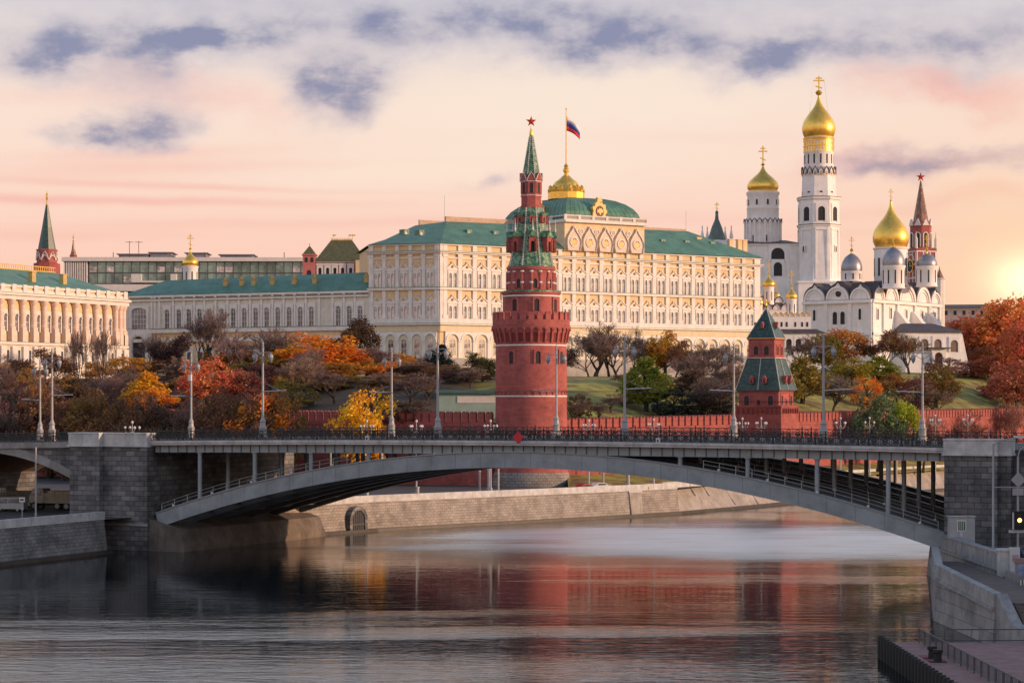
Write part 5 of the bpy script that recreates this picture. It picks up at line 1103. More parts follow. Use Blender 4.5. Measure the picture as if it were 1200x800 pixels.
# ------------------------------------------------------------------ cathedral with grey side domes
def cathedral():
    Y = 700; s = Y/F; C = Vector((Xat(1021.5,Y), Y)); a1 = R(-38); a2 = R(52); t = thing('great_cathedral', 'large white cathedral with one gilded dome, grey side domes and rounded gables', 'cathedral', (C.x,C.y,0))
    Z = lambda py: Zat(py, Y)
    dl = Vector((math.cos(a1), math.sin(a1))); L1 = -hit(943, C, dl); dr = Vector((math.cos(a2), math.sin(a2))); L2 = hit(1111, C, dr); L2 = min(L2, 46)
    zt, zm, zc = Z(350), Z(358), Z(391)
    bod = [(0,0),(dr.x*L2,dr.y*L2),(dr.x*L2-dl.x*L1,dr.y*L2-dl.y*L1),(-dl.x*L1,-dl.y*L1)]
    part('body', MB().pxy(bod, 24, zt), CHURCH, t)
    fl = lambda par, mb, nm, m: part(nm, mb, m, par, (-dl.x*L1,-dl.y*L1,0), a1)
    fr = lambda par, mb, nm, m: part(nm, mb, m, par, (0,0,0), a2)
    pts1 = [0,.33,.69,1.0]; pts2 = [0,.16,.36,.62,.84,1.0]
    for f, L, pts, rz in ((fl,L1,pts1,a1),(fr,L2,pts2,a2)):
        dcr = MB(); gab = MB(); rec = MB()
        for a, b_ in zip(pts[:-1], pts[1:]):
            x0, x1 = a*L, b_*L; c, h = (x0+x1)/2, (x1-x0)/2*.97
            rise = min(h*1.05, 5.2)
            gab.pxz([(c+h*math.cos(math.pi*i/14), zt+.0+rise*math.sin(math.pi*i/14)+(1.0 if i == 7 else 0)) for i in range(15)], -.5, 5)
            for k_, (r0, r1) in enumerate(((.82,.98),(.62,.70))): gab.archring(c, zt, h*r0, h*r1, -1.0 if k_ == 0 else -.8, -.503, 14, rise/h)
            dcr.box(x0-.6 if a > 0 else x0-.3, x0+.6, -.7, -.003, 24, zt-1.2)
            for k in range(3): pass
        dcr.box(L-.6, L+.3, -.7, -.003, 24, zt-1.2); dcr.box(-.4, L+.4, -1.1, -.004, zt-1.2, zt-.2); dcr.box(-.3, L+.3, -.9, -.005, zc-.4, zc+.5)
        f(t, gab, 'gables', CHURCH); f(t, dcr, 'pilasters_and_cornice', CHURCH)
    # windows
    sw, so_ = slit(1.0, 3.0, CHURCH, .3); wm, wo = slit(1.7, 3.2, CHURCH, .3)
    def win(f, u, L, py, m1, m2, rz, sc=1):
        base = (-dl.x*L1,-dl.y*L1) if f == 'l' else (0,0); dd = dl if f == 'l' else dr
        q = ob('window', m1, t, (base[0]+dd.x*u*L, base[1]+dd.y*u*L, Z(py)), rz, sc); ob('opening', m2, q)
    for u in (.15,.83): win('l', u, L1, 374, sw, so_, a1)
    for u in (.46,.575): win('l', u, L1, 379, wm, wo, a1)
    for u, py in ((.08,374),(.27,372),(.5,373),(.74,373),(.93,374)): win('r', u, L2, py, sw, so_, a2)
    rd = MB().lathe([(1.0,0),(1.0,.2)], 14); q = part('round_window', MB().pxz([(1.0*math.cos(2*math.pi*i/14),1.0*math.sin(2*math.pi*i/14)) for i in range(14)], -.7, -.52), HOLE, t, (-dl.x*L1*.48,-dl.y*L1*.48,Z(343)), a1)
    # buttresses on the right flank
    for u in (.36,.60,.83): fr(t, MB().sweep([[Vector((u*L2-1.2,-.01,z)),Vector((u*L2+1.2,-.01,z)),Vector((u*L2+1.2,y,z)),Vector((u*L2-1.2,y,z))] for z, y in ((24,-11),(Z(391),-7.5),(Z(362),-.9))]), 'buttress', CHURCH)
    # roof
    rr = []; cx, cy = (bod[0][0]+bod[2][0])/2, (bod[0][1]+bod[2][1])/2
    pb = [Vector((cx+(x-cx)*.99, cy+(y-cy)*.99, zt+.02)) for x, y in bod]; pt = [Vector((cx+(x-cx)*.55, cy+(y-cy)*.55, zt+6.0)) for x, y in bod]
    part('roof', MB().sweep([pb, pt]), DARKR, t)
    for f, L, pts in ((fl,L1,pts1),(fr,L2,pts2)):
        hb = MB()
        for a, b_ in zip(pts[:-1], pts[1:]):
            c, h = (a+b_)/2*L, (b_-a)/2*L; rise = min(h*1.05,5.2)
            hb.sweep([[Vector((c+h*1.02*math.cos(math.pi*i/14),y,zt+.03+rise*1.02*math.sin(math.pi*i/14)+dz+(1.0 if i == 7 else 0))) for y, dz in ((-.8,0.0),(9,0.0),(9,.35),(-.8,.35))] for i in range(15)])
        f(t, hb, 'gable_roofs', DARKR)
    # domes
    def at(px, y_): return (Xat(px,y_)-C.x, y_-C.y)
    for px, yy, dru, dom, cr, m, nw in ((1044,718,(335,290.5,19.5),(291,236,21.2),221,GOLD,10),(998,716,(330,318,11.8),(318.5,297,12.4),277,SILVER,8),(1047,702,(338,311.5,13),(312,289.5,13),277,SILVER,10),(1086,714,(336,312,12),(312.5,297,12.2),275,SILVER,8)):
        x, y = at(px, yy); sY = yy
        dome_turret(t, x, y, sY, px, dru, dom, cr, m, CHURCH, 28, nw) if m is GOLD else dome2(t, x, y, sY, dru, dom, cr, nw)
    # white porch with arches on the right
    po = thing('cathedral_porch', 'white arcaded porch with dark lean-to roof and sloping buttress at the cathedral foot', 'porch', (Xat(1094,676),676,0), R(8)); Zp = lambda py: Zat(py, 676); sp_ = 676/F
    xl, xr = -34*sp_, 34*sp_
    part('wall', MB().box(xl,xr,0,12,22,Zp(389)), CHURCH, po); part('roof', MB().sweep([[Vector((xl-.8,-1,Zp(389)+.01)),Vector((xr+1.2,-1,Zp(389)+.01)),Vector((xr+1.2,12.5,Zp(389)+.01)),Vector((xl-.8,12.5,Zp(389)+.01))],[Vector((xl+2,7,Zp(378))),Vector((xr-7,7,Zp(378))),Vector((xr-7,11,Zp(378))),Vector((xl+2,11,Zp(378)))]]), DARKR, po)
    part('buttress', MB().pxz([(xr+.003,22),(xr+4.2,22),(xr+.3,Zp(391)),(xr+.003,Zp(391))], .1, 11.5), CHURCH, po)
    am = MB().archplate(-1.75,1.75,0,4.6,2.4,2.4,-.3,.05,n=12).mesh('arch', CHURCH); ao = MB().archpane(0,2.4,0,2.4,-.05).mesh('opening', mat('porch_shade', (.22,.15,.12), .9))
    for dx, z in ((-26,Zp(410)),(-11,Zp(411)),(5,Zp(411)),(25,Zp(412))): q = ob('arch', am, po, (dx*sp_,-.003,z)); ob('opening', ao, q)
    q = part('doorway', MB().archplate(-2.2,2.2,0,5.6,2.6,3.2,-1.2,-.3,n=12), CHURCH, po, (5*sp_,-.01,Zp(430))); part('opening', MB().archpane(0,2.6,0,3.2,-.35), mat('door_brown', (.10,.05,.035), .7), q); part('canopy', MB().box(-3.6,3.6,-2.6,-.3,5.7,6.0), DARKR, q)
def dome2(par, x, y, Y, drum, dome, cross, nw):
    s = Y/F; Z = lambda py: Zat(py, Y); q = part('drum', MB().lathe([(drum[2]*s*1.06,Z(drum[0])),(drum[2]*s,Z(drum[0])+.7),(drum[2]*s,Z(drum[1])-.9),(drum[2]*s*1.08,Z(drum[1])-.5),(drum[2]*s*1.08,Z(drum[1]))], 28), CHURCH, par, (x,y,0), smooth=True)
    w = MB(); r = drum[2]*s; h = Z(drum[1])-Z(drum[0]); polar(w, nw, r, lambda m: m.box(-.22,.22,-.06,.2,Z(drum[0])+h*.2,Z(drum[0])+h*.8)); part('window_slits', w, HOLE, q)
    H = Z(dome[1])-Z(dome[0]); R_ = dome[2]*s
    d = part('dome', MB().lathe([(R_*.96,Z(dome[0])),(R_,Z(dome[0])+H*.15),(R_*.97,Z(dome[0])+H*.35),(R_*.85,Z(dome[0])+H*.58),(R_*.62,Z(dome[0])+H*.79),(R_*.34,Z(dome[0])+H*.92),(R_*.12,Z(dome[0])+H)], 28), SILVER, par, (x,y,0), smooth=True, ang=60)
    hh = Z(cross)-Z(dome[1]); c = cross_mb(Z(dome[1])+hh*.25, hh*.75, hh*.34, .1); c.lathe([(.5,Z(dome[1])-.2),(.3,Z(dome[1])+hh*.1),(.6,Z(dome[1])+hh*.2),(.1,Z(dome[1])+hh*.32)], 8); part('cross', c, GOLD, d)
cathedral()
def annunciation():
    Y = 668; s = Y/F; Z = lambda py: Zat(py, Y); t = thing('small_cathedral', 'little white cathedral with several small gilded domes between the palace and the large cathedral', 'cathedral', (Xat(912,Y),Y,0)); X = lambda px: Xat(px,Y)-Xat(912,Y)
    part('body', MB().box(X(888),X(927),6,20,24,Z(362)), CHURCH, t); part('chapel', MB().box(X(905),X(949.5),-2,5.9,24,Z(371)), CHURCH, t); part('gallery', MB().box(X(905),X(962),-5,-2.01,24,Z(391)), CHURCH, t)
    part('gallery_roof', MB().sweep([[Vector((X(903),-5.6,Z(391)+.01)),Vector((X(966),-5.6,Z(391)+.01)),Vector((X(966),-2.02,Z(391)+.01)),Vector((X(903),-2.02,Z(391)+.01))],[Vector((X(906),-4,Z(386))),Vector((X(955),-4,Z(386))),Vector((X(955),-2.02,Z(386))),Vector((X(906),-2.02,Z(386)))]]), DARKR, t)
    def kok(xs, w, z, y, m=GOLDP):
        g = MB(); c = MB()
        for x in xs:
            pts = [(x-w,z),(x+w,z),(x+w*.95,z+w*.5),(x+w*.6,z+w*.95),(x,z+w*1.5),(x-w*.6,z+w*.95),(x-w*.95,z+w*.5)]; c.pxz(pts, y, y+4)
            o2 = [(x+w,z),(x+w*.95,z+w*.5),(x+w*.6,z+w*.95),(x,z+w*1.5),(x-w*.6,z+w*.95),(x-w*.95,z+w*.5),(x-w,z)]; g.tube([(q[0],y-.1,q[1]+.12) for q in o2], .17, 5)
        part('gables', c, CHURCH, t); part('gilded_edges', g, m, t)
    kok([X(908+i*6.3) for i in range(7)], 3.0*s, Z(371), -2.05); kok([X(893+i*10) for i in range(4)], 5*s, Z(362), 5.9, DARKR); kok([X(897+i*10) for i in range(3)], 5*s, Z(353), 9, DARKR)
    part('roof', MB().sweep([[Vector((X(888),6.2,Z(361))),Vector((X(927),6.2,Z(361))),Vector((X(927),20,Z(361))),Vector((X(888),20,Z(361)))],[Vector((X(898),11,Z(348))),Vector((X(917),11,Z(348))),Vector((X(917),15,Z(348))),Vector((X(898),15,Z(348)))]]), DARKR, t)
    for px, y, dr, dm, cr in ((928.5,1.5,(372,350,5.6),(350.5,336,6.6),316),(905,9,(356,334,6.0),(334.5,320,7.6),304),(893,12,(358,346,4.2),(346.5,338,4.8),326),(916,14,(356,345,4.2),(345.5,337,4.8),325),(889.5,-1,(398,357,3.4),(357.5,346,4.6),330)): dome_turret(t, X(px), y, Y, px, dr, dm, cr, GOLD, CHURCH, 18, 6)
    w = MB()
    for px in (915,921,931,939,945): w.box(X(px)-.3,X(px)+.3,-2.06,-1.9,Z(383),Z(377.5))
    part('window_slits', w, HOLE, t)
    am = MB().archplate(-1.3,1.3,0,4.2,1.7,2.4,-.25,.05,n=10).mesh('arch', CHURCH); ao = MB().archpane(0,1.7,0,2.4,-.05).mesh('opening', HOLE)
    for px in (911,922,933,944,955): q = ob('arch', am, t, (X(px),-5.003,Z(410))); ob('opening', ao, q)
annunciation()
def clocktower():
    Y = 900; s = Y/F; Z = lambda py: Zat(py, Y); t = thing('clock_tower', 'distant red gate tower with tented spire and ruby star behind the cathedral domes', 'tower', (Xat(1079,Y),Y,0), R(18))
    sq = lambda pr: MB().lathe([(r*s*1.25,Z(py)) for py, r in pr], 4, a0=math.pi/4)
    part('clock_tier', sq([(345,14.5),(296,14.5),(295,15.3),(292,15.3),(291,13)]), REDB, t)
    part('belfry_tier', MB().lathe([(12.4*s,Z(292)),(12.4*s,Z(266)),(13.2*s,Z(265)),(13.2*s,Z(262)),(10*s,Z(260))], 8, a0=math.pi/8), REDB, t)
    tr = MB()
    for a in range(4):
        tr.T = Matrix.Rotation(a*math.pi/2,4,'Z'); r = 14.5*s*.884
        for x in (-r+.1,-r*.35,r*.35,r-.5): tr.box(x,x+.45,-r-.22,-r+.1,Z(340),Z(296))
        for py in (327,311,296): tr.box(-r,r,-r-.25,-r+.1,Z(py),Z(py)+.5)
        for x in (-r,r): tr.lathe([(.6,Z(292)),(.6,Z(281)),(.3,Z(279)),(.05,Z(272))], 6, (x,-r))
        tr.archring(0,Z(306),.6*r*.9,.72*r*.9,-r-.3,-r,12)
    tr.T = None; polar(tr, 8, 11.6*s, lambda m: m.archring(0,Z(276),.85,1.25,-.25,.1,8).box(-1.25,-.85,-.25,.1,Z(290),Z(276)).box(.85,1.25,-.25,.1,Z(290),Z(276)).pxz([(-1.5,Z(265)),(1.5,Z(265)),(0,Z(257))],-.4,.2)); part('white_tracery', tr, WTRIM, t)
    op = MB(); polar(op, 8, 11.6*s, lambda m: m.archpane(0,1.6,Z(290),Z(276),-.05)); part('bell_openings', op, HOLE, t)
    for a in range(4): q = part('clock_face', MB().pxz([(2.7*math.cos(2*math.pi*i/24),2.7*math.sin(2*math.pi*i/24)) for i in range(24)], -.5, 0), HOLE, t, (14.2*s*.884*math.sin(a*math.pi/2),-14.2*s*.884*math.cos(a*math.pi/2),Z(312)), a*math.pi/2); part('gilded_ring', MB().archring(0,0,2.4,2.75,-.62,-.503,14).archring(0,0,-2.4,-2.75,-.62,-.504,14).box(-.1,.1,-.6,-.51,0,2.0).box(0,1.4,-.6,-.51,-.1,.1), GOLD, q)
    part('spire', MB().lathe([(9.2*s,Z(262)),(8.2*s,Z(255)),(1.1*s,Z(214))], 8, a0=math.pi/8), TENTB, t)
    part('finial', MB().lathe([(1.1*s,Z(214)),(1.4*s,Z(213)),(.4*s,Z(211)),(.3*s,Z(209))], 8), GOLD, t); part('star', star_mesh(6.0*s*.95, .5), STAR, t, (0,0,Z(207.5)), R(-10))
    tb = thing('tsar_turret', 'small pale pointed turret just right of the distant clock tower', 'turret', (Xat(1101,860),860,0)); z2 = lambda py: Zat(py, 860)
    part('body', MB().lathe([(2.0,24),(2.0,z2(328)),(2.4,z2(327)),(1.6,z2(325.5))], 8), WTRIM, tb); part('tent', MB().lathe([(1.8,z2(326)),(.25,z2(316)),(.1,z2(312.5))], 8), TENTB, tb)
clocktower()
def farhouse():
    Y = 1000; s = Y/F; t = thing('far_house', 'pale pink low building with dark roof at the right horizon beside the cathedral', 'house', (Xat(1135,Y),Y,0), R(-10)); Z = lambda py: Zat(py, Y)
    part('wall', MB().box(-17,17,0,14,26,Z(360)), mat('pink_plaster', (.55,.40,.36), .85), t); part('roof', MB().sweep([[Vector((-18,-1,Z(360)+.01)),Vector((18,-1,Z(360)+.01)),Vector((18,15,Z(360)+.01)),Vector((-18,15,Z(360)+.01))],[Vector((-15,6,Z(356))),Vector((15,6,Z(356))),Vector((15,8,Z(356))),Vector((-15,8,Z(356)))]]), DARKR, t)
    w = MB().quad((-.7,-.03,0),(.7,-.03,0),(.7,-.03,2),(-.7,-.03,2)).mesh('window', HOLE)
    for i in range(8): ob('window', w, t, (-14+i*4,0,Z(369)))
farhouse()
def pavilion():
    Y = 419; t = thing('garden_pavilion', 'low pale green flat roofed pavilion behind the crimson wall left of the round tower', 'pavilion', (Xat(550,Y),Y,hill_z(Xat(550,Y),Y)-1.5)); z0 = t.location.z; s = Y/F
    part('wall', MB().box(-38*s,34*s,0,5,0,Zat(461,Y)-z0), mat('pale_green_wall', (.30,.42,.36), .6, .15), t); part('roof', MB().box(-40*s,36*s,-.6,5.6,Zat(461,Y)-z0+.01,Zat(457,Y)-z0), mat('teal_roof', (.06,.17,.16), .6), t)
    part('window_band', MB().box(-14*s,30*s,-.1,-.003,Zat(472,Y)-z0,Zat(464,Y)-z0), WTRIM, t)
    p2 = thing('park_fence', 'short black iron fence with two taller posts in front of the palace arcade', 'fence', (Xat(478,585),585,0)); z = Zat(441,585); L = 26*585/F
    fm = MB().box(-L,L*.3,-.05,.05,z+2.6,z+2.75).box(-L,L*.3,-.05,.05,z+.3,z+.45)
    for i in range(24): x = -L+i*L*1.3/23; fm.box(x-.06,x+.06,-.04,.04,z-1,z+3.1)
    part('bars', fm, IRON, p2)
    for x in (0, L*.33): part('post', MB().box(x-.35,x+.35,-.35,.35,z-1,z+4.6).lathe([(.5,z+4.603),(.3,z+5.1),(.05,z+5.8)], 4, (x,0), math.pi/4), IRON, p2)
pavilion()
# ------------------------------------------------------------------ right bank quay, stairs, pontoon
g = MB().add([(p[0],p[1],3.4) for p in [(48.2,160),(700,100),(700,520),(230,520),(120,370),(80,310),(62,275),(48.2,250),(48.2,205)]], [tuple(range(9))])
struct('right_bank_road', g, ASPH)
rq = thing('river_wall', 'grey quay wall with pale parapet at the foot of the right bridge pier', 'quay wall', (48,217,0))
part('face', MB().sweep([[Vector((x-48,y-217,-1.5)),Vector((x+.6-48,y-217,3.45)),Vector((x+1.2-48,y-217,3.45)),Vector((x+1.2-48,y-217,-1.5))] for x, y in ((47.2,252),(47.2,243),(47.2,205))]), CONC2, rq)
part('parapet', MB().box(-.3,.35,-2,28,3.46,4.85).box(-.5,.5,-2.1,28.1,3.2,3.44).box(-.42,.47,-2.05,28.05,4.853,5.0), CONC3, rq)
part('end_post', MB().box(-.7,.9,-3.6,-2.101,2.8,5.3).box(-.85,1.05,-3.75,-2.0,5.303,5.5), CONC, rq)
ln = thing('landing_stage', 'stone river landing with blockwork wall and pale sloping parapet at lower right', 'landing', (43,190,0))
pl = [(44.7,233),(39.2,199.5),(39.9,178.5),(47.15,178.5),(47.15,233)]
L0 = lambda pts: [(x-43,y-190) for x, y in pts]
STEP = mat('brown_steps', (.13,.10,.085), .85, .3, .8, streak=.3)
part('floor', MB().pxy(L0(pl), -1.5, 2.9), STEP, ln)
A_, B_, C_ = Vector((44.5,233.2)), Vector((38.3,199)), Vector((39.0,178))
for (p, q, za, zb_) in ((A_,B_,4.4,5.1),(B_,C_,5.1,4.3)):
    dd = (q-p).normalized(); nn = Vector((-dd.y, dd.x))*1.0
    if nn.x < 0: nn = -nn
    def sec(v, z): return [Vector((v.x-.35*nn.x-43,v.y-.35*nn.y-190,-1.5)),Vector((v.x-43,v.y-190,z-1.15)),Vector((v.x+nn.x*.75-43,v.y+nn.y*.75-190,z-1.15)),Vector((v.x+nn.x*.75-43,v.y+nn.y*.75-190,-1.5))]
    part('blockwork', MB().sweep([sec(p,za),sec(q,zb_)]), MASONQ, ln)
    def sec2(v, z): return [Vector((v.x-.12*nn.x-43,v.y-.12*nn.y-190,z-1.146)),Vector((v.x-.12*nn.x-43,v.y-.12*nn.y-190,z)),Vector((v.x+nn.x*.6-43,v.y+nn.y*.6-190,z)),Vector((v.x+nn.x*.6-43,v.y+nn.y*.6-190,z-1.146))]
    part('parapet', MB().sweep([sec2(p,za),sec2(q,zb_)]), CONC3, ln)
    def sec3(v, z): return [Vector((v.x-.3*nn.x-43,v.y-.3*nn.y-190,z-1.38)),Vector((v.x-.3*nn.x-43,v.y-.3*nn.y-190,z-1.16)),Vector((v.x-.002*nn.x-43,v.y-.002*nn.y-190,z-1.16)),Vector((v.x-.002*nn.x-43,v.y-.002*nn.y-190,z-1.38))]
    part('string_course', MB().sweep([sec3(p,za),sec3(q,zb_)]), CONC3, ln)
part('stringer', MB().sweep([[Vector((x-43,y-190,-1)),Vector((x+.9-43,y-190,-1)),Vector((x+.9-43,y-190,z)),Vector((x-43,y-190,z))] for x, y, z in ((39.1,177.98,4.3),(39.5,174.5,2.2),(39.9,171.5,1.9))]), CONC3, ln)
stp = MB()
for i in range(11): stp.box(40.5-43, 62-43, 178.4-i*.72-190-.72, 178.4-i*.72-190, -1, 3.55-i*.24)
part('stairs', stp, STEP, ln)
part('upper_floor', MB().box(47.2-43,62-43,178.41-190,205-190,-1,3.38), STEP, ln)
gt = thing('gate_wall', 'grey low gate wall with posters at the right edge above the stairs', 'wall', (46.4,203,3.4)); 
part('wall', MB().box(0,14,0,.4,0,1.5), CONC2, gt); part('coping', MB().box(-.1,14.1,-.1,.5,1.503,1.95), mat('rosy_coping', (.30,.20,.19), .8), gt)
part('poster', MB().box(.2,1.6,-.06,-.003,.25,1.45), mat('poster_blue', (.22,.27,.40), .5, .5, 2.0), gt); part('poster', MB().box(2.2,3.2,-.06,-.003,.35,1.3), mat('poster_grey', (.35,.37,.40), .5, .5, 2.5), gt)
bl = MB()
for i in range(5): bl.box(.3+i*.28,.42+i*.28,-.5,-.4,-1.6,.0)
part('striped_panel', bl, WTRIM, gt)
for k, x in enumerate((2.3,3.9)): part('mark', MB().pxz([(x-.22,1.6),(x,1.72),(x+.22,1.6),(x+.22,1.86),(x,1.74),(x-.22,1.86)],-.14,-.104), IRON, gt)
def pontoon():
    t = thing('pontoon', 'floating pontoon with reddish plank deck and black fender piles at the bottom right', 'pontoon', (35,150,0))
    part('hull', MB().box(-5.9,12,-48,20,-.8,.95), STEELD, t); part('deck', MB().box(-6.2,12.2,-48,20.3,.953,1.2), WOOD, t)
    pm = MB().lathe([(.27,-1.2),(.27,1.55),(.2,1.75)], 10).mesh('pile', RUBBER, True)
    for i in range(38): ob('pile', pm, t, (-6.55, 19.9-i*1.28, 0))
    def rail(pts, name='railing', h=1.1, step=.35):
        b = MB()
        for p, q in zip(pts[:-1], pts[1:]):
            p, q = Vector(p), Vector(q)
            for dz in (.15, h): b.tube([p+Vector((0,0,1.2+dz)), q+Vector((0,0,1.2+dz))], .045, 5)
            n = max(1, int((q-p).length/step))
            for i in range(n+1): v = p+(q-p)*i/n; b.tube([v+Vector((0,0,1.2+.15)), v+Vector((0,0,1.2+h))], .022 if i % 6 else .05, 4)
            for i in range(0, n+1, 6): v = p+(q-p)*i/n; b.box(v.x-.05,v.x+.05,v.y-.05,v.y+.05,1.2,1.2+h)
        return part(name, b, STEELD, t)
    rail([(-3.6,20,0),(-2.6,-47,0)]); rail([(5.2,21,0),(5.6,12,0),(7.5,-46,0)]); 
    rail([(-1.6,20.2,0),(4.6,20.2,0)], h=1.0, step=1.6)
    for y in (9.5,7.4): part('bollard', MB().box(-.6,.6,-.35,.35,0,.06).lathe([(.3,.063),(.26,.6),(.36,.7),(.36,.9)], 12), RUBBER, t, (-4.6,y,1.2))
    part('red_mat', MB().box(-5.2,-3.9,8,11.5,1.202,1.23), mat('red_mat', (.25,.03,.04), .8), t)
pontoon()
ub = thing('utility_cabin', 'pale grey utility cabin with a green barred window against the right pier', 'cabin', (Xat(1113,240.5),240.5,3.404)); s_ = 246/F
part('body', MB().box(0,2.75,0,1.2,0,3.78), mat('cabin_paint', (.40,.41,.42), .6, .15, .6, streak=.3), ub); part('roof', MB().box(-.12,2.87,-.12,1.3,3.783,3.88), CONC, ub)
q = part('window', MB().archplate(.8,1.8,2.2,3.45,.78,3.3,-.06,-.003,ac=1.3,rise=.02,za=2.3), WTRIM, ub); part('pane', MB().quad((.92,-.02,2.31),(1.68,-.02,2.31),(1.68,-.02,3.3),(.92,-.02,3.3)), mat('green_pane', (.05,.13,.09), .3), q)
bb = MB()
for x in (1.1,1.3,1.5): bb.box(x-.03,x+.03,-.055,-.025,2.31,3.3)
part('bars', bb, WTRIM, q)
part('stain_plate', MB().box(1.1,1.4,-.03,-.003,1.65,2.1), GLOBE, ub)
def quay_pole():
    Y = 232; t = thing('quay_lamp', 'tall grey street light pole with cable loops in front of the right pier', 'street light', (Xat(1164,Y),Y,3.404))
    part('pole', MB().lathe([(.2,0),(.2,1),(.14,1.1),(.11,Zat(520,Y)-3.4)], 10), LAMPM, t, smooth=True); h = Zat(520,Y)-3.4
    part('arm', MB().tube([(0,0,h-.2),(.6,0,h+.3),(2.4,-.2,h+.7)], .06, 6), LAMPM, t); part('lamp_head', MB().box(2.1,3.2,-.38,-.02,h+.62,h+.86), GLOBE, t)
    cb = MB()
    for z0, dz, x1 in ((h-2,2.4,5),(h-2.6,2.2,5),(h-3.6,1.4,5)): cb.tube([(x1*i/10,.0,z0-dz*math.sin(math.pi*i/10)*.6) for i in range(11)], .025, 4)
    part('cable', cb, IRON, t); part('stay', MB().box(0,4,-.04,.04,h-4.6,h-4.5), LAMPM, t)
    t2 = thing('traffic_light', 'traffic light with lit amber lamp on a grey post at the right edge', 'traffic light', (Xat(1193,222),222,3.404)); s = 222/F; z = lambda py: Zat(py,222)-3.4
    part('post', MB().lathe([(.13,0),(.11,z(535))], 10).tube([(0,0,z(535)),(.15,0,z(528)),(.8,0,z(521)),(1.6,0,z(520))], .06, 6), LAMPM, t2)
    q = part('housing', MB().box(-.32,.32,-.45,-.12,z(619),z(599)).box(-.5,.5,-.5,-.453,z(619.8),z(598.5)) , RUBBER, t2)
    part('amber_lamp', MB().lathe([(.21,0),(.19,.06),(.02,.1)], 14), emis('amber', (1,.45,.12), 6), q).matrix_local = Matrix.Translation((.05,-.505,z(609))) @ Matrix.Rotation(R(90),4,'X')
    for py in (603.5,614.5): part('dark_lamp', MB().lathe([(.2,0),(.17,.05),(.02,.09)], 14), HOLE, q).matrix_local = Matrix.Translation((.05,-.505,z(py))) @ Matrix.Rotation(R(90),4,'X')
    part('backboard', MB().box(-.62,-.34,-.4,-.2,z(620),z(600)), GLOBE, t2); part('cross_bar', MB().box(-.9,.9,-.15,.15,z(624),z(621)), CONC, t2)
    part('diamond_sign', MB().pxz([(0,z(571)),(.75,z(562)),(0,z(553)),(-.75,z(562))],-.2,-.14), LAMPM, t2); part('square_sign', MB().box(-.6,.5,-.24,-.18,z(580),z(572)), LAMPM, t2)
    t3 = thing('white_bollard_sign', 'short white advertising pillar standing below the traffic light', 'pillar', (Xat(1189,213),213,3.404)); part('body', MB().box(-.45,.45,-.3,.3,0,2.3), GLOBE, t3); part('pink_panel', MB().box(-.3,.3,-.33,-.303,1.0,1.6), mat('pink_panel', (.5,.3,.33), .6), t3)
    t4 = thing('signpost', 'small grey cross shaped signpost behind the right parapet', 'sign', (Xat(1179,214),214,3.404)); part('post', MB().box(-.06,.06,-.05,.05,0,2.1), LAMPM, t4); part('sign_board', MB().box(-.5,.5,-.09,-.053,1.3,1.5), LAMPM, t4)
quay_pole()
# ------------------------------------------------------------------ vehicles
TYRE = RUBBER; HUB = mat('wheel_hub', (.25,.25,.25), .5)
def wheels(t, xs, ys, r, w):
    wm = MB(); n = 16
    tm = MB().lathe([(r*.6,-w/2),(r*.96,-w/2),(r,-w/3),(r,w/3),(r*.96,w/2),(r*.6,w/2)], n).mesh('wheel', TYRE, True); hm = MB().lathe([(r*.58,-w/2-.02),(r*.58,w/2+.02)], n).mesh('rim', HUB)
    for x in xs:
        for y in ys:
            q = ob('wheel', tm, t, (x,y,r)); q.rotation_euler = (R(90),0,0); ob('rim', hm, q)
def truck(loc, rz, label, paint, bed=True, L=7.2):
    t = thing('army_truck', label, 'truck', loc, rz); wheels(t, (-2.3,1.2,2.6), (-1.0,1.0), .58, .4)
    part('chassis', MB().box(-3.0,3.6,-.55,.55,.65,.95), RUBBER, t)
    cab = MB().pxz([(-3.1,1.0),(-.95,1.0),(-.95,2.95),(-1.2,3.02),(-2.55,3.0),(-2.95,2.1),(-3.1,2.0)], -1.2, 1.2); c = part('cab', cab, paint, t)
    wd = MB().pxz([(-2.75,2.1),(-1.95,2.1),(-1.95,2.8),(-2.5,2.8)],-1.215,-1.203).pxz([(-1.8,2.1),(-1.15,2.1),(-1.15,2.8),(-1.8,2.8)],-1.215,-1.203); part('side_window', wd, GLASS, c)
    part('windscreen', MB().quad((-3.0,-1.05,2.12),(-2.58,-1.05,2.92),(-2.58,1.05,2.92),(-3.0,1.05,2.12)), GLASS, c).location = (-.02,0,0)
    part('bumper', MB().box(-3.3,-3.1,-1.2,1.2,.7,1.05), GLOBE, t)
    for y in (-.85,.85): part('headlight', MB().lathe([(.14,0),(.15,.06)], 10), GLOBE, t).matrix_local = Matrix.Translation((-3.12,y,1.35)) @ Matrix.Rotation(R(-90),4,'Y')
    b = MB().box(-.8,3.7,-1.25,1.25,1.0,1.2)
    for i in range(4):
        z = 1.25+i*.3; b.box(-.8,3.7,-1.25,-1.19,z,z+.22).box(-.8,3.7,1.19,1.25,z,z+.22)
    for x in (-.78,.7,2.2,3.66): b.box(x-.05,x+.05,-1.3,-1.253,1.0,2.5).box(x-.05,x+.05,1.253,1.3,1.0,2.5)
    b.box(-.8,-.74,-1.18,1.18,1.2,2.4).box(3.64,3.7,-1.18,1.18,1.2,2.4); part('cargo_bed', b, paint, t)
    return t
OLIVE = mat('dusty_truck_paint', (.30,.27,.20), .6, .2, .8); OLIVE2 = mat('olive_truck_paint', (.16,.155,.12), .6, .2, .8)
tk = Vector((Xat(62,313),313,4.404)); truck(tk, R(-14), 'dusty pale flatbed truck with slatted cargo bed parked under the left masonry arch', OLIVE)
truck(Vector((Xat(20,321),321,4.404)), R(-14), 'olive truck half hidden behind the pale van under the left masonry arch', OLIVE2)
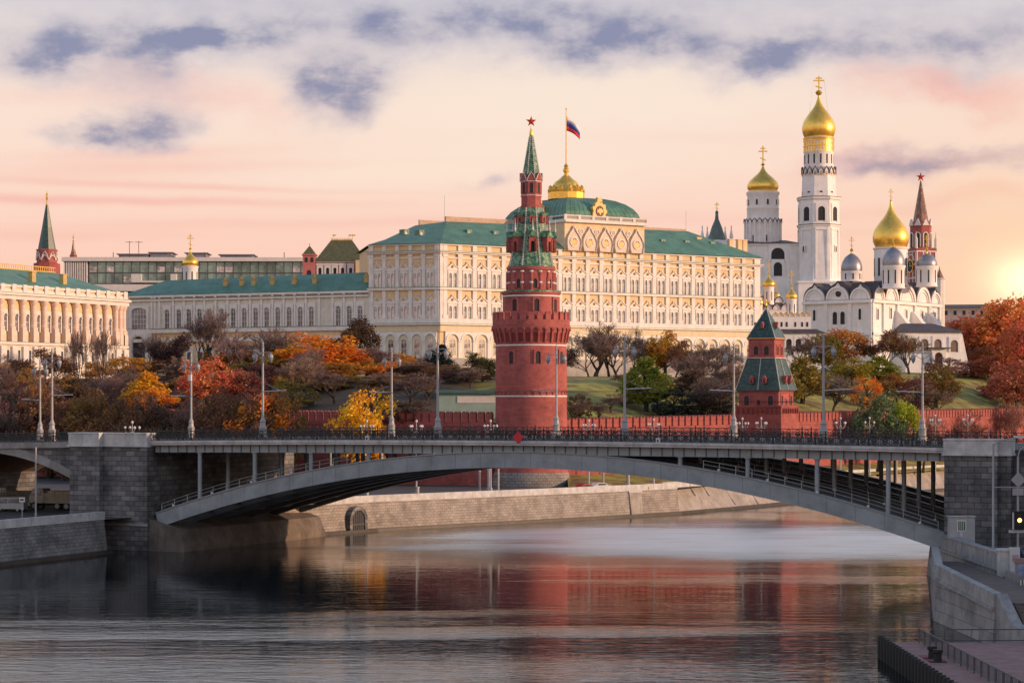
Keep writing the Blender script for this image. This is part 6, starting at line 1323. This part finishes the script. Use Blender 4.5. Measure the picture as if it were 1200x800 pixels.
c_ = thing('crate', 'light wooden crate load on the bed of the dusty truck', 'crate', tk+Vector((1.0*math.cos(R(14)),-.24,1.21)), R(-14)); part('boards', MB().box(-1.5,2.3,-1.0,1.0,0,1.5), mat('crate_wood', (.38,.30,.20), .8, .25, 1.5), c_); 
st_ = MB()
for x in (-1.4,-.2,1.0,2.2): st_.box(x-.08,x+.08,-1.06,-1.003,.02,1.48)
part('battens', st_, mat('batten_wood', (.24,.18,.11), .8), c_)
def car(name, loc, rz, label, paint, van=False, cat='car'):
    t = thing(name, label, cat, loc, rz); wheels(t, (-1.35,1.35), (-.72,.72), .33, .22)
    pr = [(-2.15,.35),(2.15,.35),(2.2,.75),(2.1,.95),(1.2,1.0),(.55,1.45),(-1.0,1.48),(-1.75,1.02),(-2.1,.95),(-2.2,.7)] if not van else [(-2.2,.4),(2.3,.4),(2.35,1.0),(1.75,1.15),(1.25,2.0),(-2.1,2.05),(-2.25,1.2)]
    n = len(pr); secs = []
    for y, k in ((-.86,.97),(-.8,1.0),(.8,1.0),(.86,.97)): secs.append([Vector((x*k,y if z < 1.05 or not van else y*.96,z)) for x, z in pr])
    b = part('body', MB().sweep(secs), paint, t, smooth=True, ang=30)
    g = MB()
    for sy in (-1,1):
        y = sy*.865
        if van: g.add([(x,y+sy*.012,z) for x, z in ((.2,1.2),(1.5,1.2),(1.15,1.85),(.2,1.85))], [(0,1,2,3)]); g.add([(x,y+sy*.012,z) for x, z in ((-1.9,1.25),(0,1.25),(0,1.85),(-1.9,1.85))], [(0,1,2,3)])
        else: g.add([(x,y+sy*.012,z) for x, z in ((-1.45,1.03),(.95,1.03),(.5,1.38),(-.95,1.40))], [(0,1,2,3)])
    part('windows', g, GLASS, b)
    fx = 1.42 if van else .9
    part('windscreen', MB().quad((1.72,-.72,1.19),(1.72,.72,1.19),(1.30,.68,1.93),(1.30,-.68,1.93)) if van else MB().quad((1.14,-.7,1.06),(1.14,.7,1.06),(.62,.64,1.43),(.62,-.64,1.43)), GLASS, b).location = (.03,0,.01)
    for y in (-.62,.62):
        part('headlight', MB().box(2.12,2.26,y-.16,y+.16,.66,.82), GLOBE, b); part('tail_light', MB().box(-2.26,-2.1,y-.16,y+.16,.7,.88), mat('tail_red', (.5,.02,.02), .3) if 'tail_red' not in bpy.data.materials else bpy.data.materials['tail_red'], b)
    return t
CWHITE = mat('white_car_paint', (.65,.66,.68), .25, .05); CRED = mat('red_car_paint', (.45,.02,.03), .25, .05); CDARK = mat('dark_car_paint', (.03,.04,.06), .2, .1); CGREY = mat('grey_van_paint', (.33,.33,.32), .4, .15)
car('parked_van', Vector((Xat(13,308),308,4.404)), R(166), 'pale grey van in front of the trucks under the left masonry arch', CGREY, True, 'van')
car('white_car', Vector((Xat(703,378),378,4.404)), R(40), 'white car driving along the far embankment road below the arch crown', CWHITE)
car('red_car', Vector((Xat(686,372),372,4.404)), R(40), 'red car driving behind the white one on the far embankment road', CRED)
car('dark_car', Vector((Xat(1200,224),224,3.404)), R(100), 'dark blue car at the right edge beside the traffic light', CDARK)
# posts and signs on the left embankment and along the far road
def post(px, Y, pyb, pyt, label, r=.11, name='grey_pole'):
    z = 4.404; t = thing(name, label, 'pole', (Xat(px,Y),Y,z)); part('shaft', MB().lathe([(r*1.5,0),(r*1.4,.9),(r,1.0),(r,Zat(pyt,Y)-z)], 10), LAMPM, t); part('cap', MB().lathe([(r*1.3,Zat(pyt,Y)-z),(r*1.3,Zat(pyt,Y)-z+.12)], 10), LAMPM, t); return t
post(42, 284, 603, 525, 'plain pale grey pole in front of the left masonry arch')
t = thing('road_sign', 'small white road sign on a post by the left embankment parapet', 'sign', (Xat(26,278),278,4.404)); part('post', MB().box(-.05,.05,-.04,.04,0,3.3), LAMPM, t); part('board', MB().box(-.35,.35,-.09,-.043,2.7,3.3), GLOBE, t); part('symbol', MB().box(-.22,.22,-.11,-.093,2.9,3.1), HOLE, t); part('plate', MB().box(-.18,.18,-.09,-.043,1.7,2.55), LAMPM, t)
for px, Y, pyt, lab in ((707,384,548,'grey post left of the lawn seen below the arch crown'),(736,388,555,'short thick grey post on the lawn seen below the arch'),(765,392,563,'short thick grey stub post above the quay wall right of centre'),(562,361,552,'grey post at the left of the trio seen below the arch'),(573,368,550,'thick grey post in the middle of the trio seen below the arch'),(584,360,550,'grey post at the right of the trio seen below the arch'),(489,345,571,'short thick grey post on the quay left of the trio')): post(px, Y, 0, pyt, lab, .16 if 'thick' not in lab else .3)
p_ = Vector(QUAY[9]); qm = thing('lion_plaque', 'small pale carved plaque on the far quay parapet', 'plaque', (Xat(761,384)-.3,384.0-1.2,4.2)); part('block', MB().box(-.55,.55,-.25,.3,-.1,1.3), mat('plaque_stone', (.55,.48,.33), .8), qm, rz=R(45)); part('head', MB().lathe([(.05,0),(.34,.1),(.42,.4),(.3,.75),(.05,.85)], 10), mat('plaque_relief', (.32,.24,.14), .8), qm, (-.2,-.3,.2))
dv = (Vector(QUAY[9])-Vector(QUAY[8])).normalized(); sx = hit(747, QUAY[8], dv); pp = Vector(QUAY[8])+dv*sx; tt_ = thing('quay_slab', 'smooth grey stone slab panel set in the pale quay wall', 'slab', (pp.x,pp.y,0), math.atan2(dv.y,dv.x)); part('slab', MB().sweep([[Vector((-1.6,y0,z)),Vector((1.6,y0,z)),Vector((1.6,y0+.3,z)),Vector((-1.6,y0+.3,z))] for z, y0 in ((.3,-.06),(4.1,.48))]), REVET, tt_); part('edge', MB().box(-1.75,1.75,.42,.7,4.11,4.4), CONC, tt_)
# apartment house added on the right bank, beyond the frame, to shade the bridge
ah = thing('unseen_apartment_house', 'huge grey apartment house added out of view on the right bank to shade the bridge', 'apartment house', (118,68,3.4)); part('wall', MB().box(0,60,0,180,0,44), mat('grey_render', (.30,.29,.28), .85), ah)
part('roof', MB().box(-1,61,-1,181,44.003,45), DARKR, ah)
wf = MB()
for i in range(31):
    for j in range(11): wf.box(-.12,-.003,3+i*5.6,5+i*5.6,3+j*3.7,5.2+j*3.7)
part('window_panes', wf, GLASS, ah)
# ------------------------------------------------------------------ trees
def leaf_quads(mb, c, rad, n, size, r):
    for _ in range(n):
        while True:
            v = Vector((r.uniform(-1,1), r.uniform(-1,1), r.uniform(-1,1)))
            if v.length < 1: break
        p = c+v*rad; a = Vector((r.gauss(0,1), r.gauss(0,1), r.gauss(0,1))).normalized(); u = a.orthogonal().normalized(); w = a.cross(u); s = size*r.uniform(.6,1.3)
        mb.v += [tuple(p-u*s), tuple(p+w*s*.6), tuple(p+u*s), tuple(p-w*s*.6)]; o = len(mb.v)-4; mb.f.append((o,o+1,o+2,o+3)); mb.mi.append(0)
def limb(tr, tw, p, d, L, rad, dep, r, maxd, spread, upw, ends):
    pts = [p]; q = p.copy(); dd = d.copy(); n = 3
    for i in range(n):
        dd = (dd+Vector((r.gauss(0,.10), r.gauss(0,.10), r.gauss(0,.05)+upw*.05))).normalized(); q = q+dd*(L/n); pts.append(q.copy())
    tgt = tr if dep < 3 else tw
    rs = [rad*(1-.45*i/n) for i in range(n+1)]
    rs = [max(q_, .02) for q_ in rs]; tgt.tube(pts, rs, 7 if dep == 0 else (5 if dep < 2 else 3), cap=dep == 0)
    if dep >= maxd: ends.append(q); return
    nb = r.choice((3,3,4)) if dep else r.choice((4,5))
    for k in range(nb):
        f = r.uniform(.45,1.0) if k else 1.0
        i = min(n-1, int(f*n)); b = pts[i].lerp(pts[i+1], f*n-i if f < 1 else 1)
        ax = Vector((r.gauss(0,1), r.gauss(0,1), r.gauss(0,.35))).normalized()
        nd = (dd*(1.0 if k == 0 else .75)+ax*spread*r.uniform(.5,1.1)+Vector((0,0,upw))).normalized()
        limb(tr, tw, b, nd, L*r.uniform(.62,.82), rad*.55*r.uniform(.85,1.1), dep+1, r, maxd, spread, upw, ends)
def finish(mb): 
    zs = [v[2] for v in mb.v]; return max(zs) if zs else 1
def proto_bare(seed, spread, upw, maxd, leaves=0, lsize=.16, trunk=3.0):
    r = random.Random(seed); tr, tw, lf, ends = MB(), MB(), MB(), []
    limb(tr, tw, Vector((0,0,-.3)), Vector((0,0,1)), trunk, .26, 0, r, maxd, spread, upw, ends)
    if leaves:
        for e in ends:
            if r.random() < .8: leaf_quads(lf, e, .55, leaves, lsize, r)
    return tr, tw, lf
def scale_mb(mbs, h, w):
    zm = max(v[2] for m in mbs for v in m.v); xm = sorted(max(abs(v[0]), abs(v[1])) for m in mbs for v in m.v); xm = xm[int(len(xm)*.985)]
    for m in mbs: m.v = [(v[0]*w/(2*xm), v[1]*w/(2*xm), v[2]*h/zm) for v in m.v]
def proto_leaf(seed, shape, n=95, per=62, size=.19, dens=1.0):
    """crown of leaf clumps on limbs; height 10, width 8"""
    r = random.Random(seed); tr, lf = MB(), MB()
    tr.tube([(0,0,-.3),(.1,.05,2),(-.05,.1,4.2),(.1,0,7.5)], [.32,.24,.18,.05], 8)
    for k in range(n):
        while True:
            u = Vector((r.uniform(-1,1), r.uniform(-1,1), r.uniform(-1,1)))
            if .25 < u.length < 1: break
        u = u*(u.length**-.35)
        if shape == 'round': c = Vector((u.x*3.5, u.y*3.5, 5.9+u.z*3.7))
        elif shape == 'cone': z = (u.z+1)/2; rr_ = 3.3*(1-z)**.75+.35; c = Vector((u.x*rr_, u.y*rr_, 1.5+z*8.0))
        elif shape == 'lobed':
            ce = r.choice(((-1.6,.4,4.6,2.3),(1.7,-.3,4.4,2.2),(.2,.5,7.2,2.5),(-.4,-.9,5.4,2.4))); c = Vector((ce[0]+u.x*ce[3], ce[1]+u.y*ce[3], ce[2]+u.z*ce[3]))
        else: c = Vector((u.x*3.9, u.y*3.9, 2.2+u.z*2.1)); c.z = c.z*2.2+.4
        if k % 3 == 0: 
            b = Vector((0,0,max(1.4, min(6.5, c.z*.55)))); m_ = b.lerp(c,.5)+Vector((0,0,.3)); tr.tube([b,m_,c], [.10,.06,.02], 4)
        leaf_quads(lf, c, r.uniform(.55,1.15), int(per*r.uniform(.5,1.3)*dens), size, r)
    return tr, MB(), lf
def proto_spruce(seed):
    r = random.Random(seed); tr, lf = MB(), MB(); tr.tube([(0,0,-.3),(0,0,10)], [.25,.03], 7)
    z = 1.0
    while z < 9.8:
        R_ = 2.6*(1-z/10.2)**.85+.1; nb = max(5, int(R_*6))
        for k in range(nb):
            a = 2*math.pi*k/nb+r.uniform(-.3,.3); L = R_*r.uniform(.75,1.1); e = Vector((math.cos(a)*L, math.sin(a)*L, z-.28*L)); b = Vector((0,0,z+.15))
            tr.tube([b,e], [.035,.01], 3)
            for f in (.35,.55,.75,.95): leaf_quads(lf, b.lerp(e,f)-Vector((0,0,.08)), .3, 9, .15, r)
        z += .42
    return tr, MB(), lf
PROT = {}
def reg(key, prs):
    out = []
    for i, (tr, tw, lf) in enumerate(prs):
        ms = [m for m in (tr,tw,lf) if m.v]; scale_mb(ms, 10, 8 if key not in ('spruce','tall') else 4.6)
        out.append((tr.mesh('trunk', BARK, True), tw.mesh('twigs', TWIG) if tw.v else None, lf.mesh('crown', LEAF) if lf.v else None))
    PROT[key] = out
def twigmat():
    m, nt, b = nodes('twigs'); oi = nt.nodes.new('ShaderNodeObjectInfo'); nt.links.new(oi.outputs['Color'], b.inputs['Base Color']); b.inputs['Roughness'].default_value = .85; return m
TWIG = twigmat()
reg('bare', [proto_bare(s, .62, .16, 6) for s in (3,8)])
reg('tall', [proto_bare(21, .42, .22, 6, trunk=4.5)])
reg('sparse', [proto_bare(s, .62, .14, 5, 11, .17) for s in (5,14)])
reg('round', [proto_leaf(s, 'round') for s in (1,2)])
reg('lobed', [proto_leaf(s, 'lobed') for s in (4,6)])
reg('cone', [proto_leaf(9, 'cone', 110)])
reg('bush', [proto_leaf(12, 'bush', 80)])
reg('spruce', [proto_spruce(7)])
ci = [0]
NAME = dict(bare='bare_tree', tall='bare_tree', sparse='thinning_tree', round='autumn_tree', lobed='autumn_tree', cone='autumn_tree', bush='shrub', spruce='spruce_tree')
def tree(kind, px, top, wpx, Y, c, label, group='trees below the palaces', base=None):
    X = Xat(px, Y); z = hill_z(X, Y)-.15 if Y > ywall(X)+1.2 else 4.45
    if base is not None: z = base
    h = Zat(top-2, Y)-z; w = wpx*1.22*Y/F; pr = PROT[kind]; ci[0] += 1; tr, tw, lf = pr[ci[0] % len(pr)]
    t = thing(NAME[kind], label, 'shrub' if kind == 'bush' else 'tree', (X,Y,z), rng.uniform(0,6.28), group, (w/8 if kind not in ('spruce','tall') else w/4.6,)*2+(h/10,))
    ob('trunk', tr, t)
    if tw: o = ob('twigs', tw, t); k = .7+.6*rng.random(); o.color = (.125*k+c[0]*.35, .092*k+c[1]*.3, .080*k+c[2]*.35, 1)
    if lf: o = ob('crown', lf, t); o.color = (*c, 1)
BR, DK, MA = (.19,.10,.055), (.10,.07,.058), (.17,.075,.07)
OR, YO, YE, RO, OL, GR = (.64,.24,.03), (.64,.34,.03), (.78,.47,.035), (.58,.19,.085), (.25,.19,.04), (.22,.25,.04)
T = [('bare',6,410,44,480,MA,'bare maroon tree at the left edge under the sunlit palace front'),('sparse',62,407,74,505,BR,'brown thinning tree behind the two lamps at the left end'),('tall',93,384,34,492,DK,'left one of two slim bare trees before the sunlit palace front'),('tall',121,385,34,494,DK,'right one of two slim bare trees before the sunlit palace front'),
('bare',143,428,40,475,DK,'small bare tree right of the two slim bare trees'),('cone',172,436,50,452,YO,'golden cone shaped tree left of the lamp with the white box'),('round',186,455,44,446,OR,'orange lower tree at the right foot of the golden cone shaped tree'),('bare',180,390,42,540,DK,'bare tree in front of the carriage arch'),
('sparse',207,392,54,535,(.06,.035,.035),'dark maroon tree right of the carriage arch'),('bare',238,360,62,545,(.2,.17,.15),'big pale bare tree in front of the low wing windows'),('lobed',243,418,66,458,RO,'rust red tree behind the lamp with the white box'),('round',281,432,44,462,(.44,.15,.09),'smaller pinkish red tree touching the rust red tree'),
('bare',276,386,62,535,MA,'bare purplish tree below the middle of the low wing'),('bare',327,383,58,540,DK,'dark bare tree behind the lamp by the orange tree'),('sparse',318,415,50,500,OL,'olive thinning tree above the round orange tree'),('lobed',306,460,70,408,OR,'round orange tree in front of the crimson wall'),
('lobed',372,390,92,505,OR,'largest orange tree below the right end of the low wing'),('bare',357,406,52,470,BR,'bare tree in front of the largest orange tree'),('sparse',416,371,70,545,(.085,.05,.03),'tall dark brown tree hiding the palace corner at left'),('lobed',425,457,68,402,YE,'bright yellow tree in front of the crimson wall'),
('cone',384,448,44,472,OL,'olive green tree between the largest orange and the bright yellow tree'),('round',398,425,52,488,(.36,.18,.03),'dull orange tree behind the bright yellow tree'),('sparse',449,424,52,474,OR,'thin orange tree right of the bright yellow tree'),('bare',446,408,56,520,MA,'bare pinkish tree behind the thin orange tree'),
('bare',480,436,56,446,BR,'bare brown tree left of the spruces'),('bush',478,470,60,414,(.14,.08,.05),'brown shrub at the wall below the spruces'),('bare',500,448,44,450,OL,'bare olive tree in front of the spruces'),('spruce',518,404,36,545,(.022,.045,.045),'taller dark blue green spruce by the palace corner'),('spruce',505,411,30,552,(.022,.045,.045),'shorter dark blue green spruce left of the taller one'),
('sparse',565,413,58,470,(.085,.085,.03),'dark green thinning tree at the left of the round tower'),('bare',697,376,68,522,DK,'large bare tree right of the round tower'),('bare',714,383,44,526,DK,'second bare tree right of the large bare tree by the tower'),('cone',757,419,50,446,GR,'green cone shaped tree on the slope right of the tower'),
('lobed',779,388,44,526,(.42,.22,.03),'amber tree before the palace arcade'),('bare',757,383,36,530,DK,'bare tree touching the left of the amber tree'),('bare',800,414,48,468,DK,'dark bare tree right of the green cone shaped tree'),('bare',825,410,56,478,DK,'dark bare tree midway to the square tower'),('bare',851,425,46,474,BR,'bare brown tree left of the square tower'),
('bush',790,458,50,444,(.035,.045,.035),'dark green shrub on the slope right of the green cone tree'),('bush',826,468,60,446,(.05,.045,.04),'dark brown shrub on the slope left of the square tower'),('bush',680,462,26,424,(.10,.06,.03),'brown shrub at the right edge of the round tower'),
('cone',940,418,48,500,OL,'olive tree right of the square tower'),('bare',936,393,46,580,MA,'bare maroon tree before the little cathedral'),('sparse',925,432,40,486,OL,'thin olive tree behind the lamp by the square tower'),('round',964,390,40,600,(.19,.15,.035),'mossy green tree before the large cathedral'),('round',988,384,50,612,(.46,.20,.05),'orange tree before the large cathedral'),
('round',999,420,44,550,(.30,.24,.03),'mustard tree below the orange tree by the cathedral'),('bare',976,440,44,500,DK,'dark bare tree right of the lamp by the square tower'),('cone',1029,418,40,566,GR,'green cone shaped tree below the cathedral corner'),('bush',1016,442,36,520,OR,'orange shrub left of the green cone tree by the cathedral'),
('sparse',1040,386,56,610,BR,'brown thinning tree before the cathedral flank'),('bare',1066,392,44,616,OL,'bare tree with a few leaves before the cathedral porch'),('lobed',1030,455,56,470,(.12,.165,.08),'round grey green willow in front of the red wall'),('round',1058,465,36,474,(.30,.35,.035),'bright lime bush tree touching the willow'),
('round',1052,438,46,540,(.28,.12,.035),'rusty round tree above the lime bush tree'),('lobed',1098,428,44,552,(.20,.13,.035),'brown green tree left of the open lawn'),('bush',1112,420,46,630,(.30,.15,.12),'pinkish shrub at the foot of the cathedral porch'),
('round',1137,368,56,745,(.52,.17,.085),'red brown tree right of the cathedral porch'),('round',1163,356,66,735,(.58,.20,.08),'tall red brown tree near the glowing sky'),('round',1190,343,70,722,(.66,.25,.08),'tallest red orange tree at the right edge'),('bare',1150,395,50,730,RO,'bare reddish tree among the red brown ones'),
('round',1202,372,60,630,(.55,.18,.08),'rusty tree cut by the right edge below the tallest one'),('lobed',1192,420,62,585,(.40,.14,.08),'dark red tree on the right of the open lawn'),('bush',1140,425,60,640,(.42,.16,.08),'red shrub bordering the top of the lawn'),('bush',1175,405,50,640,(.30,.10,.05),'russet shrub between the red brown trees'),
('bare',1082,484,40,486,RO,'low bare reddish bush against the red wall left of the last lamp'),('bare',1140,480,50,520,RO,'low bare reddish bush against the red wall near the right pier'),('bare',1186,470,44,545,RO,'low bare reddish bush at the right end of the red wall'),
('bush',14,462,60,460,(.07,.055,.035),'dark shrub mass at the lower left edge'),('bush',60,474,70,446,(.10,.065,.04),'brown shrub behind the two lamps at the left end'),('bush',45,452,34,460,(.36,.16,.03),'small orange shrub between the two left lamps'),('bush',112,468,76,448,(.11,.065,.05),'purplish brown shrub below the slim bare trees'),('bush',152,474,56,444,(.24,.12,.04),'tawny shrub left of the golden cone tree'),
('bare',128,440,56,460,MA,'bare maroon bush under the slim bare trees'),('bare',30,440,56,470,MA,'bare maroon bush under the brown thinning tree'),('bush',215,470,50,446,(.16,.075,.055),'wine coloured shrub left of the rust red tree'),('bush',262,476,60,436,(.20,.085,.065),'wine coloured shrub under the rust red tree'),('bush',345,450,50,450,(.13,.12,.035),'olive shrub behind the round orange tree'),('bush',200,440,44,500,(.09,.05,.045),'dark wine shrub behind the golden cone tree'),('bush',300,430,50,500,(.07,.06,.04),'dark brown shrub behind the pinkish red tree'),('bush',90,440,60,480,(.10,.07,.04),'brown shrub between the slim bare trees and the left lamps'),('bush',345,420,50,500,(.12,.07,.04),'brown shrub left of the largest orange tree'),('bush',440,448,44,470,(.24,.15,.035),'ochre shrub behind the lamp by the bright yellow tree')]
for a in T: tree(*a)

r2 = random.Random(5)
for k in range(34):                                                      # thicket on the left slope
    px = r2.uniform(-8, 560); Y = r2.uniform(448, 545); X = Xat(px, Y)
    if Y < ywall(X)+6: Y = ywall(X)+6+r2.random()*40
    kd = r2.choice(('bare','bare','bush','sparse')); c = r2.choice((BR, DK, MA, (.20,.12,.05), (.24,.13,.05), (.15,.08,.05), (.26,.16,.05)))
    tree(kd, px, r2.uniform(418, 462), r2.uniform(40, 66), Y, c, 'bare or browning bush in the dense thicket on the slope left of the round tower' if kd != 'bush' else 'low brown shrub in the dense thicket on the slope left of the round tower', 'thicket on the left slope' if kd != 'bush' else 'low shrubs on the left slope')
for k in range(26):                                                      # bushes at the foot of the left wall
    px = -10+k*13.4+r2.uniform(-5,5); Y = ywall(Xat(px, 425))-r2.uniform(4, 22); kd = r2.choice(('bare','bush','bush','sparse')); c = r2.choice((BR, DK, MA, (.20,.11,.06), (.25,.14,.05), (.16,.09,.05)))
    tree(kd, px, r2.uniform(452, 478), r2.uniform(40, 64), Y, c, 'brownish bush in the row hiding the foot of the crimson wall at left', 'bushes along the foot of the left wall')
for k in range(12):                                                      # dark bushes on the slope right of the round tower
    px = r2.uniform(772, 866); Y = r2.uniform(445, 500); Y = max(Y, ywall(Xat(px, Y))+8); kd = r2.choice(('bare','bush','bare'))
    tree(kd, px, r2.uniform(435, 466), r2.uniform(36, 56), Y, r2.choice((DK, (.055,.05,.04), (.05,.06,.035))), 'dark bush in the thicket between the green cone tree and the square tower', 'dark thicket left of the square tower')
for k in range(16):                                                      # undergrowth below the cathedral
    px = r2.uniform(930, 1105); Y = r2.uniform(520, 600); Y = max(Y, ywall(Xat(px, Y))+8); kd = r2.choice(('bare','bush','sparse','bush'))
    tree(kd, px, r2.uniform(430, 462), r2.uniform(30, 48), Y, r2.choice((BR, OL, MA, (.20,.14,.035), (.13,.14,.035))), 'small autumn bush in the undergrowth on the slope below the large cathedral', 'undergrowth below the cathedral')


for k, (px, top, w, Y, c) in enumerate(((300,432,50,505,(.34,.20,.04)),(338,428,46,515,(.40,.22,.04)),(352,446,48,470,(.26,.19,.04)),(384,432,56,510,(.50,.23,.035)),(402,446,44,480,(.36,.22,.04)),(428,426,48,510,(.40,.21,.04)),(455,446,40,480,(.42,.24,.04)),(474,430,44,515,(.24,.15,.06)),(318,446,44,480,(.30,.19,.04)),(540,440,40,500,(.13,.11,.04)),(490,446,40,500,(.2,.13,.06)),(268,446,46,500,(.26,.14,.06)),(226,448,40,490,(.30,.16,.05)),(148,446,44,480,(.28,.16,.05)),(20,436,46,490,(.26,.16,.05)),(72,446,50,480,(.28,.16,.045)))):
    tree(('round','lobed','sparse')[k % 3], px, top-6, w*1.1, Y, tuple(q*1.3 for q in c), 'tawny or ochre autumn tree in the belt on the slope left of the round tower', 'tawny tree belt on the left slope')
for k, (px, top, w, Y, c) in enumerate(((1168,418,60,640,(.56,.20,.09)),(1186,438,60,600,(.42,.15,.085)),(1128,392,44,740,(.56,.21,.10)),(1206,440,50,590,(.46,.17,.09)),(1150,382,56,745,(.60,.23,.09)),(1178,372,60,728,(.66,.27,.09)))):
    tree(('round','lobed')[k % 2], px, top, w, Y, c, 'russet tree in the reddish grove at the right edge beyond the lawn', 'reddish grove at the right edge')

for k, (px, top, w) in enumerate(((690,396,40),(724,396,44),(742,402,36),(770,402,40),(792,398,40),(812,402,44),(838,404,44),(858,408,36),(806,430,44),(838,438,46),(734,440,36))):
    tree('bare' if k % 4 else 'sparse', px, top, w, 512+(k*7) % 22 if k < 8 else 470, (DK, BR, (.14,.085,.06))[k % 3], 'bare tree in the row between the palace arcade and the square red tower', 'bare trees before the palace arcade')

for k, (px, top, w) in enumerate(((436,452,44),(462,456,44),(500,462,44),(528,456,40),(548,462,40),(446,436,40),(470,440,40),(494,430,36),(535,440,40),(552,432,36),(575,440,34),(515,470,46),(476,462,40),(545,478,40))):
    tree(('bush','bare','sparse','bush')[k % 4], px, top, w, 440+(k*23) % 95, ((.16,.10,.05),(.20,.13,.05),(.13,.10,.045),(.18,.09,.06))[k % 4], 'brownish bush in the scrub between the bright yellow tree and the round tower', 'scrub left of the round tower')
for k, (px, top, w) in enumerate(((672,468,24),(700,474,30),(716,462,34),(733,470,30))):
    tree('bare', px, top, w, 418+k*9, (.16,.12,.08), 'pale leafless bush on the sunny lawn right of the round tower', 'bushes on the sunny lawn')

for k, (px, top, w, Y) in enumerate(((112,424,44,510),(150,418,44,525),(210,424,46,520),(258,412,48,540),(292,408,46,540),(335,404,48,545),(350,420,44,530),(396,402,50,540),(432,408,44,545),(462,414,44,540),(488,418,40,540),(25,424,46,515))):
    tree(('sparse','round','bare','lobed')[k % 4], px, top, w, Y, ((.36,.20,.06),(.52,.27,.05),(.22,.14,.10),(.46,.20,.05))[k % 4], 'autumn tree in the upper row just below the long wing and palaces at left', 'upper row of trees below the palaces')
